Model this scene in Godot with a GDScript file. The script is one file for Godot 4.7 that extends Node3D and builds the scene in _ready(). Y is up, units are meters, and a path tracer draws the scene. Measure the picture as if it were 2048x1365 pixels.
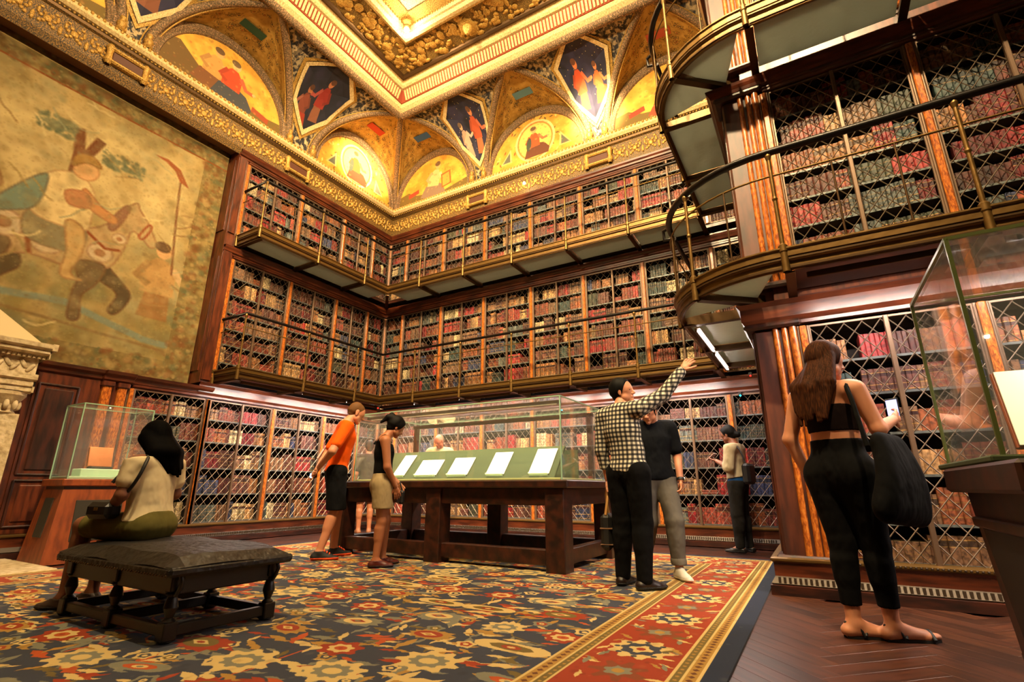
extends Node3D
# A two-storey panelled library hall: world origin in the floor corner between the left wall (x = 0) and the back wall (z = 0); x runs along the back wall, z towards the viewer.

var M := {}
var rng := RandomNumberGenerator.new()
var names := {}

class MB:
	var v := PackedVector3Array()
	var n := PackedVector3Array()
	var c := PackedColorArray()
	var uv := PackedVector2Array()
	var ix := PackedInt32Array()
	var col := Color.WHITE
	var T := Transform3D.IDENTITY
	func pt(p: Vector3, nn: Vector3, u := Vector2.ZERO) -> int:
		v.append(T * p)
		n.append((T.basis * nn).normalized())
		c.append(col)
		uv.append(u)
		return v.size() - 1
	func quad(a: Vector3, b: Vector3, cc: Vector3, d: Vector3, ua := Vector2(0, 1), ub := Vector2(1, 1), uc := Vector2(1, 0), ud := Vector2(0, 0)) -> void:
		var nn := (b - a).cross(cc - a)
		if nn.length_squared() < 1e-16:
			nn = (cc - a).cross(d - a)
		var i := pt(a, nn, ua)
		pt(b, nn, ub)
		pt(cc, nn, uc)
		pt(d, nn, ud)
		ix.append_array(PackedInt32Array([i, i + 2, i + 1, i, i + 3, i + 2]))
	func tri(a: Vector3, b: Vector3, cc: Vector3) -> void:
		var nn := (b - a).cross(cc - a)
		var i := pt(a, nn, Vector2(0, 1))
		pt(b, nn, Vector2(1, 1))
		pt(cc, nn, Vector2(0.5, 0))
		ix.append_array(PackedInt32Array([i, i + 2, i + 1]))
	func box(ctr: Vector3, s: Vector3) -> void:
		var h := s * 0.5
		var p := []
		for k in 8:
			p.append(ctr + Vector3(h.x if k & 1 else -h.x, h.y if k & 2 else -h.y, h.z if k & 4 else -h.z))
		quad(p[4], p[5], p[7], p[6])
		quad(p[1], p[0], p[2], p[3])
		quad(p[5], p[1], p[3], p[7])
		quad(p[0], p[4], p[6], p[2])
		quad(p[6], p[7], p[3], p[2])
		quad(p[0], p[1], p[5], p[4])
	func span(a: Vector3, b: Vector3) -> void:
		box((a + b) * 0.5, (b - a).abs())
	func cbox(ctr: Vector3, s: Vector3, ch := 0.01) -> void:
		# a box with chamfered edges
		var h := s * 0.5
		var e := Vector3(minf(ch, h.x * 0.9), minf(ch, h.y * 0.9), minf(ch, h.z * 0.9))
		var f := func(sx: float, sy: float, sz: float, ax: int) -> Vector3:
			var q := Vector3(h.x - e.x, h.y - e.y, h.z - e.z)
			q[ax] = h[ax]
			return ctr + Vector3(q.x * sx, q.y * sy, q.z * sz)
		for ax in 3:
			var a1 := (ax + 1) % 3
			var a2 := (ax + 2) % 3
			for sg: float in [-1.0, 1.0]:
				var qs := []
				for k in [[-1.0, -1.0], [1.0, -1.0], [1.0, 1.0], [-1.0, 1.0]]:
					var sv := Vector3.ZERO
					sv[ax] = sg
					sv[a1] = k[0]
					sv[a2] = k[1]
					qs.append(f.call(sv.x, sv.y, sv.z, ax))
				if sg > 0:
					quad(qs[0], qs[1], qs[2], qs[3])
				else:
					quad(qs[3], qs[2], qs[1], qs[0])
			# the four edges that run along ax
			for s1: float in [-1.0, 1.0]:
				for s2: float in [-1.0, 1.0]:
					var lo := Vector3.ZERO
					lo[ax] = -1.0
					lo[a1] = s1
					lo[a2] = s2
					var hi := lo
					hi[ax] = 1.0
					var A: Vector3 = f.call(lo.x, lo.y, lo.z, a1)
					var B: Vector3 = f.call(lo.x, lo.y, lo.z, a2)
					var C: Vector3 = f.call(hi.x, hi.y, hi.z, a2)
					var D: Vector3 = f.call(hi.x, hi.y, hi.z, a1)
					if s1 * s2 > 0:
						quad(A, B, C, D)
					else:
						quad(B, A, D, C)
		for k in 8:
			var sx := 1.0 if k & 1 else -1.0
			var sy := 1.0 if k & 2 else -1.0
			var sz := 1.0 if k & 4 else -1.0
			var A: Vector3 = f.call(sx, sy, sz, 0)
			var B: Vector3 = f.call(sx, sy, sz, 1)
			var C: Vector3 = f.call(sx, sy, sz, 2)
			if sx * sy * sz > 0:
				tri(A, B, C)
			else:
				tri(A, C, B)
	func bar(a: Vector3, b: Vector3, w: float, t: float, up := Vector3.UP) -> void:
		# a straight bar from a to b, w wide across and t along up
		var d := (b - a).normalized()
		var x := d.cross(up).normalized() * w * 0.5
		var y := x.cross(d).normalized() * t * 0.5
		var p := [a - x - y, a + x - y, a + x + y, a - x + y, b - x - y, b + x - y, b + x + y, b - x + y]
		for k in 4:
			var l := (k + 1) % 4
			quad(p[k], p[l], p[l + 4], p[k + 4])
		quad(p[3], p[2], p[1], p[0])
		quad(p[4], p[5], p[6], p[7])
	func ring(p: PackedVector3Array, q: PackedVector3Array, pn: PackedVector3Array, qn: PackedVector3Array, closed := true) -> void:
		var k := p.size()
		var i := v.size()
		for j in k:
			pt(p[j], pn[j], Vector2(float(j) / k, 0))
			pt(q[j], qn[j], Vector2(float(j) / k, 1))
		for j in (k if closed else k - 1):
			var a := i + j * 2
			var b := i + ((j + 1) % k) * 2
			ix.append_array(PackedInt32Array([a, a + 1, b, b, a + 1, b + 1]))
	func tube(pts: PackedVector3Array, r: float, sides := 8, caps := true, r2 := -1.0) -> void:
		if r2 < 0:
			r2 = r
		var prev := PackedVector3Array()
		var prevn := PackedVector3Array()
		var x := Vector3.ZERO
		for k in pts.size():
			var d := (pts[mini(k + 1, pts.size() - 1)] - pts[maxi(k - 1, 0)]).normalized()
			if k == 0:
				x = d.cross(Vector3.UP if absf(d.y) < 0.9 else Vector3.RIGHT).normalized()
			else:
				x = (x - d * x.dot(d)).normalized()
			var y := d.cross(x)
			var rr := lerpf(r, r2, float(k) / maxf(1.0, pts.size() - 1))
			var cur := PackedVector3Array()
			var curn := PackedVector3Array()
			for j in sides:
				var a := TAU * j / sides
				var nn := x * cos(a) + y * sin(a)
				curn.append(nn)
				cur.append(pts[k] + nn * rr)
			if k > 0:
				ring(prev, cur, prevn, curn)
			if caps and (k == 0 or k == pts.size() - 1):
				var ci := pt(pts[k], -d if k == 0 else d)
				var fi := v.size()
				for j in sides:
					pt(cur[j], -d if k == 0 else d)
				for j in sides:
					var j2 := (j + 1) % sides
					ix.append_array(PackedInt32Array([ci, fi + j, fi + j2] if k == 0 else [ci, fi + j2, fi + j]))
			prev = cur
			prevn = curn
	func lathe(prof: Array, at: Vector3, sides := 12, sx := 1.0, sz := 1.0) -> void:
		# prof: Vector2(radius, height) from bottom to top
		for k in prof.size() - 1:
			var a: Vector2 = prof[k]
			var b: Vector2 = prof[k + 1]
			var p := PackedVector3Array()
			var q := PackedVector3Array()
			var nn := PackedVector3Array()
			var dd := b - a
			for j in sides:
				var an := -TAU * j / sides
				var r := Vector3(cos(an), 0, sin(an))
				p.append(at + Vector3(r.x * a.x * sx, a.y, r.z * a.x * sz))
				q.append(at + Vector3(r.x * b.x * sx, b.y, r.z * b.x * sz))
				nn.append((r * dd.y + Vector3.DOWN * dd.x).normalized())
			ring(p, q, nn, nn)
	func sweep(prof: Array, path: Array, smooth := false) -> void:
		# prof: Vector2(out, up); path: [[position, out vector], ...]
		for k in path.size() - 1:
			for j in prof.size() - 1:
				var a: Vector3 = path[k][0] + path[k][1] * prof[j].x + Vector3.UP * prof[j].y
				var b: Vector3 = path[k + 1][0] + path[k + 1][1] * prof[j].x + Vector3.UP * prof[j].y
				var cc: Vector3 = path[k + 1][0] + path[k + 1][1] * prof[j + 1].x + Vector3.UP * prof[j + 1].y
				var d: Vector3 = path[k][0] + path[k][1] * prof[j + 1].x + Vector3.UP * prof[j + 1].y
				quad(a, b, cc, d)
	func blob(at: Vector3, r: Vector3, k := 6, rows := 3) -> void:
		# a low rounded dome or ellipsoid
		var prev := PackedVector3Array()
		var prevn := PackedVector3Array()
		for i in rows + 1:
			var t := -PI / 2 + PI * i / rows
			var cur := PackedVector3Array()
			var curn := PackedVector3Array()
			for j in k:
				var a := TAU * j / k
				var nn := Vector3(cos(a) * cos(t), sin(t), -sin(a) * cos(t))
				cur.append(at + nn * r)
				curn.append(nn / r * r.x)
			if i > 0:
				ring(prev, cur, prevn, curn)
			prev = cur
			prevn = curn
	func plate(poly: PackedVector2Array, z0: float, z1: float) -> void:
		# an outline in x, y with a thickness from z0 to z1
		var t := Geometry2D.triangulate_polygon(poly)
		var i := v.size()
		for p in poly:
			pt(Vector3(p.x, p.y, z1), Vector3.BACK)
		for k in range(0, t.size(), 3):
			ix.append_array(PackedInt32Array([i + t[k], i + t[k + 1], i + t[k + 2]]))
		i = v.size()
		for p in poly:
			pt(Vector3(p.x, p.y, z0), Vector3.FORWARD)
		for k in range(0, t.size(), 3):
			ix.append_array(PackedInt32Array([i + t[k], i + t[k + 2], i + t[k + 1]]))
		for k in poly.size():
			var a := poly[k]
			var b := poly[(k + 1) % poly.size()]
			quad(Vector3(a.x, a.y, z0), Vector3(b.x, b.y, z0), Vector3(b.x, b.y, z1), Vector3(a.x, a.y, z1))
	func mesh() -> ArrayMesh:
		var arr := []
		arr.resize(Mesh.ARRAY_MAX)
		arr[Mesh.ARRAY_VERTEX] = v
		arr[Mesh.ARRAY_NORMAL] = n
		arr[Mesh.ARRAY_COLOR] = c
		arr[Mesh.ARRAY_TEX_UV] = uv
		arr[Mesh.ARRAY_INDEX] = ix
		var m := ArrayMesh.new()
		m.add_surface_from_arrays(Mesh.PRIMITIVE_TRIANGLES, arr)
		return m

func numbered(called: String) -> String:
	var k: int = names.get(called, 0)
	names[called] = k + 1
	return called if k == 0 else "%s_%03d" % [called, k]

func tag(o: Node3D, label: String, category: String, group := "") -> Node3D:
	o.set_meta("label", label)
	o.set_meta("category", category)
	if group:
		o.set_meta("group", group)
	return o

func thing(called: String, label: String, category: String, at := Vector3.ZERO, turn := 0.0, group := "") -> Node3D:
	var o := Node3D.new()
	o.name = numbered(called)
	add_child(o, true)
	o.position = at
	o.rotation.y = turn
	return tag(o, label, category, group)

func obj(called: String, m, material: Material, parent: Node3D = self) -> MeshInstance3D:
	var o := MeshInstance3D.new()
	o.name = numbered(called) if parent == self else called
	o.mesh = m.mesh() if m is MB else m
	o.material_override = material
	parent.add_child(o, true)
	return o

func struct(called: String, m, material: Material, parent: Node3D = self) -> MeshInstance3D:
	var o := obj(called, m, material, parent)
	if parent == self:
		o.set_meta("kind", "structure")
	return o

func struct_node(called: String) -> Node3D:
	var o := Node3D.new()
	o.name = called
	o.set_meta("kind", "structure")
	add_child(o, true)
	return o

func stuff(o: Node3D) -> Node3D:
	o.set_meta("kind", "stuff")
	return o

func sm(col: Color, rough := 0.6, metal := 0.0) -> StandardMaterial3D:
	var m := StandardMaterial3D.new()
	m.albedo_color = col
	m.roughness = rough
	m.metallic = metal
	return m

func vm(rough := 0.7, metal := 0.0) -> StandardMaterial3D:
	var m := sm(Color.WHITE, rough, metal)
	m.vertex_color_use_as_albedo = true
	return m

func lin(r: float, g: float, b: float) -> Color:
	# an sRGB colour as the linear vertex colour
	return Color(r, g, b).srgb_to_linear()

func noise_tex(freq: float, seed_: int, cols: Array, offs: Array, kind := FastNoiseLite.TYPE_SIMPLEX_SMOOTH, oct := 4, warp := 0.0, size := 512) -> NoiseTexture2D:
	var f := FastNoiseLite.new()
	f.noise_type = kind
	f.frequency = freq
	f.seed = seed_
	f.fractal_octaves = oct
	if warp > 0:
		f.domain_warp_enabled = true
		f.domain_warp_amplitude = warp
		f.domain_warp_frequency = freq * 1.5
	var t := NoiseTexture2D.new()
	t.width = size
	t.height = size
	t.seamless = true
	t.noise = f
	if cols:
		var g := Gradient.new()
		g.offsets = PackedFloat32Array(offs)
		g.colors = PackedColorArray(cols)
		t.color_ramp = g
	return t

func tri_mat(tex: Texture2D, scale: Vector3, rough: float, metal := 0.0, world := true) -> StandardMaterial3D:
	var m := sm(Color.WHITE, rough, metal)
	m.albedo_texture = tex
	m.uv1_triplanar = true
	m.uv1_world_triplanar = world
	m.uv1_scale = scale
	return m

func bump(m: StandardMaterial3D, freq: float, depth: float, seed_ := 3, kind := FastNoiseLite.TYPE_SIMPLEX_SMOOTH) -> StandardMaterial3D:
	var t := noise_tex(freq, seed_, [], [], kind, 3, 0.0, 256)
	t.as_normal_map = true
	t.bump_strength = depth
	m.normal_enabled = true
	m.normal_texture = t
	if not m.uv1_triplanar and m.albedo_texture == null:
		m.uv1_triplanar = true
		m.uv1_world_triplanar = false
	return m

func glass(tint: Color, alpha: float) -> StandardMaterial3D:
	var m := sm(Color(tint, alpha), 0.03)
	m.transparency = BaseMaterial3D.TRANSPARENCY_ALPHA
	m.metallic_specular = 0.5
	return m

func glow(col: Color, energy: float) -> StandardMaterial3D:
	var m := sm(col, 0.5)
	m.emission_enabled = true
	m.emission = col
	m.emission_energy_multiplier = energy
	return m

# ---- painting on images: filled outlines and soft dabs ----
func fill_poly(im: Image, p: PackedVector2Array, col: Color) -> void:
	var y0 := 1e9
	var y1 := -1e9
	for q in p:
		y0 = minf(y0, q.y)
		y1 = maxf(y1, q.y)
	var a := maxi(0, int(ceil(y0 - 0.5)))
	var b := mini(im.get_height() - 1, int(floor(y1 - 0.5)))
	var k := p.size()
	for y in range(a, b + 1):
		var yy := y + 0.5
		var xs := []
		for i in k:
			var u := p[i]
			var w := p[(i + 1) % k]
			if (u.y <= yy) != (w.y <= yy):
				xs.append(u.x + (yy - u.y) / (w.y - u.y) * (w.x - u.x))
		xs.sort()
		for i in range(0, xs.size() - 1, 2):
			var x0 := int(round(xs[i]))
			var x1 := int(round(xs[i + 1]))
			if x1 > x0:
				im.fill_rect(Rect2i(x0, y, x1 - x0, 1), col)

func ell(cx: float, cy: float, rx: float, ry: float, k := 20, rot := 0.0, wob := 0.0, lobes := 6) -> PackedVector2Array:
	var p := PackedVector2Array()
	for i in k:
		var a := TAU * i / k
		var s := 1.0 + wob * (1.0 if (i * lobes * 2 / k) % 2 == 0 else -1.0)
		p.append(Vector2(cx, cy) + Vector2(cos(a) * rx * s, sin(a) * ry * s).rotated(rot))
	return p

func line_poly(pts: PackedVector2Array, w: float) -> PackedVector2Array:
	var l := PackedVector2Array()
	var r := PackedVector2Array()
	for i in pts.size():
		var d := (pts[mini(i + 1, pts.size() - 1)] - pts[maxi(i - 1, 0)]).normalized()
		var nn := Vector2(-d.y, d.x) * w * 0.5
		l.append(pts[i] + nn)
		r.append(pts[i] - nn)
	r.reverse()
	l.append_array(r)
	return l

var dab_cache := {}
func dab(col: Color, r: int, alpha: float) -> Image:
	var key := [col, r, alpha]
	if not dab_cache.has(key):
		var im := Image.create(r * 2, r * 2, false, Image.FORMAT_RGBA8)
		for y in r * 2:
			for x in r * 2:
				var d := Vector2(x + 0.5 - r, y + 0.5 - r).length() / r
				im.set_pixel(x, y, Color(col, alpha * clampf(1.6 * (1.0 - d), 0, 1)))
		dab_cache[key] = im
	return dab_cache[key]

func mottle(im: Image, cols: Array, count: int, sizes: Array, alpha: float, seed_: int, area := Rect2()) -> void:
	var g := RandomNumberGenerator.new()
	g.seed = seed_
	if area.size == Vector2.ZERO:
		area = Rect2(0, 0, im.get_width(), im.get_height())
	for i in count:
		var d := dab(cols[g.randi() % cols.size()], sizes[g.randi() % sizes.size()], alpha)
		var at := Vector2(g.randf_range(area.position.x, area.end.x), g.randf_range(area.position.y, area.end.y))
		im.blend_rect(d, Rect2i(0, 0, d.get_width(), d.get_height()), Vector2i(at) - d.get_size() / 2)

func tex_mat(im: Image, rough := 0.9) -> StandardMaterial3D:
	var m := sm(Color.WHITE, rough)
	m.albedo_texture = ImageTexture.create_from_image(im)
	return m

const EXPOSURE := 2.3
const WARM := Color(1.0, 0.88, 0.67)
const COOL := Color(1.0, 0.93, 0.88)

func _ready() -> void:
	rng.seed = 77
	# ---- camera ----
	var cam := Camera3D.new()
	cam.name = "camera"
	cam.fov = rad_to_deg(2.0 * atan(682.5 / 1002.38))
	cam.near = 0.05
	cam.position = Vector3(8.2, 0.8, 8.12)
	cam.rotation = Vector3(0.28551, 0.5302, 0.00096)
	add_child(cam)
	cam.current = true
	# ---- surroundings and exposure ----
	var env := Environment.new()
	env.background_mode = Environment.BG_COLOR
	env.background_color = Color.BLACK
	env.tonemap_mode = Environment.TONE_MAPPER_LINEAR
	env.tonemap_exposure = EXPOSURE
	env.sdfgi_enabled = true
	env.ssao_enabled = true
	env.ssil_enabled = true
	var we := WorldEnvironment.new()
	we.name = "surroundings"
	we.environment = env
	add_child(we)
	# ---- lamps of the hall ----
	materials()
	room_lamps()
	# ---- structure ----
	shell()
	vault()
	cornice()
	bookcases()
	galleries()
	fireplace_wall()
	# ---- things ----
	carpet()
	tapestry()
	centre_case()
	pedestal_case()
	near_case()
	bench()
	people()
	small_things()

func bulb(called: String, label: String, at: Vector3, r: float, col: Color, energy: float, group: String, seen := 6.0) -> Node3D:
	var t := thing(called, label, "lamp", at, 0.0, group)
	var b := MB.new()
	b.blob(Vector3.ZERO, Vector3(r, r, r), 14, 8)
	obj("bulb", b, glow(col, seen), t)
	var s := MB.new()
	s.lathe([Vector2(r * 0.7, r * 0.9), Vector2(r * 1.25, r * 1.0), Vector2(r * 1.25, r * 1.3), Vector2(r * 0.6, r * 2.0)], Vector3.ZERO, 12)
	obj("lamp_holder", s, M.brass, t)
	var l := OmniLight3D.new()
	l.name = "lamp_light"
	l.light_color = col
	l.light_energy = energy
	l.light_size = r
	l.omni_range = 30.0
	l.omni_attenuation = 2.0
	l.shadow_enabled = true
	t.add_child(l)
	return t

func flood(label: String, at: Vector3, aim: Vector3, angle: float, energy: float, col: Color, soft := 0.7) -> void:
	# an unseen lamp, out of view, placed to light whatever it is aimed at
	var t := thing("unseen_lamp", label, "lamp", at, 0.0, "unseen lamps out of view")
	var h := MB.new()
	h.T = Transform3D(Basis.looking_at(aim - at), Vector3.ZERO)
	h.T = h.T * Transform3D(Basis(Vector3.RIGHT, -PI / 2), Vector3.ZERO)
	h.lathe([Vector2(0.03, -0.22), Vector2(0.07, -0.2), Vector2(0.09, 0.0), Vector2(0.1, 0.02)], Vector3.ZERO, 14)
	obj("housing", h, M.bronze, t)
	var g := MB.new()
	g.T = h.T
	g.lathe([Vector2(0.0, -0.03), Vector2(0.085, -0.03)], Vector3.ZERO, 14)
	obj("lens", g, glow(col, 8.0), t)
	var l := SpotLight3D.new()
	l.name = "unseen_lamp_light"
	l.light_color = col
	l.light_energy = energy
	l.light_size = 0.08
	l.spot_range = 40.0
	l.spot_attenuation = 2.0
	l.spot_angle = angle
	l.spot_angle_attenuation = soft
	l.shadow_enabled = true
	t.add_child(l)
	l.transform = Transform3D(Basis.looking_at(aim - at), (aim - at).normalized() * 0.03)

func room_lamps() -> void:
	# bulbs on the ceiling frame; all after the first are unseen, lighting the hall
	var k := 0
	for p in [Vector3(2.65, 9.22, 2.65), Vector3(5.6, 9.22, 2.65), Vector3(8.6, 9.22, 4.9), Vector3(2.65, 9.22, 5.8), Vector3(2.65, 9.22, 9.0), Vector3(5.8, 9.22, 9.0), Vector3(9.0, 9.22, 9.0)]:
		bulb("ceiling_bulb", "bright round bulb at the visible corner of the ceiling frame" if k == 0 else "unseen ceiling bulb out of view that lights the hall, %s round the frame" % ordinal(k), p, 0.055, WARM, 1.3, "bulbs on the ceiling frame")
		k += 1
	bulb("cornice_bulb", "small white bulb on the gilded frieze above the back bookcases", Vector3(3.846, 6.86, 0.20), 0.03, Color(1, 0.9, 0.75), 0.04, "")
	# unseen lamps near the ceiling, out of view, placed to light shelves, visitors and carpet
	k = 0
	for e in [[Vector3(5.2, 8.95, 7.4), Vector3(1.0, 3.6, 0.4)], [Vector3(6.2, 8.95, 7.8), Vector3(4.4, 3.8, 0.2)], [Vector3(7.4, 8.95, 8.2), Vector3(7.2, 4.2, 0.4)], [Vector3(7.6, 8.95, 6.6), Vector3(0.6, 2.2, 3.2)], [Vector3(9.2, 8.95, 8.6), Vector3(9.4, 3.8, 3.4)]]:
		flood("unseen ceiling lamp out of view that lights the shelves, %s in its group" % ordinal(k), e[0], e[1], 36.0, SPOTS, WARM, 1.0)
		k += 1
	flood("unseen ceiling lamp out of view placed to light the carpet", Vector3(6.0, 8.95, 6.8), Vector3(4.6, 0.0, 5.6), 50.0, 26.0, WARM, 1.0)
	# unseen lamps across the hall, out of view, placed to light the painted cove
	flood("unseen lamp out of view at the right aimed at the painted medallion", Vector3(12.1, 7.4, 10.5), Vector3(0.2, 8.05, 1.25), 3.0, 1500.0, WARM, 1.0)
	flood("unseen lamp out of view at the front aimed at the pale spandrel", Vector3(6.5, 7.4, 11.6), Vector3(5.45, 7.95, 0.2), 3.4, 1100.0, WARM, 1.0)
	flood("unseen lamp out of view at the front aimed along the back cove", Vector3(4.0, 7.4, 11.6), Vector3(4.2, 8.5, 0.3), 30.0, 70.0, WARM, 1.0)
	flood("unseen lamp out of view at the right aimed along the left cove", Vector3(12.1, 7.4, 6.5), Vector3(0.3, 8.5, 4.4), 30.0, 70.0, WARM, 1.0)

const SPOTS := 46.0

func materials() -> void:
	var K := FastNoiseLite.TYPE_SIMPLEX_SMOOTH
	var wood := noise_tex(0.012, 5, [Color(0.21, 0.09, 0.045), Color(0.31, 0.135, 0.065), Color(0.38, 0.175, 0.085)], [0.2, 0.5, 0.8], K, 5, 20.0)
	M.wood = tri_mat(wood, Vector3(2.2, 0.35, 2.2), 0.34)
	M.wood_h = tri_mat(wood, Vector3(0.35, 2.2, 0.35), 0.34)
	var dark := noise_tex(0.012, 8, [Color(0.11, 0.045, 0.025), Color(0.19, 0.08, 0.04), Color(0.25, 0.105, 0.05)], [0.2, 0.5, 0.8], K, 5, 20.0)
	M.dark_wood = tri_mat(dark, Vector3(2.0, 0.4, 2.0), 0.38)
	M.dark_wood_h = tri_mat(dark, Vector3(0.4, 2.0, 0.4), 0.38)
	var burl := noise_tex(0.03, 11, [Color(0.44, 0.20, 0.065), Color(0.64, 0.33, 0.11), Color(0.76, 0.46, 0.18)], [0.25, 0.5, 0.75], K, 4, 45.0)
	M.burl = tri_mat(burl, Vector3(3.0, 1.0, 3.0), 0.28)
	M.inside = sm(Color(0.10, 0.055, 0.035), 0.8)
	M.bronze = sm(Color(0.30, 0.215, 0.12), 0.42, 0.75)
	M.brass = bump(sm(Color(0.42, 0.31, 0.145), 0.42, 0.7), 0.02, 1.0)
	M.wire = sm(Color(0.46, 0.40, 0.34), 0.45, 0.6)
	M.stile = sm(Color(0.40, 0.31, 0.24), 0.42, 0.45)
	M.shelf_edge = sm(Color(0.40, 0.42, 0.41), 0.4, 0.3)
	M.glass_floor = bump(sm(Color(0.58, 0.60, 0.57), 0.28), 0.05, 0.6)
	M.glass_floor.backlight_enabled = true
	M.glass_floor.backlight = Color(0.62, 0.64, 0.62)
	M.gold = bump(tri_mat(noise_tex(0.06, 21, [Color(0.46, 0.33, 0.13), Color(0.74, 0.57, 0.26), Color(0.86, 0.70, 0.38)], [0.25, 0.5, 0.8], K, 4, 10.0), Vector3(1.5, 1.5, 1.5), 0.5, 0.35), 0.12, 3.0)
	M.cream = tri_mat(noise_tex(0.05, 23, [Color(0.66, 0.54, 0.34), Color(0.82, 0.72, 0.50), Color(0.88, 0.80, 0.60)], [0.2, 0.5, 0.8], K, 4, 10.0), Vector3(1.2, 1.2, 1.2), 0.7)
	M.frieze = tri_mat(noise_tex(0.07, 29, [Color(0.13, 0.11, 0.085), Color(0.30, 0.23, 0.11), Color(0.66, 0.47, 0.15)], [0.3, 0.5, 0.72], K, 3, 15.0), Vector3(1.4, 1.4, 1.4), 0.6)
	M.rib = tri_mat(noise_tex(0.09, 31, [Color(0.20, 0.18, 0.13), Color(0.46, 0.38, 0.24), Color(0.63, 0.42, 0.30), Color(0.78, 0.69, 0.50)], [0.25, 0.48, 0.6, 0.8], FastNoiseLite.TYPE_CELLULAR, 3, 8.0), Vector3(1.1, 1.1, 1.1), 0.75)
	M.putti = tri_mat(noise_tex(0.035, 37, [Color(0.13, 0.13, 0.15), Color(0.16, 0.16, 0.18), Color(0.72, 0.62, 0.44), Color(0.82, 0.74, 0.58)], [0.0, 0.5, 0.56, 1.0], K, 3, 30.0), Vector3(0.5, 0.5, 0.5), 0.85)
	M.red_band = sm(Color(0.55, 0.24, 0.13), 0.8)
	M.stone = bump(tri_mat(noise_tex(0.02, 41, [Color(0.64, 0.56, 0.42), Color(0.75, 0.67, 0.52), Color(0.80, 0.73, 0.60)], [0.2, 0.5, 0.8], K, 5), Vector3(1, 1, 1), 0.7), 0.05, 2.0)
	M.plaster = sm(Color(0.45, 0.30, 0.17), 0.85)
	M.black = sm(Color(0.02, 0.02, 0.022), 0.6)
	M.clear = glass(Color(0.97, 1.0, 0.98), 0.02)
	M.glass_edge = sm(Color(0.55, 0.68, 0.58), 0.2)
	M.books = vm(0.55)
	M.books.albedo_texture = noise_tex(0.03, 91, [Color(0.62, 0.60, 0.58), Color(0.95, 0.94, 0.92), Color(1, 1, 1)], [0.2, 0.55, 0.9], K, 4, 0.0, 256)
	M.books.uv1_triplanar = true
	M.books.uv1_world_triplanar = true
	M.books.uv1_scale = Vector3(3, 3, 3)
	M.dark_metal = sm(Color(0.09, 0.065, 0.05), 0.35, 0.5)
	M.cream_plain = sm(Color(0.74, 0.66, 0.50), 0.85)
	M.table_wood = tri_mat(dark, Vector3(1.2, 1.2, 1.2), 0.42)
	M.cherry = tri_mat(noise_tex(0.014, 15, [Color(0.42, 0.19, 0.075), Color(0.52, 0.25, 0.10), Color(0.58, 0.29, 0.125)], [0.2, 0.5, 0.8], K, 4, 15.0), Vector3(1.5, 0.4, 1.5), 0.4)
	M.case_cloth = sm(Color(0.21, 0.25, 0.125), 0.9)
	M.case_cloth_lit = sm(Color(0.66, 0.68, 0.46), 0.9)  # the green case cloth made paler, its lighting put into the colour
	M.case_mint = sm(Color(0.66, 0.76, 0.64), 0.85)
	M.panel_grey = sm(Color(0.16, 0.145, 0.11), 0.7)
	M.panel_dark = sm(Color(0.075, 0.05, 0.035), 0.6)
	M.paper = sm(Color(0.93, 0.91, 0.82), 0.85)
	M.clear_solid = glass(Color(0.9, 1.0, 0.92), 0.3)
	M.tan_leather = sm(Color(0.62, 0.36, 0.16), 0.6)
	M.green_edge = sm(Color(0.40, 0.44, 0.24), 0.35, 0.2)
	M.leather = bump(tri_mat(noise_tex(0.02, 51, [Color(0.05, 0.04, 0.036), Color(0.08, 0.062, 0.056), Color(0.105, 0.085, 0.075)], [0.2, 0.5, 0.8], K, 5), Vector3(1, 1, 1), 0.48), 0.06, 2.0)
	M.ebony = sm(Color(0.06, 0.035, 0.025), 0.4)
	M.tablet = sm(Color(0.30, 0.15, 0.07), 0.6)
	M.pier_wood = tri_mat(wood, Vector3(1.2, 0.25, 1.2), 0.5)
	M.pier_wood.albedo_color = Color(0.9, 0.9, 0.9)
	M.reed = sm(Color(0.24, 0.19, 0.14), 0.45, 0.4)
	M.soffit = tri_mat(noise_tex(0.05, 24, [Color(0.30, 0.24, 0.13), Color(0.52, 0.40, 0.18), Color(0.66, 0.52, 0.26)], [0.25, 0.5, 0.8], K, 4, 10.0), Vector3(1.5, 1.5, 1.5), 0.6)

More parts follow.
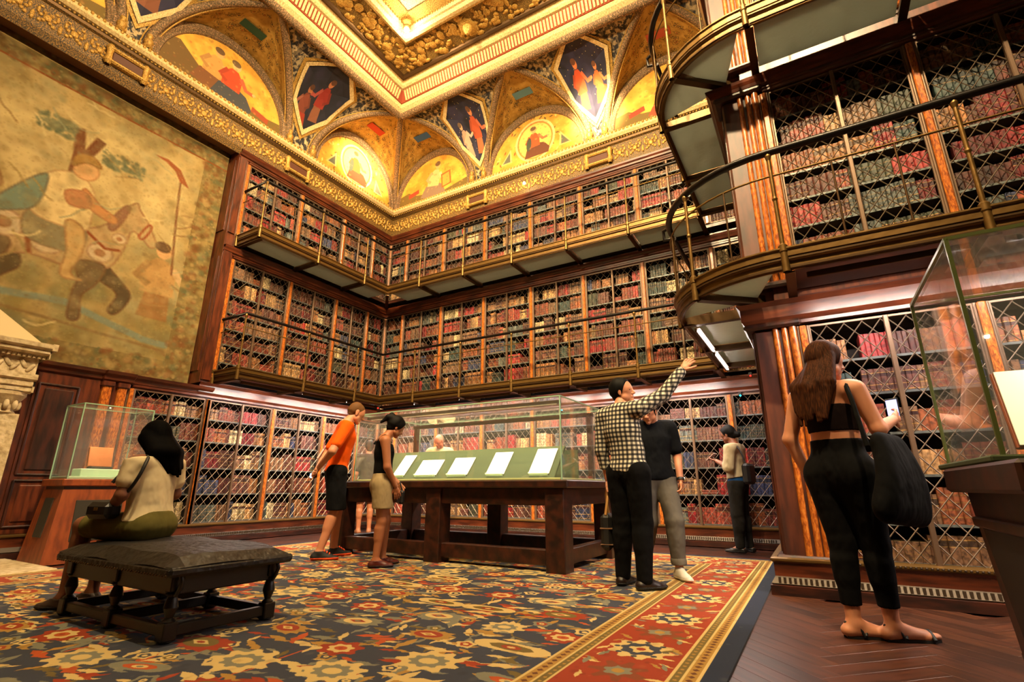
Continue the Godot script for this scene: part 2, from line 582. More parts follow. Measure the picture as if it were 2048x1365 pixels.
# ---- shell: floor, outer walls, flat ceiling ----
func shell() -> void:
	var f := MB.new()
	f.span(Vector3(-0.8, -0.3, -0.8), Vector3(12.9, -0.012, 12.6))
	var floor_ := struct("floor", f, M.dark_wood_h)
	# herringbone blocks of the bare floor that show in the picture
	var pm := []
	for k in 6:
		var m := sm([Color(0.30, 0.16, 0.09), Color(0.275, 0.145, 0.08), Color(0.32, 0.175, 0.10), Color(0.26, 0.135, 0.075), Color(0.29, 0.15, 0.085), Color(0.31, 0.165, 0.10)][k], 0.36)
		var g := noise_tex(0.02, 60 + k, [Color(0.72, 0.7, 0.68), Color(1, 1, 1)], [0.3, 0.7], FastNoiseLite.TYPE_SIMPLEX_SMOOTH, 4, 12.0, 128)
		m.albedo_texture = g
		m.uv1_triplanar = true
		m.uv1_scale = Vector3(8, 1, 0.8)
		pm.append(m)
	var blk := MB.new()
	var L := 0.60
	var W := 0.12
	blk.cbox(Vector3(0, -0.012, 0), Vector3(W - 0.0015, 0.024, L - 0.0015), 0.0008)
	var bm := blk.mesh()
	var count := 0
	# in a frame turned by 45 degrees: one lying and one standing block per step (1, 1), bands 5 blocks apart
	var dirs := [Vector2(1, 1).normalized() * W, Vector2(-1, 1).normalized() * W]
	for mm in range(-4, 4):
		for k in range(-4, 60):
			for s in 2:
				var q := Vector2(k + mm * 5 + (2.5 if s == 0 else 0.5), k - mm * 5 + (0.5 if s == 0 else 3.5))
				var p: Vector2 = Vector2(8.6, 0.0) + dirs[0] * q.x + dirs[1] * q.y
				if p.x < 7.5 or p.x > 9.9 or p.y < 0.1 or p.y > 7.0 or (p.x > 8.05 and p.y < 3.3) or count >= 300:
					continue
				var o := obj("floor_block", bm, pm[rng.randi() % 6], floor_)
				o.position = Vector3(p.x, 0, p.y)
				o.rotation.y = PI / 4 if s == 0 else -PI / 4
				count += 1
	var w := MB.new()
	w.span(Vector3(-0.8, 0, -0.8), Vector3(-0.42, 9.9, 12.6))
	struct("wall_left", w, M.plaster)
	w = MB.new()
	w.span(Vector3(-0.42, 0, -0.8), Vector3(12.9, 9.9, -0.42))
	struct("wall_back", w, M.plaster)
	w = MB.new()
	w.span(Vector3(12.5, 0, -0.42), Vector3(12.9, 9.9, 12.6))
	struct("wall_right", w, M.dark_wood)
	w = MB.new()
	w.span(Vector3(-0.42, 0, 12.2), Vector3(12.5, 9.9, 12.6))
	struct("wall_front", w, M.dark_wood)
	# upper zone of the left and back walls that carries the frieze and the lunettes
	w = MB.new()
	w.span(Vector3(-0.42, 6.7, 0), Vector3(-0.012, 8.95, 12.2))
	struct("wall_left_upper", w, M.plaster)
	w = MB.new()
	w.span(Vector3(-0.42, 2.3, 3.93), Vector3(-0.31, 6.7, 12.2))
	struct("wall_left_recess", w, M.plaster)
	w = MB.new()
	w.span(Vector3(-0.42, 6.7, -0.42), Vector3(8.4, 8.95, -0.012))
	struct("wall_back_upper", w, M.plaster)

# ---- painted cove: a point at s along the wall, th round a lunette ----
const Y0 := 7.45
const RISE := 1.42
const DEEP := 1.3

func on_wall(side: int, s: float, y: float, d: float) -> Vector3:
	return Vector3(s, y, d) if side == 0 else Vector3(d, y, s)

func put_quad(b: MB, side: int, p: Array, uvs := []) -> void:
	# mirrored for the left wall so that faces keep looking into the hall
	if side == 0:
		if uvs: b.quad(p[0], p[1], p[2], p[3], uvs[0], uvs[1], uvs[2], uvs[3])
		else: b.quad(p[0], p[1], p[2], p[3])
	else:
		if uvs: b.quad(p[1], p[0], p[3], p[2], uvs[1], uvs[0], uvs[3], uvs[2])
		else: b.quad(p[1], p[0], p[3], p[2])

func groin(mid: float, al: float, ar: float, th: float, side: int) -> Vector3:
	var sn := sin(th)
	var a := al if sn < 0 else ar
	return on_wall(side, mid + a * sn, Y0 + RISE * cos(th), DEEP * (1.0 - absf(sn)))

func arch(mid: float, al: float, ar: float, th: float, side: int, h := 1.3, k := 1.0, d := 0.0) -> Vector3:
	var sn := sin(th)
	return on_wall(side, mid + (al if sn < 0 else ar) * sn * k, Y0 + h * k * cos(th), d)

func vault() -> void:
	var ceil_ := struct_node("ceiling")
	# flat field above and stepped frame round it
	var b := MB.new()
	b.span(Vector3(-0.42, 9.62, -0.42), Vector3(12.5, 9.9, 12.2))
	obj("ceiling_slab", b, M.gold, ceil_)
	b = MB.new()
	# inner panel field
	b.span(Vector3(2.75, 9.44, 2.75), Vector3(9.6, 9.47, 9.2))
	obj("centre_panel", b, M.cream, ceil_)
	var path := [[Vector3(DEEP, 0, 12.0), Vector3(1, 0, 0)], [Vector3(DEEP, 0, DEEP), Vector3(1, 0, 1)], [Vector3(12.2, 0, DEEP), Vector3(0, 0, 1)]]
	for q in [["frame_fillet", [Vector2(-0.02, 8.84), Vector2(0.03, 8.84), Vector2(0.10, 8.90), Vector2(0.12, 8.98), Vector2(0.08, 9.02)], M.cream],
			["dentil_fascia", [Vector2(0.08, 9.02), Vector2(0.11, 9.02), Vector2(0.20, 9.25), Vector2(0.24, 9.26)], M.red_band],
			["frame_ovolo", [Vector2(0.19, 9.25), Vector2(0.25, 9.25), Vector2(0.29, 9.28), Vector2(0.30, 9.32), Vector2(0.35, 9.34)], M.cream],
			["frame_cyma", [Vector2(0.35, 9.34), Vector2(0.36, 9.32), Vector2(0.39, 9.32), Vector2(0.42, 9.35), Vector2(0.44, 9.38)], M.bronze],
			["relief_soffit", [Vector2(0.44, 9.38), Vector2(1.04, 9.38)], M.soffit],
			["inner_frame", [Vector2(1.04, 9.36), Vector2(1.04, 9.31), Vector2(1.10, 9.28), Vector2(1.16, 9.28), Vector2(1.20, 9.33), Vector2(1.24, 9.33), Vector2(1.27, 9.40)], M.cream],
			["inner_soffit", [Vector2(1.27, 9.40), Vector2(1.50, 9.42)], M.gold]]:
		b = MB.new()
		b.sweep(q[1], path)
		obj(q[0], b, q[2], ceil_)
	# dentils: cream blocks on the red fascia
	b = MB.new()
	for i in 110:
		var s := DEEP + 0.27 + i * 0.07
		b.T = Transform3D(Basis(Vector3.RIGHT, 0.37), Vector3(s, 9.135, DEEP + 0.158))
		b.box(Vector3.ZERO, Vector3(0.038, 0.215, 0.03))
		b.T = Transform3D(Basis(Vector3.BACK, -0.37), Vector3(DEEP + 0.158, 9.135, s))
		b.box(Vector3.ZERO, Vector3(0.03, 0.215, 0.038))
	b.T = Transform3D.IDENTITY
	stuff(obj("dentils", b, M.cream, ceil_))
	# gilded foliage in relief on the soffit
	b = MB.new()
	for i in 900:
		var s := rng.randf_range(DEEP + 0.45, 8.6)
		var d := rng.randf_range(DEEP + 0.47, DEEP + 0.98)
		if s < d:
			continue
		var p := Vector3(s, 9.375, d) if i % 2 else Vector3(d, 9.375, s)
		var r := rng.randf_range(0.025, 0.075)
		b.blob(p, Vector3(r * rng.randf_range(0.6, 1.6), r * 0.5, r * rng.randf_range(0.6, 1.6)), 6, 3)
	stuff(obj("gilded_foliage", b, M.gold, ceil_))
	b = MB.new()
	for i in 120:
		var s := DEEP + 1.3 + i * 0.06
		b.blob(Vector3(s, 9.39, DEEP + 1.28), Vector3(0.018, 0.018, 0.018), 6, 3)
		b.blob(Vector3(DEEP + 1.28, 9.39, s), Vector3(0.018, 0.018, 0.018), 6, 3)
	stuff(obj("pearl_row", b, M.gold, ceil_))
	# a gilded boss on the back soffit
	var boss := MB.new()
	boss.T = Transform3D(Basis(Vector3.RIGHT, PI), Vector3(3.62, 9.37, DEEP + 0.72))
	boss.lathe([Vector2(0.17, 0.0), Vector2(0.17, 0.03), Vector2(0.10, 0.05), Vector2(0.08, 0.12), Vector2(0.03, 0.2), Vector2(0.0, 0.21)], Vector3.ZERO, 10)
	obj("ceiling_boss", boss, M.gold, ceil_)
	# vault cells, spandrels, ribs
	var cells := {0: [[1.3, 1.3, 1.13], [4.01, 1.26, 1.26], [6.85, 1.26, 1.26], [9.69, 1.26, 1.26]], 1: [[1.3, 1.3, 1.21], [4.34, 1.28, 1.28], [7.27, 1.28, 1.28], [10.1, 1.28, 1.28]]}
	var web := scroll_mat()
	var paints := {0: [2, 1, 3, 4], 1: [5, 6, 7, 4]}
	var N := 20
	for side in 2:
		var lst: Array = cells[side]
		for ci in lst.size():
			var mid: float = lst[ci][0]
			var al: float = lst[ci][1]
			var ar: float = lst[ci][2]
			b = MB.new()
			for i in N:
				var t0 := -PI / 2 + PI * i / N
				var t1 := -PI / 2 + PI * (i + 1) / N
				for j in 4:
					var u0 := j / 4.0
					var u1 := (j + 1) / 4.0
					var q := []
					for k in [[t0, u0], [t1, u0], [t1, u1], [t0, u1]]:
						var A := arch(mid, al, ar, k[0], side)
						var G := groin(mid, al, ar, k[0], side)
						q.append(A.lerp(G, k[1]))
					var us := [Vector2(t0 * 1.2, u0), Vector2(t1 * 1.2, u0), Vector2(t1 * 1.2, u1), Vector2(t0 * 1.2, u1)]
					put_quad(b, side, q, us)
			obj("vault_cell", b, web, ceil_)
			# band of moulding round the lunette
			b = MB.new()
			for i in 24:
				var t0 := -PI / 2 + PI * i / 24
				var t1 := -PI / 2 + PI * (i + 1) / 24
				for pr in [[1.0, 0.04, 0.93, 0.06], [0.93, 0.06, 0.90, 0.03], [0.90, 0.03, 0.87, 0.045], [0.87, 0.045, 0.855, 0.0]]:
					put_quad(b, side, [arch(mid, al, ar, t0, side, 1.3, pr[0], pr[1]), arch(mid, al, ar, t1, side, 1.3, pr[0], pr[1]), arch(mid, al, ar, t1, side, 1.3, pr[2], pr[3]), arch(mid, al, ar, t0, side, 1.3, pr[2], pr[3])])
			obj("lunette_band", b, M.rib, ceil_)
			# small coloured tablet painted high on the cell
			var tb := MB.new()
			var up := arch(mid, al, ar, 0.0, side).lerp(groin(mid, al, ar, 0.0, side), 0.5)
			var ths := 0.17
			var c0 := arch(mid, al, ar, -ths, side).lerp(groin(mid, al, ar, -ths, side), 0.42) + Vector3(0, -0.012, 0)
			var c1 := arch(mid, al, ar, ths, side).lerp(groin(mid, al, ar, ths, side), 0.42) + Vector3(0, -0.012, 0)
			var c2 := arch(mid, al, ar, ths, side).lerp(groin(mid, al, ar, ths, side), 0.58) + Vector3(0, -0.012, 0)
			var c3 := arch(mid, al, ar, -ths, side).lerp(groin(mid, al, ar, -ths, side), 0.58) + Vector3(0, -0.012, 0)
			put_quad(tb, side, [c0, c1, c2, c3])
			obj("name_tablet", tb, sm([Color(0.20, 0.36, 0.58), Color(0.35, 0.52, 0.58), Color(0.70, 0.30, 0.18), Color(0.6, 0.2, 0.12)][ci] if side == 0 else [Color(0.68, 0.20, 0.10), Color(0.16, 0.30, 0.20), Color(0.5, 0.3, 0.1), Color(0.5, 0.3, 0.1)][ci], 0.8), ceil_)
			# rib along both groins
			for half in 2:
				if side == 1 and ci == 0 and half == 0:
					continue
				var pts := PackedVector3Array()
				for i in 17:
					pts.append(groin(mid, al, ar, (-1.0 if half == 0 else 1.0) * PI / 2 * (1.0 - i / 16.0), side) + Vector3(0, -0.01, 0))
				b = MB.new()
				b.tube(pts, 0.07, 7, false)
				obj("groin_rib", b, M.rib, ceil_)
				b = MB.new()
				for off: float in [-0.09, 0.09]:
					var q2 := PackedVector3Array()
					for p in pts:
						q2.append(p + on_wall(side, off, -0.015, 0.0))
					b.tube(q2, 0.014, 5, false)
				obj("gilt_line", b, M.gold, ceil_)
			# the painting in the lunette
			lunette(side, ci, mid, al, ar, paints[side][ci])
		# spandrels between the cells
		for ci in lst.size() - 1:
			spandrel(ceil_, side, lst[ci][0], lst[ci][2], lst[ci + 1][0], lst[ci + 1][1], ci)
		# rib along the top of the cove
		b = MB.new()
		var e0 := on_wall(side, DEEP, Y0 + RISE - 0.03, DEEP - 0.05)
		var e1 := on_wall(side, 11.0, Y0 + RISE - 0.03, DEEP - 0.05)
		b.tube(PackedVector3Array([e0, e1]), 0.085, 8, true)
		obj("crown_rib", b, M.rib, ceil_)

func cove(side: int, s: float, phi: float, lift := 0.0) -> Vector3:
	# a point of the cove; lift moves it out of the surface into the hall
	var nn := Vector2(cos(phi), -sin(phi))   # (into hall, up)
	return on_wall(side, s, Y0 + RISE * sin(phi) + nn.y * lift, DEEP * (1.0 - cos(phi)) + nn.x * lift)

func spandrel(par: Node3D, side: int, m0: float, a0: float, m1: float, a1: float, ci: int) -> void:
	var b := MB.new()
	var N := 14
	var lo := func(phi: float) -> float: return m0 + a0 * cos(phi)
	var hi := func(phi: float) -> float: return m1 - a1 * cos(phi)
	for i in N:
		var p0 := PI / 2 * i / N
		var p1 := PI / 2 * (i + 1) / N
		var l0: float = lo.call(p0)
		var h0: float = hi.call(p0)
		var l1: float = lo.call(p1)
		var h1: float = hi.call(p1)
		put_quad(b, side, [cove(side, l0, p0), cove(side, h0, p0), cove(side, h1, p1), cove(side, l1, p1)])
	obj("spandrel", b, M.putti, par)
	# hexagonal painted panel with a double frame, lying on the cove
	var c := (m0 + m1) * 0.5
	var half := (m1 - m0) * 0.5
	var hexs := []
	for k: float in [1.0, 1.16, 1.3]:
		var pts := []
		for q in [[0.0, 0.20], [0.235, 0.42], [0.33, 0.74], [0.10, 0.93], [-0.10, 0.93], [-0.33, 0.74], [-0.235, 0.42]]:
			var cx: float = q[0] * k
			var cy: float = 0.62 + (q[1] - 0.62) * (1.0 + (k - 1.0) * 0.9)
			pts.append(Vector2(c + cx * half * 1.02, clampf(cy, 0.1, 0.975) * PI / 2))
		hexs.append(pts)
	var t := thing("zodiac_panel", ["dark hexagonal ceiling panel with a pale and an orange figure", "blue hexagonal ceiling panel with two orange figures among stars", "hexagonal painted panel hidden behind the upper right gallery"][ci] if side == 0 else ["large dark hexagonal ceiling panel with red figures over grey clouds", "hexagonal painted panel of the left cove beside the picture edge", "hexagonal painted panel of the left cove far outside the picture"][ci], "mural", Vector3.ZERO, 0.0, "painted hexagons of the cove")
	b = MB.new()
	var n := 7
	for k in n:
		var p: Vector2 = hexs[0][k]
		var q: Vector2 = hexs[0][(k + 1) % n]
		# fan in four rings so that the panel follows the curve
		for r in 4:
			var f0 := r / 4.0
			var f1 := (r + 1) / 4.0
			var cc := Vector2(c, 0.62 * PI / 2)
			var qs := [cc.lerp(p, f0), cc.lerp(q, f0), cc.lerp(q, f1), cc.lerp(p, f1)]
			var vs := []
			var us := []
			for z: Vector2 in qs:
				vs.append(cove(side, z.x, z.y, 0.03))
				us.append(Vector2(0.5 + (z.x - c) / (half * 0.8), 1.0 - z.y / (PI / 2)))
			put_quad(b, side, vs, us)
	obj("painting", b, hex_paint(ci + side * 3), t)
	for ring in 2:
		b = MB.new()
		for k in n:
			var p: Vector2 = hexs[ring][k]
			var q: Vector2 = hexs[ring][(k + 1) % n]
			var p2: Vector2 = hexs[ring + 1][k]
			var q2: Vector2 = hexs[ring + 1][(k + 1) % n]
			for s in 3:
				var f0 := s / 3.0
				var f1 := (s + 1) / 3.0
				put_quad(b, side, [cove(side, p.lerp(q, f0).x, p.lerp(q, f0).y, 0.05 - ring * 0.02), cove(side, p.lerp(q, f1).x, p.lerp(q, f1).y, 0.05 - ring * 0.02), cove(side, p2.lerp(q2, f1).x, p2.lerp(q2, f1).y, 0.055 - ring * 0.03), cove(side, p2.lerp(q2, f0).x, p2.lerp(q2, f0).y, 0.055 - ring * 0.03)])
		obj("panel_frame", b, M.cream if ring == 0 else M.gold, t)
	# capital: a gilded bust at each spring of the ribs
	for sx: float in [m0 + a0, m1 - a1]:
		b = MB.new()
		var base := on_wall(side, sx, 7.42, 0.08)
		b.lathe([Vector2(0.05, 0.0), Vector2(0.075, 0.03), Vector2(0.05, 0.07), Vector2(0.07, 0.13), Vector2(0.055, 0.17), Vector2(0.03, 0.19), Vector2(0.045, 0.23), Vector2(0.04, 0.27), Vector2(0.0, 0.30)], base, 10)
		obj("gilded_capital", b, M.gold, par)

func scroll_mat() -> StandardMaterial3D:
	# gold ground with brown scrolls and small flowers
	var im := Image.create(512, 512, false, Image.FORMAT_RGBA8)
	im.fill(Color(0.66, 0.51, 0.22))
	mottle(im, [Color(0.76, 0.62, 0.32), Color(0.54, 0.40, 0.15), Color(0.70, 0.55, 0.25)], 500, [10, 20, 34], 0.5, 4)
	var g := RandomNumberGenerator.new()
	g.seed = 9
	for i in 70:
		var c := Vector2(g.randf() * 512, g.randf() * 512)
		var pts := PackedVector2Array()
		var r := g.randf_range(14, 34)
		var a := g.randf() * TAU
		for k in 18:
			var rr := r * (1.0 - k / 22.0)
			pts.append(c + Vector2(cos(a + k * 0.42), sin(a + k * 0.42)) * rr)
		fill_poly(im, line_poly(pts, 3.2), Color(0.30, 0.22, 0.09))
		fill_poly(im, ell(c.x, c.y, 6, 6, 12, 0, 0.2, 5), [Color(0.25, 0.2, 0.1), Color(0.55, 0.24, 0.1), Color(0.22, 0.25, 0.2)][i % 3])
		fill_poly(im, ell(c.x + r, c.y + r * 0.4, 7, 3, 10, a), Color(0.28, 0.24, 0.11))
		fill_poly(im, ell(c.x - r, c.y + r * 0.5, 7, 3, 10, -a), Color(0.33, 0.2, 0.08))
	var m := tex_mat(im, 0.6)
	m.metallic = 0.1
	return m

func figure(im: Image, c: Vector2, h: float, robe: Color, cloak: Color, skin: Color, lean := 0.0, seated := true) -> void:
	# a simple draped person: robe, cloak, arms, head
	var f := func(x: float, y: float) -> Vector2: return c + Vector2(x, y).rotated(lean) * h
	if seated:
		fill_poly(im, PackedVector2Array([f.call(-0.30, 0.0), f.call(0.42, 0.0), f.call(0.46, -0.16), f.call(0.30, -0.36), f.call(0.05, -0.42), f.call(-0.22, -0.30)]), cloak)
	else:
		fill_poly(im, PackedVector2Array([f.call(-0.16, 0.0), f.call(0.16, 0.0), f.call(0.13, -0.4), f.call(-0.11, -0.4)]), cloak)
	fill_poly(im, PackedVector2Array([f.call(-0.18, -0.30), f.call(0.17, -0.32), f.call(0.16, -0.62), f.call(0.05, -0.76), f.call(-0.08, -0.76), f.call(-0.2, -0.6)]), robe)
	fill_poly(im, line_poly(PackedVector2Array([f.call(0.12, -0.68), f.call(0.26, -0.5), f.call(0.4, -0.52)]), h * 0.085), robe.lightened(0.12))
	fill_poly(im, line_poly(PackedVector2Array([f.call(-0.14, -0.68), f.call(-0.24, -0.48), f.call(-0.1, -0.4)]), h * 0.08), robe.darkened(0.15))
	var hd: Vector2 = f.call(-0.01, -0.87)
	fill_poly(im, ell(hd.x, hd.y, h * 0.085, h * 0.105, 14), skin)
	var hr: Vector2 = f.call(-0.03, -0.92)
	fill_poly(im, ell(hr.x, hr.y, h * 0.09, h * 0.07, 12), skin.darkened(0.5))
	var hn: Vector2 = f.call(0.42, -0.53)
	fill_poly(im, ell(hn.x, hn.y, h * 0.04, h * 0.035, 8), skin)

func lunette(side: int, ci: int, mid: float, al: float, ar: float, which: int) -> void:
	var im := Image.create(512, 288, false, Image.FORMAT_RGBA8)
	var med := which == 1 or which == 5   # medallion type
	im.fill(Color(0.80, 0.56, 0.18) if med else Color(0.86, 0.64, 0.22))
	mottle(im, [Color(0.90, 0.70, 0.30), Color(0.74, 0.50, 0.15), Color(0.86, 0.66, 0.26)], 260, [12, 24, 40], 0.5, which)
	if med:
		# scrolls, two small triangles, a round picture in a pale ring
		var g := RandomNumberGenerator.new()
		g.seed = which
		for i in 60:
			var c := Vector2(g.randf() * 512, g.randf() * 288)
			fill_poly(im, ell(c.x, c.y, 9, 5, 10, g.randf() * 3.0, 0.25, 4), [Color(0.58, 0.30, 0.10), Color(0.42, 0.32, 0.12), Color(0.9, 0.74, 0.4)][i % 3])
		for sx: float in [-1.0, 1.0]:
			var tx := 256 + sx * 165
			fill_poly(im, PackedVector2Array([Vector2(tx - 34, 235), Vector2(tx + 34, 235), Vector2(tx - sx * 26, 150)]), Color(0.80, 0.66, 0.40))
			fill_poly(im, PackedVector2Array([Vector2(tx - 22, 228), Vector2(tx + 22, 228), Vector2(tx - sx * 20, 172)]), Color(0.36, 0.36, 0.30))
		fill_poly(im, ell(256, 150, 112, 122, 48), Color(0.86, 0.74, 0.48))
		fill_poly(im, ell(256, 150, 100, 110, 48), Color(0.72, 0.48, 0.2))
		fill_poly(im, ell(256, 150, 92, 101, 48), Color(0.88, 0.72, 0.36))
		figure(im, Vector2(252, 246), 185, Color(0.72, 0.30, 0.12), Color(0.38, 0.20, 0.10), Color(0.80, 0.58, 0.36))
		fill_poly(im, ell(222, 165, 14, 40, 14, 0.1), Color(0.24, 0.26, 0.20))
	else:
		fill_poly(im, PackedVector2Array([Vector2(0, 288), Vector2(0, 205), Vector2(70, 190), Vector2(130, 225), Vector2(230, 240), Vector2(330, 250), Vector2(512, 215), Vector2(512, 288)]), Color(0.42, 0.34, 0.13))
		var robe: Color = {2: Color(0.80, 0.68, 0.44), 3: Color(0.75, 0.5, 0.3), 4: Color(0.6, 0.3, 0.2), 6: Color(0.74, 0.26, 0.12), 7: Color(0.72, 0.45, 0.2)}.get(which, Color(0.7, 0.3, 0.2))
		var cloak: Color = {2: Color(0.52, 0.42, 0.34), 3: Color(0.62, 0.26, 0.14), 6: Color(0.24, 0.25, 0.27)}.get(which, Color(0.4, 0.3, 0.25))
		if which == 6:
			# two figures: a bearded one behind, one with a grey skirt in front
			fill_poly(im, PackedVector2Array([Vector2(0, 288), Vector2(0, 150), Vector2(60, 130), Vector2(150, 200), Vector2(190, 288)]), Color(0.40, 0.30, 0.13))
			figure(im, Vector2(180, 262), 225, Color(0.76, 0.55, 0.28), Color(0.45, 0.28, 0.14), Color(0.82, 0.60, 0.36), 0.15)
			figure(im, Vector2(262, 268), 225, robe, cloak, Color(0.85, 0.66, 0.44), 0.1)
			fill_poly(im, PackedVector2Array([Vector2(370, 215), Vector2(448, 230), Vector2(446, 258), Vector2(366, 243)]), Color(0.58, 0.25, 0.12))
		else:
			figure(im, Vector2(225, 270), 235, robe, cloak, Color(0.84, 0.62, 0.38), 0.25)
			fill_poly(im, PackedVector2Array([Vector2(300, 140), Vector2(372, 128), Vector2(384, 220), Vector2(310, 232)]), Color(0.62, 0.36, 0.12))
			fill_poly(im, PackedVector2Array([Vector2(310, 150), Vector2(362, 140), Vector2(372, 212), Vector2(318, 222)]), Color(0.80, 0.58, 0.24))
			fill_poly(im, PackedVector2Array([Vector2(70, 205), Vector2(142, 188), Vector2(146, 214), Vector2(74, 232)]), Color(0.70, 0.22, 0.12))
	mottle(im, [Color(0.5, 0.32, 0.12), Color(0.95, 0.8, 0.5), Color(0.6, 0.3, 0.15)], 300, [3, 5, 8], 0.25, which + 50)
	var b := MB.new()
	for i in 28:
		var t0 := -PI / 2 + PI * i / 28
		var t1 := -PI / 2 + PI * (i + 1) / 28
		var p := [arch(mid, al, ar, t0, side, 1.3, 0.87, 0.01), arch(mid, al, ar, t1, side, 1.3, 0.87, 0.01)]
		var ctr := on_wall(side, mid, Y0 - 0.05, 0.01)
		var us := []
		for q: Vector3 in [p[0], p[1], ctr]:
			var s: float = q.x if side == 0 else q.z
			var u := (s - mid) / ((al if s < mid else ar) * 0.87) * 0.5 + 0.5
			us.append(Vector2(u if side == 0 else 1.0 - u, 1.0 - (q.y - Y0 + 0.05) / 1.2))
		put_quad(b, side, [ctr, ctr, p[1], p[0]], [us[2], us[2], us[1], us[0]])
	var lab := {0: ["seated figure with an easel painted in the lunette nearest the corner, back wall", "round medallion with a red-robed bust in the lunette above the back bookcases", "yellow lunette with a red-cloaked figure beside the upper right gallery", "lunette hidden behind the right-hand bookcases"], 1: ["spot-lit round medallion in the lunette next to the corner, left wall", "large lunette with a red and grey draped couple above the tapestry", "lunette with an orange figure at the top left picture edge", "lunette of the left wall outside the picture"]}
	var o := obj("lunette_mural", b, tex_mat(im, 0.8))
	tag(o, lab[side][ci], "mural", "lunette paintings")

func hex_paint(which: int) -> StandardMaterial3D:
	var im := Image.create(256, 256, false, Image.FORMAT_RGBA8)
	im.fill(Color(0.10, 0.10, 0.15) if which == 3 else Color(0.15, 0.14, 0.24))
	mottle(im, [Color(0.14, 0.13, 0.2), Color(0.08, 0.08, 0.12), Color(0.2, 0.18, 0.28)], 120, [14, 24], 0.5, which + 80)
	var g := RandomNumberGenerator.new()
	g.seed = which + 4
	if which != 3:
		for i in 50:
			im.fill_rect(Rect2i(g.randi_range(30, 226), g.randi_range(10, 200), 2, 2), Color(0.85, 0.75, 0.45))
	fill_poly(im, PackedVector2Array([Vector2(0, 256), Vector2(0, 190), Vector2(60, 178), Vector2(120, 205), Vector2(190, 188), Vector2(256, 175), Vector2(256, 256)]), Color(0.50, 0.45, 0.42) if which == 3 else Color(0.62, 0.58, 0.58))
	match which:
		0:
			figure(im, Vector2(150, 185), 130, Color(0.70, 0.30, 0.16), Color(0.66, 0.40, 0.24), Color(0.80, 0.52, 0.34), 0.1, false)
			figure(im, Vector2(95, 190), 105, Color(0.74, 0.58, 0.48), Color(0.70, 0.55, 0.44), Color(0.80, 0.62, 0.46), -0.2, false)
		1:
			figure(im, Vector2(95, 180), 125, Color(0.74, 0.28, 0.12), Color(0.70, 0.40, 0.20), Color(0.80, 0.46, 0.26), 0.0, false)
			figure(im, Vector2(175, 175), 95, Color(0.72, 0.36, 0.16), Color(0.66, 0.30, 0.14), Color(0.80, 0.48, 0.28))
		3:
			figure(im, Vector2(105, 175), 125, Color(0.52, 0.14, 0.10), Color(0.50, 0.30, 0.20), Color(0.66, 0.40, 0.26), 0.12, false)
			figure(im, Vector2(165, 205), 110, Color(0.44, 0.20, 0.13), Color(0.56, 0.18, 0.10), Color(0.62, 0.38, 0.24), 0.1)
		_:
			figure(im, Vector2(128, 185), 130, Color(0.70, 0.35, 0.2), Color(0.5, 0.3, 0.2), Color(0.8, 0.5, 0.3))
	return tex_mat(im, 0.8)

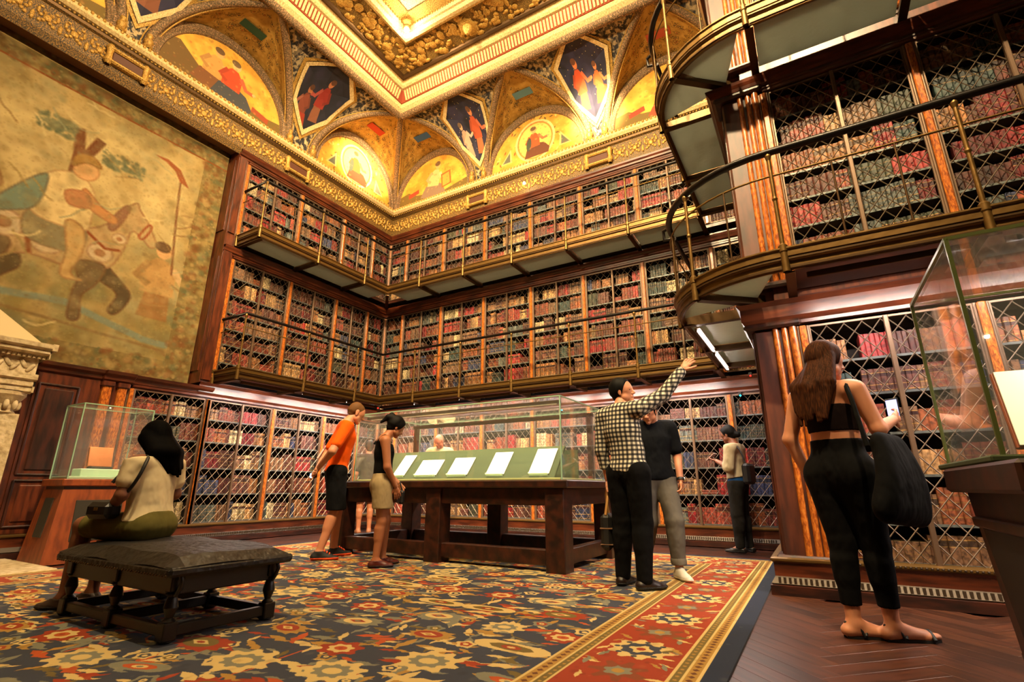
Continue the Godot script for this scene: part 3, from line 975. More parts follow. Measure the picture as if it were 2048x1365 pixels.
# ---- gilded frieze and cornice ----
func cornice() -> void:
	var tr := struct_node("trim_1")
	var path := [[Vector3(0, 0, 12.1), Vector3(1, 0, 0)], [Vector3(0, 0, 0), Vector3(1, 0, 1)], [Vector3(8.2, 0, 0), Vector3(0, 0, 1)]]
	for q in [["frieze_band", [Vector2(0.0, 6.62), Vector2(0.06, 6.72), Vector2(0.06, 7.14), Vector2(0.10, 7.16)], M.frieze],
			["bead_ledge", [Vector2(0.05, 7.14), Vector2(0.10, 7.16), Vector2(0.11, 7.20), Vector2(0.08, 7.205), Vector2(0.08, 7.235)], M.bronze],
			["cornice_crown", [Vector2(0.08, 7.235), Vector2(0.14, 7.24), Vector2(0.18, 7.28), Vector2(0.185, 7.31), Vector2(0.15, 7.34), Vector2(0.13, 7.40), Vector2(0.08, 7.42), Vector2(-0.02, 7.42)], M.cream]]:
		var b := MB.new()
		b.sweep(q[1], path)
		obj(q[0], b, q[2], tr)
	var b2 := MB.new()
	for i in 150:
		var s := 0.14 + i * 0.055
		b2.blob(Vector3(s, 7.225, 0.105), Vector3(0.019, 0.019, 0.019), 6, 3)
		b2.blob(Vector3(0.105, 7.225, s), Vector3(0.019, 0.019, 0.019), 6, 3)
	stuff(obj("bead_row", b2, M.gold, tr))
	# gilded acanthus relief: alternating plumes and rosettes
	b2 = MB.new()
	for side in 2:
		var s := 0.14
		var k := 0
		while s < 8.4:
			var d := 0.06
			var put := func(x: float, y: float, rx: float, ry: float, rd: float) -> void:
				b2.blob(on_wall(side, x, y, d), Vector3(rx, ry, rd) if side == 0 else Vector3(rd, ry, rx), 7, 3)
			if k % 2 == 0:
				put.call(s, 6.93, 0.055, 0.06, 0.03)
				for a in 6:
					put.call(s + cos(a * PI / 3) * 0.075, 6.93 + sin(a * PI / 3) * 0.075, 0.03, 0.03, 0.025)
			else:
				put.call(s, 6.86, 0.03, 0.09, 0.03)
				for sg: float in [-1.0, 1.0]:
					put.call(s + sg * 0.045, 6.99, 0.025, 0.06, 0.025)
					put.call(s + sg * 0.075, 6.84, 0.03, 0.035, 0.025)
					put.call(s + sg * 0.07, 7.06, 0.03, 0.025, 0.02)
			s += 0.15
			k += 1
	stuff(obj("acanthus_relief", b2, M.gold, tr))
	# egg-and-leaf row on the crown
	b2 = MB.new()
	for i in 110:
		var s := 0.2 + i * 0.075
		b2.blob(Vector3(s, 7.372, 0.15), Vector3(0.026, 0.03, 0.018), 6, 3)
		b2.blob(Vector3(0.15, 7.372, s), Vector3(0.018, 0.03, 0.026), 6, 3)
	stuff(obj("leaf_row", b2, M.gold, tr))
	for q in [[0, 2.59], [0, 5.43], [1, 2.8], [1, 5.8], [1, 8.7]]:
		var side: int = q[0]
		var s: float = q[1]
		var t := MB.new()
		var p := on_wall(side, s, 6.93, 0.09)
		var size := Vector3(0.40, 0.15, 0.06)
		t.cbox(p, size if side == 0 else Vector3(size.z, size.y, size.x), 0.012)
		var c := obj("cartouche", t, M.tablet, tr)
		t = MB.new()
		for e in [[0, 0.105, 0.50, 0.06], [0, -0.105, 0.50, 0.06]]:
			var pp := on_wall(side, s + e[0], 6.93 + e[1], 0.1)
			var sz := Vector3(e[2], e[3], 0.1)
			t.cbox(pp, sz if side == 0 else Vector3(sz.z, sz.y, sz.x), 0.02)
		for sg: float in [-1.0, 1.0]:
			var pp := on_wall(side, s + sg * 0.235, 6.93, 0.1)
			t.lathe([Vector2(0.03, -0.17), Vector2(0.06, -0.12), Vector2(0.04, -0.03), Vector2(0.04, 0.03), Vector2(0.06, 0.12), Vector2(0.03, 0.17)], pp, 8)
		obj("cartouche_frame", t, M.gold, c)

# ---- books ----
# spine colours: leather browns, tans, creams, reds, a few greens and blues
const SPINES := [Vector3(0.36, 0.16, 0.10), Vector3(0.46, 0.20, 0.12), Vector3(0.29, 0.13, 0.09), Vector3(0.55, 0.30, 0.17), Vector3(0.63, 0.42, 0.25), Vector3(0.70, 0.54, 0.36), Vector3(0.78, 0.70, 0.54), Vector3(0.55, 0.11, 0.12), Vector3(0.62, 0.17, 0.17), Vector3(0.42, 0.08, 0.09), Vector3(0.58, 0.26, 0.20), Vector3(0.25, 0.26, 0.20), Vector3(0.20, 0.27, 0.26), Vector3(0.20, 0.23, 0.36), Vector3(0.34, 0.37, 0.36), Vector3(0.66, 0.12, 0.26), Vector3(0.50, 0.36, 0.26), Vector3(0.40, 0.24, 0.20)]
const SPINE_WORDS := ["brown", "russet", "dark brown", "light brown", "tan", "pale tan", "cream", "crimson", "red", "deep maroon", "rose brown", "olive green", "dark teal", "navy blue", "slate grey", "pink red", "fawn", "umber"]
# how often each colour comes up, the same in every case of the hall
const MIX := [0, 0, 1, 1, 2, 3, 3, 4, 4, 5, 5, 6, 7, 8, 9, 10, 10, 11, 12, 13, 14, 16, 16, 17, 17]

func book_shape(b: MB, w: float, h: float, d: float, base: Vector3, style: int) -> void:
	# origin at the foot of the spine, spine towards +z; banded round spine, boards, page block
	var gilt := Vector3(0.72, 0.56, 0.28)
	var tint := func(f: float) -> Color: return lin(clampf(base.x * f, 0, 1), clampf(base.y * f, 0, 1), clampf(base.z * f, 0, 1))
	var prof := PackedVector2Array([Vector2(-0.5, -0.12), Vector2(-0.34, 0.0), Vector2(0.34, 0.0), Vector2(0.5, -0.12)])
	for q in prof.size():
		prof[q] = Vector2(prof[q].x * w, prof[q].y * w)
	var ys: Array
	var cs: Array
	match style:
		0:
			ys = [0.0, 0.06, 0.09, 0.30, 0.33, 0.66, 0.80, 0.83, 1.0]
			cs = [base, gilt, base, gilt, base, Vector3(0.22, 0.08, 0.06), gilt, base]
		1:
			ys = [0.0, 0.18, 0.20, 0.38, 0.40, 0.58, 0.60, 0.78, 0.80, 1.0]
			cs = [base, gilt * 0.8, base, gilt * 0.8, base, gilt * 0.8, base, gilt * 0.8, base]
		2:
			ys = [0.0, 0.60, 0.62, 0.84, 0.86, 1.0]
			cs = [base, gilt, base * 0.6, gilt, base]
		_:
			ys = [0.0, 0.5, 1.0]
			cs = [base, base * 1.05]
	for k in cs.size():
		var cc: Vector3 = cs[k]
		b.col = lin(clampf(cc.x, 0, 1), clampf(cc.y, 0, 1), clampf(cc.z, 0, 1))
		for j in 3:
			var p := prof[j]
			var q := prof[j + 1]
			b.quad(Vector3(p.x, ys[k] * h, p.y), Vector3(q.x, ys[k] * h, q.y), Vector3(q.x, ys[k + 1] * h, q.y), Vector3(p.x, ys[k + 1] * h, p.y))
	b.col = tint.call(0.95)
	var e := prof[0].y
	b.quad(Vector3(-w / 2, 0, -d), Vector3(-w / 2, 0, e), Vector3(-w / 2, h, e), Vector3(-w / 2, h, -d))
	b.quad(Vector3(w / 2, 0, e), Vector3(w / 2, 0, -d), Vector3(w / 2, h, -d), Vector3(w / 2, h, e))
	b.quad(Vector3(-w / 2, 0, -d), Vector3(w / 2, 0, -d), Vector3(w / 2, 0, e), Vector3(-w / 2, 0, e))
	b.quad(prof_v(prof[0], h), prof_v(prof[1], h), prof_v(prof[2], h), prof_v(prof[3], h))
	b.col = lin(0.70, 0.62, 0.46)
	b.quad(Vector3(-w / 2, h - 0.004, e), Vector3(w / 2, h - 0.004, e), Vector3(w / 2, h - 0.004, -d), Vector3(-w / 2, h - 0.004, -d))

func prof_v(p: Vector2, h: float) -> Vector3:
	return Vector3(p.x, h, p.y)

var far_books := MB.new()
var book_kinds := {}
var near_count := 0

func fill_shelf(unit: Transform3D, x0: float, x1: float, y: float, clear: float, mix: Array, near: String, row: int, tall := 0.93) -> void:
	# books from x0 to x1 on the shelf at y; near: words that place single books, or empty for the far mass
	var x := x0 + 0.006
	var nth := 0
	while x < x1 - 0.02:
		var ci: int = mix[rng.randi() % mix.size()]
		var run := rng.randi_range(2, 9)
		var w := rng.randf_range(0.026, 0.052) if not near else rng.randf_range(0.030, 0.056)
		var h := clear * rng.randf_range(tall * 0.70, tall)
		var style := rng.randi() % 4
		var d := rng.randf_range(0.15, 0.22)
		if rng.randf() < 0.09:
			x += rng.randf_range(0.03, 0.10)
		if rng.randf() < 0.06 and x + 0.22 < x1 and not near:
			# a few lying flat
			var wl := rng.randf_range(0.16, 0.22)
			var yy := y
			for k in rng.randi_range(2, 4):
				var th := rng.randf_range(0.03, 0.05)
				if yy + th > y + clear * 0.8:
					break
				var lay := Transform3D(Basis(Vector3.BACK, PI / 2), Vector3(x + wl, yy + th / 2, -0.05))
				far_books.T = unit * lay
				book_shape(far_books, th, wl, d, SPINES[ci], 3)
				yy += th
			x += wl + 0.01
			continue
		for k in run:
			var ww := w * rng.randf_range(0.94, 1.06)
			if x + ww > x1 - 0.004:
				x = x1
				break
			var hh := h * rng.randf_range(0.985, 1.0)
			var back := -0.055 - rng.randf() * 0.02
			if near and near_count < 300:
				nth += 1
				near_count += 1
				var key := ci * 8 + style
				if not book_kinds.has(key):
					var mb := MB.new()
					book_shape(mb, 0.04, 0.25, 0.2, SPINES[ci], style)
					book_kinds[key] = mb.mesh()
				var o := obj("book", book_kinds[key], M.books)
				o.transform = unit * Transform3D(Basis().scaled(Vector3(ww / 0.04, hh / 0.25, 1.0)), Vector3(x + ww / 2, y, back))
				tag(o, "%s book, %s from left on %s shelf up, %s" % [SPINE_WORDS[ci], count_word(nth), ordinal(row), near], "book", "books behind the nearest lattice doors")
			else:
				far_books.T = unit * Transform3D(Basis(), Vector3(x + ww / 2, y, back))
				var f := rng.randf_range(0.72, 1.25)
				book_shape(far_books, ww, hh, d, SPINES[ci] * f, style)
			x += ww + 0.0008

# ---- one bookcase bay: local x across, y up, z out of the wall; its foot at y = 0 of the hall ----
var lattice_cache := {}
func lattice(w: float, h: float, r: float) -> ArrayMesh:
	var key := [snappedf(w, 0.001), snappedf(h, 0.001), r]
	if lattice_cache.has(key):
		return lattice_cache[key]
	var b := MB.new()
	var px := 0.125
	var py := 0.155
	for sg: float in [1.0, -1.0]:
		# lines y = sg * (py / px) * (x - c)
		var c := -h * px / py
		while c < w + h * px / py:
			var a := Vector2(c, 0.0)
			var e := Vector2(c + sg * h * px / py, h)
			# clip to 0..w
			if not ((a.x <= 0 and e.x <= 0) or (a.x >= w and e.x >= w)):
				if a.x < 0: a = a.lerp(e, (0 - a.x) / (e.x - a.x))
				elif a.x > w: a = a.lerp(e, (w - a.x) / (e.x - a.x))
				if e.x < 0: e = e.lerp(a, (0 - e.x) / (a.x - e.x))
				elif e.x > w: e = e.lerp(a, (w - e.x) / (a.x - e.x))
				if a.distance_to(e) > 0.02:
					var zz := 0.003 * sg
					var d := (e - a).normalized()
					var nn := Vector3(-d.y, d.x, 0) * r
					var A := Vector3(a.x, a.y, zz)
					var E := Vector3(e.x, e.y, zz)
					var top := Vector3(0, 0, r)
					b.quad(A - nn, E - nn, E + top, A + top)
					b.quad(A + top, E + top, E + nn, A + nn)
					b.quad(A + nn, E + nn, E - top, A - top)
					b.quad(A - top, E - top, E - nn, A - nn)
			c += px
	# small rosettes where the wires cross the middle
	lattice_cache[key] = b.mesh()
	return lattice_cache[key]

func bay(called: String, label: String, at: Vector3, turn: float, w: float, levels: Array, top: float, y0: float, y1: float, mix: Array, near := "", two := true, left_pil := false, wire_r := 0.0038) -> Node3D:
	# levels: shelf tops; top: head of the doors; y0..y1: whole height
	var t := thing(called, label, "bookcase", at, turn, "bookcases of the hall")
	var u := Transform3D(Basis(Vector3.UP, turn), at)
	var pw := 0.085
	var lo: float = levels[0] - 0.03
	# carcass
	var b := MB.new()
	b.span(Vector3(0, lo - 0.02, -0.36), Vector3(w, top + 0.03, -0.34))
	b.span(Vector3(0, lo - 0.02, -0.34), Vector3(0.02, top, -0.03))
	b.span(Vector3(w - 0.02, lo - 0.02, -0.34), Vector3(w, top, -0.03))
	b.span(Vector3(0, top, -0.34), Vector3(w, top + 0.03, -0.0))
	obj("carcass", b, M.inside, t)
	# head and foot rails
	b = MB.new()
	b.span(Vector3(0, top, -0.03), Vector3(w, y1, 0.0))
	b.sweep([Vector2(0.0, top + 0.02), Vector2(0.02, top + 0.03), Vector2(0.02, top + 0.06), Vector2(0.0, top + 0.08)], [[Vector3(0, 0, 0), Vector3.BACK], [Vector3(w, 0, 0), Vector3.BACK]])
	obj("head_rail", b, M.wood_h, t)
	if lo - 0.02 > y0 + 0.03:
		b = MB.new()
		b.span(Vector3(0, y0, -0.03), Vector3(w, lo, 0.0))
		obj("foot_rail", b, M.dark_wood_h, t)
	# shelves
	for k in levels.size():
		b = MB.new()
		b.span(Vector3(0.02, levels[k] - 0.022, -0.34), Vector3(w - 0.02, levels[k], -0.045))
		var s := obj("shelf", b, M.inside, t)
		b = MB.new()
		b.span(Vector3(0.02, levels[k] - 0.018, -0.045), Vector3(w - 0.02, levels[k] + 0.001, -0.038))
		obj("shelf_edge", b, M.shelf_edge, s)
		var clear: float = (levels[k + 1] if k + 1 < levels.size() else top) - levels[k] - 0.02
		fill_shelf(u, 0.03, w - 0.03, levels[k], clear, mix, near, k, 0.80 if y0 < 0.1 else 0.92)
	# pilasters: burl face between narrow fillets
	for side in ([0, 1] if left_pil else [1]):
		var cx: float = w if side == 1 else 0.0
		b = MB.new()
		b.cbox(Vector3(cx, (lo + top) / 2, 0.005), Vector3(pw * 0.62, top - lo, 0.07), 0.008)
		var p := obj("pilaster", b, M.burl, t)
		b = MB.new()
		for sg: float in [-1.0, 1.0]:
			b.tube(PackedVector3Array([Vector3(cx + sg * pw * 0.42, lo, 0.01), Vector3(cx + sg * pw * 0.42, top, 0.01)]), 0.013, 6)
		obj("fillet", b, M.stile, p)
	# doors
	var x0 := pw * 0.5
	var x1 := w - pw * 0.5
	var n := 2 if two else 1
	var dw := (x1 - x0) / n
	for k in n:
		var a := x0 + k * dw
		b = MB.new()
		var f := 0.016
		b.span(Vector3(a, lo, -0.012), Vector3(a + f, top, 0.012))
		b.span(Vector3(a + dw - f, lo, -0.012), Vector3(a + dw, top, 0.012))
		b.span(Vector3(a + f, lo, -0.012), Vector3(a + dw - f, lo + f, 0.012))
		b.span(Vector3(a + f, top - f, -0.012), Vector3(a + dw - f, top, 0.012))
		var dr := obj("door", b, M.stile, t)
		var lt := obj("lattice", lattice(dw - 2 * f, top - lo - 2 * f, wire_r), M.wire, dr)
		lt.position = Vector3(a + f, lo + f, 0)
		stuff(lt)
	if two:
		b = MB.new()
		b.cbox(Vector3((x0 + x1) / 2, (lo + top) / 2, 0.014), Vector3(0.036, top - lo, 0.03), 0.006)
		obj("meeting_stile", b, M.stile, t)
	return t

const T1 := [0.30, 0.71, 1.10, 1.50, 1.85]
const T1C := [0.28, 0.55, 0.90, 1.22, 1.54, 1.83]
const T2 := [2.53, 2.80, 3.11, 3.39, 3.67, 4.0, 4.31]
const T3 := [5.07, 5.42, 5.69, 5.99, 6.27]

func count_word(k: int) -> String:
	if k <= 20:
		return ["first", "second", "third", "fourth", "fifth", "sixth", "seventh", "eighth", "ninth", "tenth", "eleventh", "twelfth", "thirteenth", "fourteenth", "fifteenth", "sixteenth", "seventeenth", "eighteenth", "nineteenth", "twentieth"][k - 1]
	return ["twenty-", "thirty-", "forty-"][(k - 1) / 10 - 2] + count_word((k - 1) % 10 + 1)

func ordinal(k: int) -> String:
	return ["first", "second", "third", "fourth", "fifth", "sixth", "seventh", "eighth"][k]

func bookcases() -> void:
	var xs := [0.0, 0.55, 1.66, 2.77, 3.88, 4.985, 6.095, 7.235, 7.86]
	var zs := [3.72, 2.555, 1.455, 0.575, 0.0]
	var tiers := [[T1, 2.15, 0.0, 2.44, "floor-level"], [T2, 4.60, 2.45, 4.86, "lower gallery"], [T3, 6.50, 4.98, 6.72, "upper gallery"]]
	for ti in 3:
		var q: Array = tiers[ti]
		for k in 8:
			bay("bookcase", "%s lattice bookcase on the back wall, %s bay from the corner" % [q[4], ordinal(k)], Vector3(xs[k], 0, 0), 0.0, xs[k + 1] - xs[k], q[0], q[1], q[2], q[3], MIX, "", xs[k + 1] - xs[k] > 0.7, k == 0)
		for k in 4:
			bay("bookcase", "%s lattice bookcase on the left wall, %s bay from the corner" % [q[4], ordinal(3 - k)], Vector3(0, 0, zs[k]), PI / 2, zs[k] - zs[k + 1], q[0], q[1], q[2], q[3], MIX, "", zs[k] - zs[k + 1] > 0.7, k == 0)
		if ti == 0:
			bay("bookcase", "floor-level lattice bookcase on the left wall beside the glass pedestal case", Vector3(0, 0, 4.80), PI / 2, 1.08, T1, 2.15, 0.0, 2.3, MIX, "", true, true)
		# the projecting block at the right
		var lv: Array = [T1C, T2, T3][ti]
		var where := "lattice case behind tote woman" if ti == 0 else "right-hand lower gallery case"
		for k in 3:
			bay("bookcase", "%s lattice bookcase of the projecting right block, %s bay" % [q[4], ordinal(k)], Vector3(8.28 + k * 1.17, 0, 3.27), 0.0, 1.17, lv, q[1], q[2], q[3], MIX, where if (k == 0 and ti < 2) else "", true, k == 0, 0.0046)
	var o := obj("shelved_books", far_books, M.books)
	stuff(tag(o, "long rows of leather-bound books behind the lattice doors on every level", "books"))
	# plinths with bead and reeded mouldings
	var tr := struct_node("baseboard_hall")
	var pa := [[Vector3(0, 0, 5.84), Vector3(1, 0, 0)], [Vector3(0, 0, 0), Vector3(1, 0, 1)], [Vector3(7.86, 0, 0), Vector3(-1, 0, 1)], [Vector3(7.86, 0, 3.27), Vector3(-1, 0, 1)], [Vector3(12.4, 0, 3.27), Vector3(0, 0, 1)]]
	for e in [["plinth_foot", [Vector2(0, 0), Vector2(0.09, 0), Vector2(0.09, 0.07), Vector2(0.075, 0.075)], M.dark_wood_h],
			["reeded_moulding", [Vector2(0.075, 0.075), Vector2(0.08, 0.085), Vector2(0.055, 0.125), Vector2(0.05, 0.135)], M.reed],
			["plinth_face", [Vector2(0.05, 0.135), Vector2(0.05, 0.235), Vector2(0.06, 0.24)], M.wood_h],
			["bead_moulding", [Vector2(0.06, 0.24), Vector2(0.07, 0.25), Vector2(0.07, 0.265), Vector2(0.045, 0.275), Vector2(-0.02, 0.28)], M.brass]]:
		var b := MB.new()
		b.sweep(e[1], pa)
		obj(e[0], b, e[2], tr)
	var rd := MB.new()
	for i in 260:
		rd.box(Vector3(0.1 + i * 0.029, 0.105, 0.07), Vector3(0.014, 0.045, 0.016))
	for i in 190:
		rd.box(Vector3(0.07, 0.105, 0.1 + i * 0.029), Vector3(0.016, 0.045, 0.014))
	for i in 60:
		rd.box(Vector3(7.84 + i * 0.036, 0.105, 3.34), Vector3(0.018, 0.05, 0.018))
		rd.blob(Vector3(8.3 + i * 0.03, 0.257, 3.342), Vector3(0.009, 0.009, 0.006), 6, 3)
	stuff(obj("reeding", rd, M.reed, tr))
	# horizontal mouldings over each level
	tr = struct_node("trim_2")
	var pb := [[Vector3(0, 0, 3.92), Vector3(1, 0, 0)], [Vector3(0, 0, 0), Vector3(1, 0, 1)], [Vector3(7.86, 0, 0), Vector3(-1, 0, 1)], [Vector3(7.86, 0, 3.27), Vector3(-1, 0, 1)], [Vector3(12.4, 0, 3.27), Vector3(0, 0, 1)]]
	for yy: float in [4.70, 6.60]:
		var b := MB.new()
		b.sweep([Vector2(0.0, yy - 0.05), Vector2(0.03, yy - 0.04), Vector2(0.03, yy - 0.01), Vector2(0.06, yy), Vector2(0.07, yy + 0.03), Vector2(0.09, yy + 0.06), Vector2(0.10, yy + 0.09), Vector2(0.0, yy + 0.10)], pb)
		obj("bookcase_cornice", b, M.wood_h, tr)
	var b3 := MB.new()
	b3.sweep([Vector2(0.0, 2.17), Vector2(0.025, 2.18), Vector2(0.025, 2.21), Vector2(0.05, 2.25), Vector2(0.05, 2.36), Vector2(0.08, 2.40), Vector2(0.0, 2.42)], pb)
	obj("lower_frieze", b3, M.wood_h, tr)
	# end of the left bookcases, a tall panelled cheek
	b3 = MB.new()
	b3.span(Vector3(-0.42, 2.40, 3.74), Vector3(0.02, 6.72, 3.92))
	b3.span(Vector3(0.02, 2.45, 3.77), Vector3(0.05, 4.75, 3.91))
	b3.span(Vector3(-0.28, 2.6, 3.92), Vector3(-0.06, 4.6, 3.935))
	b3.span(Vector3(-0.28, 5.1, 3.92), Vector3(-0.06, 6.5, 3.935))
	b3.span(Vector3(0.02, 5.05, 3.78), Vector3(0.045, 6.55, 3.90))
	struct("trim_3", b3, M.wood)
	# the projecting block: side wall and clustered pier at its corner
	var pr := struct_node("wall_side")
	b3 = MB.new()
	b3.span(Vector3(7.88, 0, -0.4), Vector3(8.1, 9.6, 3.20))
	b3.span(Vector3(8.1, 0, 2.75), Vector3(12.5, 9.6, 2.9))
	b3.span(Vector3(8.1, 6.7, 2.9), Vector3(12.5, 9.6, 3.26))
	b3.span(Vector3(8.1, 2.40, 2.9), Vector3(12.5, 2.56, 3.26))
	b3.span(Vector3(8.1, 4.80, 2.9), Vector3(12.5, 5.02, 3.26))
	obj("block_wall", b3, M.wood, pr)
	for ti in 3:
		var y0: float = [0.27, 2.58, 5.02][ti]
		var y1: float = [2.17, 4.66, 6.58][ti]
		var b := MB.new()
		b.cbox(Vector3(8.06, (y0 + y1) / 2, 3.16), Vector3(0.34, y1 - y0, 0.22), 0.02)
		b.cbox(Vector3(7.93, (y0 + y1) / 2, 2.9), Vector3(0.14, y1 - y0, 0.3), 0.02)
		var pier := obj("corner_pier", b, M.pier_wood, pr)
		b = MB.new()
		for e in [[8.07, 3.268, 0.026], [8.14, 3.268, 0.026], [8.205, 3.27, 0.034]]:
			b.tube(PackedVector3Array([Vector3(e[0], y0, e[1]), Vector3(e[0], y1, e[1])]), e[2], 10)
		obj("burl_shaft", b, M.burl, pier)
		b = MB.new()
		b.cbox(Vector3(8.05, y1 + 0.02, 3.16), Vector3(0.46, 0.06, 0.34), 0.02)
		b.cbox(Vector3(8.05, y0 - 0.01, 3.16), Vector3(0.44, 0.06, 0.32), 0.02)
		obj("pier_cap", b, M.dark_wood, pier)
	# lower part that continues behind the pedestal case is in fireplace_wall()

# ---- galleries: bronze-edged walkways with rails ----
func gallery_path() -> Array:
	# front edge, each point with the outward vector of its mitre
	var p := [[Vector3(0.67, 0, 3.70), Vector3(1, 0, 1)], [Vector3(0.67, 0, 0.67), Vector3(1, 0, 1)], [Vector3(7.22, 0, 0.67), Vector3(-1, 0, 1)], [Vector3(7.22, 0, 2.94), Vector3(-1, 0, 0)]]
	for k in range(1, 13):
		var a := PI / 2 * k / 12
		p.append([Vector3(8.22 - cos(a), 0, 2.94 + sin(a)), Vector3(-cos(a), 0, sin(a))])
	p.append([Vector3(12.4, 0, 3.94), Vector3(0, 0, 1)])
	return p

func galleries() -> void:
	var P := gallery_path()
	var runs := [["on the left wall", [[Vector3(-0.3, 0, 3.70), Vector3(0, 0, 1)], P[0], P[1]]], ["along the back wall", [P[1], P[2]]], ["curving round the projecting right block", P.slice(2)]]
	for lv in 2:
		var top: float = [2.61, 5.05][lv]
		var bot: float = [2.43, 4.86][lv]
		var word: String = ["lower", "upper"][lv]
		for ri in 3:
			var path: Array = runs[ri][1]
			var g := thing("gallery_walkway", "%s gallery walkway with brass edge %s" % [word, runs[ri][0]], "walkway", Vector3.ZERO, 0.0, "gallery walkways")
			var h := top - bot
			var b := MB.new()
			b.sweep([Vector2(-0.05, bot + 0.02), Vector2(-0.02, bot), Vector2(0.0, bot), Vector2(0.0, bot + h * 0.40), Vector2(0.015, bot + h * 0.44), Vector2(0.012, bot + h * 0.56), Vector2(0.03, bot + h * 0.60), Vector2(0.03, top - 0.02), Vector2(0.045, top - 0.012), Vector2(0.045, top), Vector2(-0.05, top)], path)
			obj("fascia", b, M.brass, g)
			b = MB.new()
			b.sweep([Vector2(0.016, bot + h * 0.43), Vector2(0.026, bot + h * 0.46), Vector2(0.026, bot + h * 0.53), Vector2(0.016, bot + h * 0.57)], path)
			b.sweep([Vector2(0.003, bot + 0.005), Vector2(0.012, bot + 0.012), Vector2(0.012, bot + 0.03), Vector2(0.0, bot + 0.035)], path)
			obj("fascia_moulding", b, M.bronze, g)
			# floor panels and beams
			var posts := []
			match ri:
				0:
					for e in [[3.66, 2.52], [2.52, 1.36], [1.36, 0.60]]:
						panel(g, Vector3(0.06, bot, e[1] + 0.04), Vector3(0.64, bot, e[0] - 0.04), lv == 0)
					for z: float in [3.66, 2.52, 1.36]:
						beam(g, Vector3(0.0, bot, z), Vector3(0.66, bot, z))
					beam(g, Vector3(0.0, bot, 0.0), Vector3(0.67, bot, 0.67))
					posts = [[Vector3(0.69, top, 3.72), 1], [Vector3(0.69, top, 2.52), 1], [Vector3(0.69, top, 1.36), 1], [Vector3(0.69, top, 3.12), 0], [Vector3(0.69, top, 1.94), 0], [Vector3(0.02, top, 3.72), 1]]
				1:
					for k in 6:
						var x0: float = 0.10 if k == 0 else 1.58 + (k - 1) * 1.125
						var x1: float = 1.58 + k * 1.125
						panel(g, Vector3(x0 + (0.6 if k == 0 else 0.04), bot, 0.06), Vector3(x1 - 0.04, bot, 0.64), lv == 0)
						beam(g, Vector3(x1, bot, 0.0), Vector3(x1, bot, 0.66))
						posts.append([Vector3(x1 - 0.55, top, 0.69), 0])
						if k < 5 or true:
							posts.append([Vector3(x1, top, 0.69), 1])
				2:
					for e in [[0.70, 1.73], [1.73, 2.90]]:
						panel(g, Vector3(7.25, bot, e[0] + 0.04), Vector3(7.82, bot, e[1] - 0.04))
					for z: float in [0.70, 1.73, 2.92]:
						beam(g, Vector3(7.24, bot, z), Vector3(7.88, bot, z))
					beam(g, Vector3(7.52, bot, 3.64), Vector3(8.02, bot, 3.2))
					# curved corner panels
					for e in [[0, 6], [6, 12]]:
						b = MB.new()
						for k in range(e[0], e[1]):
							var a0: float = PI / 2 * (k + (0.4 if k == e[0] else 0.0)) / 12
							var a1: float = PI / 2 * (k + (0.6 if k == e[1] - 1 else 1.0)) / 12
							var c := Vector3(8.22, bot + 0.05, 2.94)
							var q0 := c + Vector3(-cos(a0), 0, sin(a0)) * 0.98
							var q1 := c + Vector3(-cos(a1), 0, sin(a1)) * 0.98
							var ce := Vector3(7.95, bot + 0.05, 3.2)
							b.quad(ce, q1, q0, ce)
							b.quad(ce + Vector3(0, 0.02, 0), ce + Vector3(0, 0.02, 0), q0 + Vector3(0, 0.02, 0), q1 + Vector3(0, 0.02, 0))
						obj("floor_panel", b, M.glass_floor, g)
					for k in 3:
						var x0 := 8.25 + k * 1.2
						panel(g, Vector3(x0 + 0.04, bot, 3.32), Vector3(x0 + 1.16, bot, 3.92), lv == 0)
						beam(g, Vector3(x0, bot, 3.27), Vector3(x0, bot, 3.93))
						posts.append([Vector3(x0 - 0.02, top, 3.96), 1])
						posts.append([Vector3(x0 + 0.4, top, 3.96), 0])
						posts.append([Vector3(x0 + 0.8, top, 3.96), 0])
					posts.append([Vector3(7.20, top, 2.9), 1])
					posts.append([Vector3(7.20, top, 1.75), 1])
					posts.append([Vector3(7.20, top, 2.3), 0])
					posts.append([Vector3(7.495, top, 3.665), 1])
					for a: float in [0.4, 1.2]:
						posts.append([Vector3(8.22 - cos(a) * 1.02, top, 2.94 + sin(a) * 1.02), 0])
			# a row of beads along the walkway's wall side
			var r := thing("gallery_railing", "%s gallery railing with dark handrail %s" % [word, runs[ri][0]], "railing", Vector3.ZERO, 0.0, "gallery railings")
			for e in posts:
				b = MB.new()
				var foot: Vector3 = e[0]
				if e[1]:
					b.lathe([Vector2(0.028, -0.2), Vector2(0.028, -0.04), Vector2(0.034, -0.03), Vector2(0.034, 0.02), Vector2(0.017, 0.04), Vector2(0.015, 0.42), Vector2(0.022, 0.44), Vector2(0.015, 0.46), Vector2(0.015, 0.80), Vector2(0.026, 0.84), Vector2(0.02, 0.87)], foot, 8)
					obj("post", b, M.brass if lv == 0 else M.brass, r)
				else:
					b.lathe([Vector2(0.008, 0.0), Vector2(0.007, 0.66)], foot, 6)
					obj("baluster", b, M.bronze, r)
			var hr := PackedVector3Array()
			var mr := PackedVector3Array()
			for q in path:
				var p: Vector3 = q[0] + (q[1] as Vector3).normalized() * (0.02 * (q[1] as Vector3).length())
				if ri == 0 and p.x < 0:
					p.x = -0.05
				hr.append(p + Vector3(0, top + 0.88, 0))
				mr.append(p + Vector3(0, top + 0.655, 0))
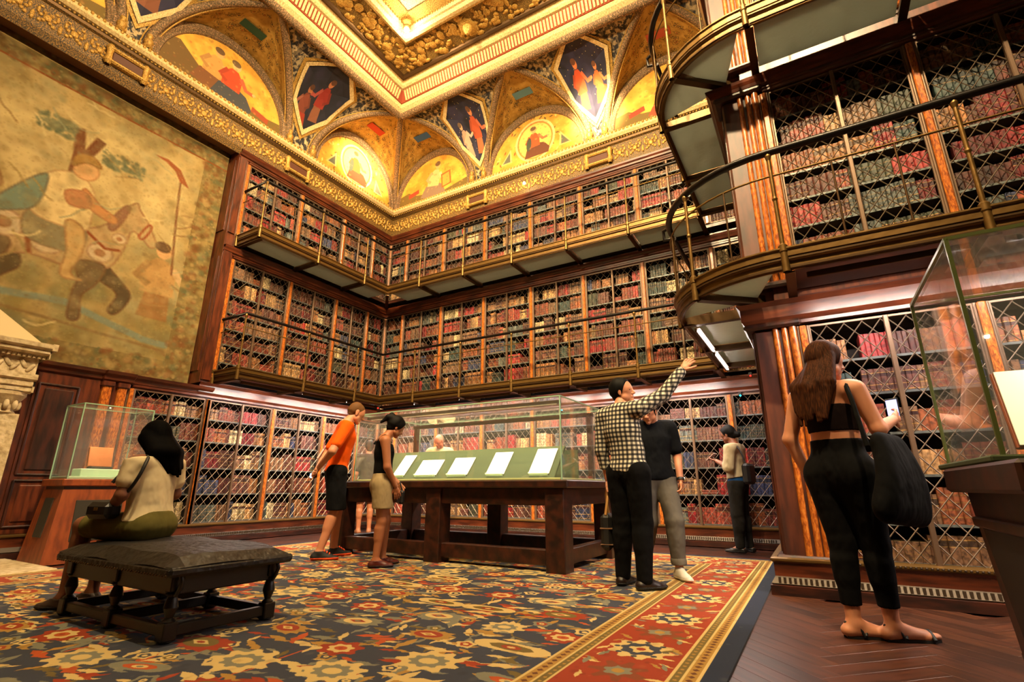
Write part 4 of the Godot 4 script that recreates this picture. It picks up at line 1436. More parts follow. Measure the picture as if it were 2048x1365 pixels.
			if ri == 2 and lv < 2:
				# the handrail steps down where the curve begins
				var first := hr.slice(0, 2)
				first[1] = first[1] + Vector3(0, 0, -0.12)
				b = MB.new()
				b.tube(first, 0.026, 8)
				var hk := first[1]
				b.tube(PackedVector3Array([hk, hk + Vector3(-0.10, 0.0, 0.02), hk + Vector3(-0.10, 0.10, 0.04), hk + Vector3(0.0, 0.10, 0.1)]), 0.02, 8)
				obj("handrail", b, M.dark_metal, r)
				b = MB.new()
				var rest := hr.slice(1)
				for k in rest.size():
					rest[k].y += 0.0
				b.tube(rest, 0.032, 10)
				obj("handrail", b, M.dark_metal, r)
			else:
				b = MB.new()
				b.tube(hr, 0.026, 8)
				obj("handrail", b, M.dark_metal, r)
			b = MB.new()
			b.tube(mr, 0.009, 6)
			obj("mid_rail", b, M.brass, r)
	strip_lights()

func panel(g: Node3D, a: Vector3, c: Vector3, dark := false) -> void:
	var b := MB.new()
	b.span(a + Vector3(0, 0.05, 0), c + Vector3(0, 0.075, 0))
	obj("floor_panel", b, M.dark_wood_h if dark else M.glass_floor, g)

func beam(g: Node3D, a: Vector3, c: Vector3) -> void:
	var b := MB.new()
	b.bar(a + Vector3(0, 0.03, 0), c + Vector3(0, 0.03, 0), 0.03, 0.10)
	b.bar(a + Vector3(0, -0.015, 0), c + Vector3(0, -0.015, 0), 0.07, 0.014)
	obj("beam", b, M.bronze, g)

func strip_lights() -> void:
	# fluorescent battens under the front edge of the lower gallery; they light the floor-level shelves
	var k := 0
	var spots := []
	for x: float in [1.05, 2.15, 3.25, 4.4, 5.5, 6.65]:
		spots.append([Vector3(x, 2.395, 0.58), 0.0, "over the back wall shelves, %s from the corner" % ordinal((spots.size()))])
	for z: float in [3.1, 1.95, 0.95]:
		spots.append([Vector3(0.58, 2.395, z), PI / 2, "over the left wall shelves, %s from the end" % ordinal(spots.size() - 6)])
	spots.append([Vector3(7.34, 2.395, 2.33), -PI / 2, "glowing under the right gallery corner, the nearer one"])
	spots.append([Vector3(7.34, 2.395, 1.20), -PI / 2, "glowing under the right gallery corner, the farther one"])
	for x: float in [8.85, 10.0, 11.2]:
		spots.append([Vector3(x, 2.395, 3.84), 0.0, "over the right block's shelves, %s from the pier" % ordinal(spots.size() - 11)])
	for e in spots:
		var t := thing("strip_light", "white light batten " + e[2], "lamp", e[0], e[1], "strip lights under the lower gallery")
		var b := MB.new()
		var side: bool = absf(e[1] + PI / 2) < 0.1
		b.cbox(Vector3(0, 0.0, 0.012), Vector3(0.98, 0.05, 0.02), 0.004)
		b.cbox(Vector3(0, 0.022, -0.01), Vector3(0.98, 0.012, 0.05), 0.004)
		obj("batten", b, M.bronze, t)
		b = MB.new()
		b.tube(PackedVector3Array([Vector3(-0.47, -0.005, -0.012), Vector3(0.47, -0.005, -0.012)]), 0.012, 10)
		obj("light_tube", b, glow(COOL, 7.0), t)
		var l := AreaLight3D.new()
		l.name = "strip_glow"
		l.area_size = Vector2(0.94, 0.03)
		l.area_normalize_energy = true
		l.light_color = COOL
		l.light_energy = STRIP if not side else STRIP * 0.35
		l.area_range = 20.0
		l.shadow_enabled = true
		t.add_child(l)
		# down and towards the shelves
		l.position = Vector3(0, -0.02, -0.026)
		var bs := Basis.looking_at(Vector3(0, -1.0, -0.22).normalized(), Vector3(0, 0.22, -1.0).normalized())
		l.transform.basis = bs

const STRIP := 2.0

# ---- left wall beyond the galleries: pilasters, panelled door, stone chimneypiece ----
func fireplace_wall() -> void:
	var w := struct_node("trim_4")
	var b := MB.new()
	b.span(Vector3(-0.42, 0.0, 4.84), Vector3(0.0, 2.33, 12.0))
	obj("panelling", b, M.wood, w)
	b = MB.new()
	b.span(Vector3(-0.42, 2.30, 3.74), Vector3(0.02, 2.345, 4.84))
	obj("panelling_ledge", b, M.wood_h, w)
	b = MB.new()
	for z: float in [4.92, 5.10]:
		b.cbox(Vector3(0.02, 1.22, z), Vector3(0.08, 1.95, 0.11), 0.015)
	obj("flat_pilaster", b, M.burl, w)
	b = MB.new()
	for z: float in [4.92, 5.10]:
		b.cbox(Vector3(0.03, 0.30, z), Vector3(0.11, 0.10, 0.15), 0.012)
		b.cbox(Vector3(0.03, 2.16, z), Vector3(0.11, 0.07, 0.15), 0.012)
	obj("pilaster_cap", b, M.wood, w)
	b = MB.new()
	b.sweep([Vector2(0.0, 2.20), Vector2(0.03, 2.22), Vector2(0.04, 2.26), Vector2(0.09, 2.29), Vector2(0.11, 2.33), Vector2(0.0, 2.34)], [[Vector3(0, 0, 5.86), Vector3(1, 0, 0)], [Vector3(0, 0, 5.18), Vector3(1, 0, 0)], [Vector3(0.05, 0, 5.17), Vector3(1, 0, 0)], [Vector3(0.05, 0, 4.82), Vector3(1, 0, 0)], [Vector3(0, 0, 4.80), Vector3(1, 0, 0)], [Vector3(0, 0, 3.70), Vector3(1, 0, 0)]])
	obj("panelling_cornice", b, M.wood_h, w)
	var d := struct_node("door_1")
	b = MB.new()
	b.span(Vector3(0.0, 0.28, 5.22), Vector3(0.03, 2.18, 5.84))
	obj("door_leaf", b, M.wood, d)
	for e in [[0.95, 2.05], [0.36, 0.88]]:
		b = MB.new()
		b.cbox(Vector3(0.035, (e[0] + e[1]) / 2, 5.59), Vector3(0.02, e[1] - e[0] - 0.1, 0.30), 0.012)
		var pn := obj("door_panel", b, M.dark_wood if e[0] > 0.9 else M.wood, d)
		b = MB.new()
		for q in [[Vector3(0.035, e[0], 5.40), Vector3(0.035, e[1], 5.40)], [Vector3(0.035, e[0], 5.80), Vector3(0.035, e[1], 5.80)], [Vector3(0.035, e[0], 5.40), Vector3(0.035, e[0], 5.80)], [Vector3(0.035, e[1], 5.40), Vector3(0.035, e[1], 5.80)]]:
			b.tube(PackedVector3Array(q), 0.016, 6)
		obj("panel_moulding", b, M.dark_wood, pn)
	# chimneypiece
	var t := thing("fireplace", "pale stone chimneypiece with carved frieze at the left picture edge", "fireplace", Vector3(0, 0, 5.86))
	b = MB.new()
	b.sweep([Vector2(0.40, 2.27), Vector2(0.42, 2.30), Vector2(0.50, 2.33), Vector2(0.50, 2.37), Vector2(0.54, 2.39), Vector2(0.55, 2.44), Vector2(0.0, 2.45)], [[Vector3(0, 0, 3.1), Vector3(1, 0, 0)], [Vector3(0, 0, 0.04), Vector3(1, 0, 0)]])
	b.span(Vector3(0, 2.27, 0.04), Vector3(0.50, 2.40, 0.05))
	b.span(Vector3(0, 2.37, 0.0), Vector3(0.54, 2.45, 0.05))
	obj("mantel_shelf", b, M.stone, t)
	b = MB.new()
	for i in 40:
		b.box(Vector3(0.42, 2.285, 0.08 + i * 0.045), Vector3(0.05, 0.035, 0.024))
	stuff(obj("dentils", b, M.stone, t))
	b = MB.new()
	b.span(Vector3(0, 2.08, 0.10), Vector3(0.38, 2.27, 3.0))
	b.sweep([Vector2(0.30, 1.86), Vector2(0.38, 1.88), Vector2(0.38, 1.93), Vector2(0.40, 1.94), Vector2(0.40, 2.0), Vector2(0.43, 2.02), Vector2(0.43, 2.08), Vector2(0.3, 2.09)], [[Vector3(0, 0, 3.0), Vector3(1, 0, 0)], [Vector3(0, 0, 0.08), Vector3(1, 0, 0)]])
	b.span(Vector3(0, 1.87, 0.08), Vector3(0.40, 2.08, 0.1))
	obj("lintel", b, M.stone, t)
	b = MB.new()
	for i in 34:
		var z := 0.16 + i * 0.07
		b.T = Transform3D(Basis(Vector3.RIGHT, 0.6 if i % 2 else -0.6), Vector3(0.385, 2.175 + (0.02 if i % 2 else -0.02), z))
		b.blob(Vector3.ZERO, Vector3(0.02, 0.065, 0.025), 7, 4)
	b.T = Transform3D.IDENTITY
	stuff(obj("carved_scrolls", b, M.stone, t))
	b = MB.new()
	b.span(Vector3(0.05, 0.0, 0.12), Vector3(0.30, 1.62, 0.40))
	b.span(Vector3(0.02, 0.0, 0.08), Vector3(0.36, 0.16, 0.44))
	obj("jamb", b, M.stone, t)
	b = MB.new()
	b.lathe([Vector2(0.10, 1.60), Vector2(0.13, 1.63), Vector2(0.11, 1.66), Vector2(0.12, 1.72), Vector2(0.17, 1.80), Vector2(0.19, 1.83), Vector2(0.19, 1.87)], Vector3(0.2, 0, 0.27), 14)
	for k in 10:
		var a := TAU * k / 10
		b.blob(Vector3(0.2 + cos(a) * 0.14, 1.72, 0.27 + sin(a) * 0.14), Vector3(0.03, 0.06, 0.03), 6, 4)
	obj("capital", b, M.stone, t)
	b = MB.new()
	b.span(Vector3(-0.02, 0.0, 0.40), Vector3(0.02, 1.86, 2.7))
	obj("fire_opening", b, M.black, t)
	b = MB.new()
	var hp := [Vector3(0.44, 2.45, 0.12), Vector3(0.44, 2.45, 3.0), Vector3(0.0, 2.45, 0.12), Vector3(0.0, 3.35, 1.25), Vector3(0.10, 3.35, 1.25), Vector3(0.10, 3.35, 2.0), Vector3(0.0, 3.35, 2.0)]
	b.quad(hp[1], hp[0], hp[4], hp[5])
	b.quad(hp[0], hp[2], hp[3], hp[4])
	obj("chimney_hood", b, M.cream_plain, t)
	b = MB.new()
	b.cbox(Vector3(0.75, 0.008, 7.2), Vector3(1.5, 0.03, 3.0), 0.01)
	tag(obj("hearth_slab", b, M.stone), "pale stone hearth slab beside the pedestal case", "hearth")

# ---- carpet: one woven design ----
const CX0 := 1.4
const CX1 := 7.75
const CZ0 := 1.25
const CZ1 := 9.0

func carpet() -> void:
	var S := 2048
	var im := Image.create(S, S, false, Image.FORMAT_RGBA8)
	var kx := S / (CX1 - CX0)
	var kz := S / (CZ1 - CZ0)
	var navy := Color(0.215, 0.225, 0.265)
	var slate := Color(0.45, 0.44, 0.37)
	var cream := Color(0.74, 0.64, 0.41)
	var gold := Color(0.60, 0.46, 0.21)
	var olive := Color(0.40, 0.34, 0.17)
	var red := Color(0.54, 0.205, 0.10)
	var orange := Color(0.64, 0.29, 0.12)
	var g := RandomNumberGenerator.new()
	g.seed = 2024
	im.fill(navy)
	var sc := func(p: PackedVector2Array) -> PackedVector2Array:
		var o := PackedVector2Array()
		for q in p:
			o.append(Vector2((q.x - CX0) * kx, (q.y - CZ0) * kz))
		return o
	var put := func(p: PackedVector2Array, c: Color) -> void: fill_poly(im, sc.call(p), c)
	# --- motifs, in metres
	var rosette := func(c: Vector2, r: float, a: Color, b: Color, d: Color, lobes: int, rot: float) -> void:
		put.call(ell(c.x, c.y, r, r * 0.85, lobes * 4, rot, 0.13, lobes), a)
		put.call(ell(c.x, c.y, r * 0.62, r * 0.5, lobes * 4, rot, 0.10, lobes), b)
		put.call(ell(c.x, c.y, r * 0.34, r * 0.25, 12, rot), d)
		put.call(ell(c.x, c.y, r * 0.13, r * 0.1, 8, rot), a)
	var palmette := func(c: Vector2, r: float, a: Color, b: Color, d: Color, rot: float) -> void:
		var o := PackedVector2Array()
		for i in 26:
			var an := TAU * i / 26
			var rr := r * (1.0 if i % 2 else 0.78) * (1.15 if cos(an) > 0.4 else 0.9)
			o.append(c + Vector2(cos(an) * rr * 1.25, sin(an) * rr * 0.8).rotated(rot))
		put.call(o, a)
		put.call(ell(c.x, c.y, r * 0.75, r * 0.45, 16, rot), b)
		put.call(ell(c.x, c.y, r * 0.48, r * 0.22, 4, rot), d)
		put.call(ell(c.x, c.y, r * 0.2, r * 0.1, 8, rot), a)
	var lozenge := func(c: Vector2, r: float, a: Color, b: Color, d: Color, rot: float) -> void:
		var o := PackedVector2Array()
		for q in [Vector2(-1.5, -0.3), Vector2(-1.1, -0.5), Vector2(1.1, -0.5), Vector2(1.5, -0.3), Vector2(1.7, 0), Vector2(1.5, 0.3), Vector2(1.1, 0.5), Vector2(-1.1, 0.5), Vector2(-1.5, 0.3), Vector2(-1.7, 0)]:
			o.append(c + (q * r).rotated(rot))
		put.call(o, a)
		put.call(ell(c.x, c.y, r * 1.0, r * 0.33, 8, rot), b)
		put.call(ell(c.x, c.y, r * 0.45, r * 0.2, 10, rot), d)
		put.call(ell(c.x, c.y, r * 0.2, r * 0.1, 8, rot), a)
	var leaf := func(c: Vector2, r: float, a: Color, rot: float) -> void:
		var o := PackedVector2Array()
		for q in [Vector2(-1, 0), Vector2(-0.5, -0.28), Vector2(0.1, -0.34), Vector2(0.5, -0.15), Vector2(1.0, -0.3), Vector2(0.8, 0.0), Vector2(0.45, 0.12), Vector2(0.2, 0.30), Vector2(-0.1, 0.12), Vector2(-0.4, 0.2)]:
			o.append(c + (q * r).rotated(rot))
		put.call(o, a)
	var fx0 := CX0 + 0.79
	var fx1 := CX1 - 0.79
	var fz0 := CZ0 + 0.79
	var fz1 := CZ1 - 0.79
	# vines first
	for i in 46:
		var p := Vector2(g.randf_range(fx0, fx1), g.randf_range(fz0, fz1))
		var pts := PackedVector2Array()
		var a := g.randf() * TAU
		for k in 9:
			pts.append(p)
			a += g.randf_range(-0.5, 0.6)
			p += Vector2(cos(a), sin(a)) * 0.13
		put.call(line_poly(pts, 0.013), [gold, olive, orange][i % 3])
	# leaves and small flowers as filling
	for i in 3000:
		var p := Vector2(g.randf_range(fx0, fx1), g.randf_range(fz0, fz1))
		var rot: float = g.randf_range(-0.5, 0.5) + (PI / 2 if g.randf() < 0.3 else 0.0)
		leaf.call(p, g.randf_range(0.045, 0.11), [cream, gold, olive, orange, slate, cream, cream, slate, gold, red, slate][g.randi() % 11], rot)
	for i in 260:
		var p := Vector2(g.randf_range(fx0, fx1), g.randf_range(fz0, fz1))
		rosette.call(p, g.randf_range(0.045, 0.075), [cream, gold, slate, cream][i % 4], [navy, red, olive][i % 3], cream, 5, g.randf())
	# large flowers on a staggered grid
	var k := 0
	var z := fz0 + 0.25
	while z < fz1:
		var x := fx0 + 0.25 + (0.25 if k % 2 else 0.0)
		while x < fx1:
			var c := Vector2(x + g.randf_range(-0.07, 0.07), z + g.randf_range(-0.07, 0.07))
			match g.randi() % 7:
				0: lozenge.call(c, g.randf_range(0.12, 0.16), cream, olive, red, g.randf_range(-0.1, 0.1))
				1: palmette.call(c, g.randf_range(0.13, 0.19), red, olive, cream, g.randf_range(-0.1, 0.1))
				2: rosette.call(c, g.randf_range(0.12, 0.18), cream, slate, cream, 9, 0.0)
				3: palmette.call(c, g.randf_range(0.11, 0.16), gold, red, cream, g.randf_range(-0.2, 0.2))
				4: rosette.call(c, g.randf_range(0.10, 0.15), red, cream, orange, 7, 0.2)
				5: palmette.call(c, g.randf_range(0.12, 0.17), slate, cream, red, g.randf_range(-0.2, 0.2))
				6: lozenge.call(c, g.randf_range(0.09, 0.13), slate, orange, cream, g.randf_range(-0.3, 0.3))
			x += 0.50
		z += 0.37
		k += 1
	# --- borders: frames from the outside in
	var frame := func(d0: float, d1: float, c: Color) -> void:
		var a := PackedVector2Array([Vector2(CX0 + d0, CZ0 + d0), Vector2(CX1 - d0, CZ0 + d0), Vector2(CX1 - d0, CZ0 + d1), Vector2(CX0 + d0, CZ0 + d1)])
		put.call(a, c)
		put.call(PackedVector2Array([Vector2(CX0 + d0, CZ1 - d1), Vector2(CX1 - d0, CZ1 - d1), Vector2(CX1 - d0, CZ1 - d0), Vector2(CX0 + d0, CZ1 - d0)]), c)
		put.call(PackedVector2Array([Vector2(CX0 + d0, CZ0 + d0), Vector2(CX0 + d1, CZ0 + d0), Vector2(CX0 + d1, CZ1 - d0), Vector2(CX0 + d0, CZ1 - d0)]), c)
		put.call(PackedVector2Array([Vector2(CX1 - d1, CZ0 + d0), Vector2(CX1 - d0, CZ0 + d0), Vector2(CX1 - d0, CZ1 - d0), Vector2(CX1 - d1, CZ1 - d0)]), c)
	frame.call(0.0, 0.10, Color(0.13, 0.16, 0.22))
	frame.call(0.10, 0.115, cream)
	frame.call(0.115, 0.165, gold)
	frame.call(0.165, 0.178, cream)
	frame.call(0.178, 0.215, olive)
	frame.call(0.215, 0.228, cream)
	frame.call(0.228, 0.66, red)
	frame.call(0.66, 0.673, cream)
	frame.call(0.673, 0.71, olive)
	frame.call(0.71, 0.723, cream)
	frame.call(0.723, 0.775, gold)
	frame.call(0.775, 0.79, cream)
	# ticks of the guard stripes and flowers of the red band, run along all four sides
	var runs := [[Vector2(CX1, CZ0), Vector2(0, 1), Vector2(-1, 0), CZ1 - CZ0], [Vector2(CX0, CZ0), Vector2(0, 1), Vector2(1, 0), CZ1 - CZ0], [Vector2(CX0, CZ0), Vector2(1, 0), Vector2(0, 1), CX1 - CX0], [Vector2(CX0, CZ1), Vector2(1, 0), Vector2(0, -1), CX1 - CX0]]
	for rn in runs:
		var o: Vector2 = rn[0]
		var al: Vector2 = rn[1]
		var inw: Vector2 = rn[2]
		var ln: float = rn[3]
		var s := 0.12
		while s < ln - 0.12:
			for d: float in [0.140, 0.749]:
				var c := o + al * s + inw * d
				put.call(ell(c.x, c.y, 0.017, 0.017, 4, 0.0), Color(0.35, 0.2, 0.1))
			var c2 := o + al * (s + 0.02) + inw * 0.196
			put.call(ell(c2.x, c2.y, 0.011, 0.011, 5), gold)
			c2 = o + al * (s + 0.02) + inw * 0.69
			put.call(ell(c2.x, c2.y, 0.011, 0.011, 5), gold)
			s += 0.05
		s = 0.44
		k = 0
		while s < ln - 0.3:
			var c := o + al * s + inw * 0.444
			if k % 2 == 0:
				put.call(ell(c.x, c.y, 0.155, 0.155, 40, 0, 0.10, 10), cream)
				put.call(ell(c.x, c.y, 0.10, 0.10, 32, 0, 0.08, 8), navy)
				put.call(ell(c.x, c.y, 0.055, 0.055, 16, 0, 0.2, 4), cream)
				put.call(ell(c.x, c.y, 0.025, 0.025, 8), red)
				for q in 8:
					var e := c + Vector2(cos(q * PI / 4), sin(q * PI / 4)) * 0.125
					put.call(ell(e.x, e.y, 0.016, 0.016, 8), navy)
			else:
				put.call(ell(c.x, c.y, 0.11, 0.11, 30, 0.2, 0.25, 7), Color(0.46, 0.24, 0.13))
				put.call(ell(c.x, c.y, 0.06, 0.06, 20, 0, 0.15, 6), slate)
				put.call(ell(c.x, c.y, 0.03, 0.03, 10), gold)
			for q in 9:
				var e: Vector2 = c + al * g.randf_range(-0.17, 0.17) + inw * ([-1.0, 1.0][q % 2] * g.randf_range(0.13, 0.185))
				leaf.call(e, g.randf_range(0.03, 0.06), [cream, gold, slate, cream, olive][q % 5], g.randf() * TAU)
			s += 0.36
			k += 1
	mottle(im, [Color(0.1, 0.08, 0.06), Color(0.8, 0.7, 0.5), Color(0.3, 0.2, 0.1)], 5000, [3, 5, 9], 0.10, 6)
	var b := MB.new()
	b.quad(Vector3(CX0, 0.012, CZ1), Vector3(CX1, 0.012, CZ1), Vector3(CX1, 0.012, CZ0), Vector3(CX0, 0.012, CZ0), Vector2(0, 1), Vector2(1, 1), Vector2(1, 0), Vector2(0, 0))
	for e in [[Vector3(CX0, 0, CZ0), Vector3(CX0, 0, CZ1), Vector2(0.002, 0), Vector2(0.002, 1)], [Vector3(CX1, 0, CZ1), Vector3(CX1, 0, CZ0), Vector2(0.998, 1), Vector2(0.998, 0)], [Vector3(CX1, 0, CZ0), Vector3(CX0, 0, CZ0), Vector2(1, 0.002), Vector2(0, 0.002)], [Vector3(CX0, 0, CZ1), Vector3(CX1, 0, CZ1), Vector2(0, 0.998), Vector2(1, 0.998)]]:
		b.quad(e[0], e[1], e[1] + Vector3(0, 0.012, 0), e[0] + Vector3(0, 0.012, 0), e[2], e[3], e[3], e[2])
	var m := tex_mat(im, 0.95)
	m.metallic_specular = 0.2
	m.rim_enabled = true
	m.rim = 0.15
	tag(obj("carpet", b, m), "large oriental carpet with navy flowered field and red border", "carpet")

# ---- wall hanging: a made-up hunting scene in faded wool ----
func tapestry() -> void:
	var S := 1024
	var im := Image.create(S, S, false, Image.FORMAT_RGBA8)
	im.fill(Color(0.55, 0.47, 0.31))
	mottle(im, [Color(0.62, 0.53, 0.35), Color(0.46, 0.39, 0.24), Color(0.58, 0.49, 0.31), Color(0.50, 0.46, 0.33)], 900, [30, 50, 80], 0.45, 3)
	# sky paler in the middle, meadow below
	mottle(im, [Color(0.70, 0.62, 0.43), Color(0.66, 0.58, 0.41)], 130, [40, 60, 80], 0.30, 5, Rect2(100, 180, 800, 330))
	mottle(im, [Color(0.42, 0.38, 0.22), Color(0.50, 0.42, 0.24), Color(0.36, 0.36, 0.26)], 260, [26, 44], 0.4, 8, Rect2(0, 740, 1024, 284))
	var P := func(a: Array) -> PackedVector2Array: return PackedVector2Array(a)
	var blue := Color(0.41, 0.43, 0.36)
	var brown := Color(0.38, 0.24, 0.15)
	var hide := Color(0.54, 0.43, 0.28)
	# stream and banks
	fill_poly(im, line_poly(P.call([Vector2(0, 800), Vector2(200, 770), Vector2(420, 835), Vector2(640, 815), Vector2(860, 880), Vector2(1024, 890)]), 22), blue)
	fill_poly(im, line_poly(P.call([Vector2(0, 830), Vector2(260, 800), Vector2(480, 868), Vector2(1024, 915)]), 9), Color(0.44, 0.36, 0.22))
	# tree
	fill_poly(im, P.call([Vector2(566, 470), Vector2(600, 470), Vector2(606, 330), Vector2(640, 230), Vector2(612, 222), Vector2(592, 290), Vector2(580, 215), Vector2(556, 222), Vector2(566, 320)]), brown)
	fill_poly(im, P.call([Vector2(572, 470), Vector2(584, 470), Vector2(586, 330), Vector2(578, 300)]), Color(0.40, 0.42, 0.33))
	mottle(im, [Color(0.32, 0.33, 0.24), Color(0.36, 0.37, 0.28)], 110, [5, 8, 11], 0.8, 12, Rect2(470, 215, 90, 60))
	mottle(im, [Color(0.32, 0.33, 0.24), Color(0.36, 0.37, 0.28)], 110, [5, 8, 11], 0.8, 13, Rect2(640, 250, 120, 60))
	# horses with cloaked riders moving to the right: outlined shapes in related wools
	var shp := func(p: PackedVector2Array, c: Color, w: float) -> void:
		fill_poly(im, p, c)
		var q := p.duplicate()
		q.append(p[0])
		for k in q.size() - 1:
			fill_poly(im, line_poly(PackedVector2Array([q[k], q[k + 1]]), w), brown.lerp(c, 0.58))
	var horse := func(o: Vector2, k: float, c: Color) -> void:
		var f := func(a: Array) -> PackedVector2Array:
			var cv := Curve2D.new()
			for i in a.size() + 1:
				var p: Vector2 = a[i % a.size()]
				var tn: Vector2 = (a[(i + 1) % a.size()] - a[(i + a.size() - 1) % a.size()]) * 0.17
				cv.add_point(o + p * k, -tn * k, tn * k)
			cv.bake_interval = 7.0
			return cv.get_baked_points()
		var V := func(x: float, y: float) -> Vector2: return Vector2(x, y)
		# far legs, tail, body with neck and head, near legs
		shp.call(f.call([V.call(-105, 30), V.call(-60, 110), V.call(-95, 170), V.call(-85, 228), V.call(-110, 232), V.call(-120, 170), V.call(-105, 120), V.call(-150, 60)]), c.darkened(0.5), 5)
		shp.call(f.call([V.call(110, 20), V.call(175, 70), V.call(215, 120), V.call(190, 190), V.call(165, 186), V.call(178, 125), V.call(130, 95), V.call(80, 70)]), c.darkened(0.5), 5)
		shp.call(f.call([V.call(-178, -20), V.call(-215, 10), V.call(-225, 90), V.call(-205, 150), V.call(-190, 90), V.call(-165, 40)]), brown.lightened(0.12), 4)
		shp.call(f.call([V.call(-180, -30), V.call(-130, -85), V.call(-40, -62), V.call(60, -70), V.call(110, -110), V.call(150, -190), V.call(176, -226), V.call(188, -204), V.call(222, -160), V.call(254, -100), V.call(240, -78), V.call(205, -104), V.call(178, -112), V.call(168, -40), V.call(140, 40), V.call(60, 78), V.call(-40, 72), V.call(-110, 88), V.call(-172, 50)]), c, 6)
		shp.call(f.call([V.call(112, -112), V.call(140, -190), V.call(160, -200), V.call(150, -140), V.call(128, -90)]), brown.lightened(0.1), 3)
		shp.call(f.call([V.call(-170, 20), V.call(-95, 50), V.call(-110, 120), V.call(-150, 165), V.call(-150, 232), V.call(-178, 238), V.call(-178, 160), V.call(-160, 110)]), c.darkened(0.38), 5)
		shp.call(f.call([V.call(60, 50), V.call(130, 40), V.call(120, 110), V.call(92, 160), V.call(98, 236), V.call(70, 240), V.call(66, 160), V.call(72, 110)]), c.darkened(0.38), 5)
		# harness and roundels
		for e in [[-120, 0, 46], [-20, 20, 40], [110, 0, 34], [150, -70, 20]]:
			shp.call(ell(o.x + e[0] * k, o.y + e[1] * k, e[2] * k, e[2] * k * 0.9, 22), c.lightened(0.16), 6)
			fill_poly(im, ell(o.x + e[0] * k, o.y + e[1] * k, e[2] * k * 0.45, e[2] * k * 0.4, 14), Color(0.50, 0.36, 0.24))
		fill_poly(im, line_poly(f.call([V.call(222, -160), V.call(200, -106), V.call(214, -100), V.call(232, -150)]), 5 * k), Color(0.46, 0.22, 0.13))
		fill_poly(im, line_poly(PackedVector2Array([o + Vector2(-60, -66) * k, o + Vector2(-66, 0) * k, o + Vector2(-50, 72) * k]), 12 * k), Color(0.44, 0.24, 0.14))
		fill_poly(im, line_poly(PackedVector2Array([o + Vector2(60, -60) * k, o + Vector2(120, -20) * k, o + Vector2(160, -30) * k]), 9 * k), Color(0.44, 0.24, 0.14))
		# saddle cloth, rider with leg, cloak, arm, head
		shp.call(f.call([V.call(-70, -70), V.call(50, -70), V.call(64, 10), V.call(0, 34), V.call(-74, 14)]), Color(0.44, 0.40, 0.30), 4)
		shp.call(f.call([V.call(-66, -60), V.call(-84, -150), V.call(-46, -220), V.call(18, -236), V.call(60, -190), V.call(66, -110), V.call(52, -54)]), Color(0.70, 0.61, 0.43), 5)
		shp.call(f.call([V.call(-60, -200), V.call(-120, -120), V.call(-158, -30), V.call(-110, -44), V.call(-62, -90)]), Color(0.38, 0.42, 0.36), 4)
		shp.call(f.call([V.call(10, -70), V.call(54, -60), V.call(66, 20), V.call(52, 96), V.call(84, 110), V.call(30, 112), V.call(28, 30)]), Color(0.62, 0.50, 0.32), 5)
		shp.call(f.call([V.call(34, -200), V.call(84, -160), V.call(130, -140), V.call(124, -116), V.call(70, -130), V.call(30, -160)]), Color(0.60, 0.42, 0.26), 4)
		shp.call(f.call([V.call(-10, -170), V.call(40, -186), V.call(56, -140), V.call(6, -126)]), Color(0.58, 0.40, 0.27), 3)
		shp.call(f.call([V.call(-6, -244), V.call(2, -290), V.call(34, -300), V.call(56, -276), V.call(50, -244), V.call(24, -228)]), Color(0.68, 0.52, 0.35), 4)
		shp.call(f.call([V.call(-12, -262), V.call(-6, -308), V.call(34, -322), V.call(60, -292), V.call(20, -290)]), Color(0.50, 0.38, 0.20), 4)
	horse.call(Vector2(190, 600), 0.98, hide.darkened(0.06))
	horse.call(Vector2(584, 622), 1.0, hide.lightened(0.06))
	# walker with a long banner at the right
	figure(im, Vector2(872, 800), 300, Color(0.58, 0.45, 0.28), Color(0.48, 0.35, 0.21), Color(0.66, 0.5, 0.34), 0.0, false)
	fill_poly(im, line_poly(P.call([Vector2(905, 620), Vector2(885, 400), Vector2(872, 215)]), 6), brown)
	fill_poly(im, P.call([Vector2(872, 240), Vector2(850, 205), Vector2(815, 186), Vector2(775, 178), Vector2(820, 172), Vector2(866, 190), Vector2(905, 250)]), Color(0.48, 0.28, 0.17))
	# fold lines and wear of the wool
	var g := RandomNumberGenerator.new()
	g.seed = 31
	for i in 70:
		var p := Vector2(g.randf() * S, g.randf() * S)
		var pts := PackedVector2Array()
		var a := g.randf_range(-0.6, 0.9)
		for k in 6:
			pts.append(p)
			a += g.randf_range(-0.5, 0.5)
			p += Vector2(cos(a), sin(a)) * 16
		fill_poly(im, line_poly(pts, g.randf_range(2.0, 5.0)), [Color(0.46, 0.36, 0.22), Color(0.5, 0.42, 0.26), Color(0.70, 0.62, 0.44), Color(0.48, 0.47, 0.36)][i % 4])
	# the wool has faded and its outlines have run together
	im.resize(210, 210, Image.INTERPOLATE_LANCZOS)
	im.resize(S, S, Image.INTERPOLATE_CUBIC)
	# border with garlands
	for r in [Rect2i(0, 0, S, 96), Rect2i(0, S - 84, S, 84), Rect2i(S - 84, 0, 84, S)]:
		im.fill_rect(r, Color(0.40, 0.34, 0.20))
		mottle(im, [Color(0.34, 0.24, 0.13), Color(0.50, 0.42, 0.25), Color(0.30, 0.31, 0.21), Color(0.42, 0.27, 0.16), Color(0.56, 0.47, 0.30)], 620, [6, 10, 16], 0.6, 40 + r.size.x, Rect2(r))
	im.fill_rect(Rect2i(0, 92, S, 7), Color(0.42, 0.25, 0.13))
	im.fill_rect(Rect2i(0, 30, S, 5), Color(0.62, 0.52, 0.32))
	mottle(im, [Color(0.36, 0.28, 0.16), Color(0.66, 0.58, 0.40), Color(0.44, 0.38, 0.25), Color(0.42, 0.42, 0.32)], 2600, [9, 14, 22], 0.16, 15)
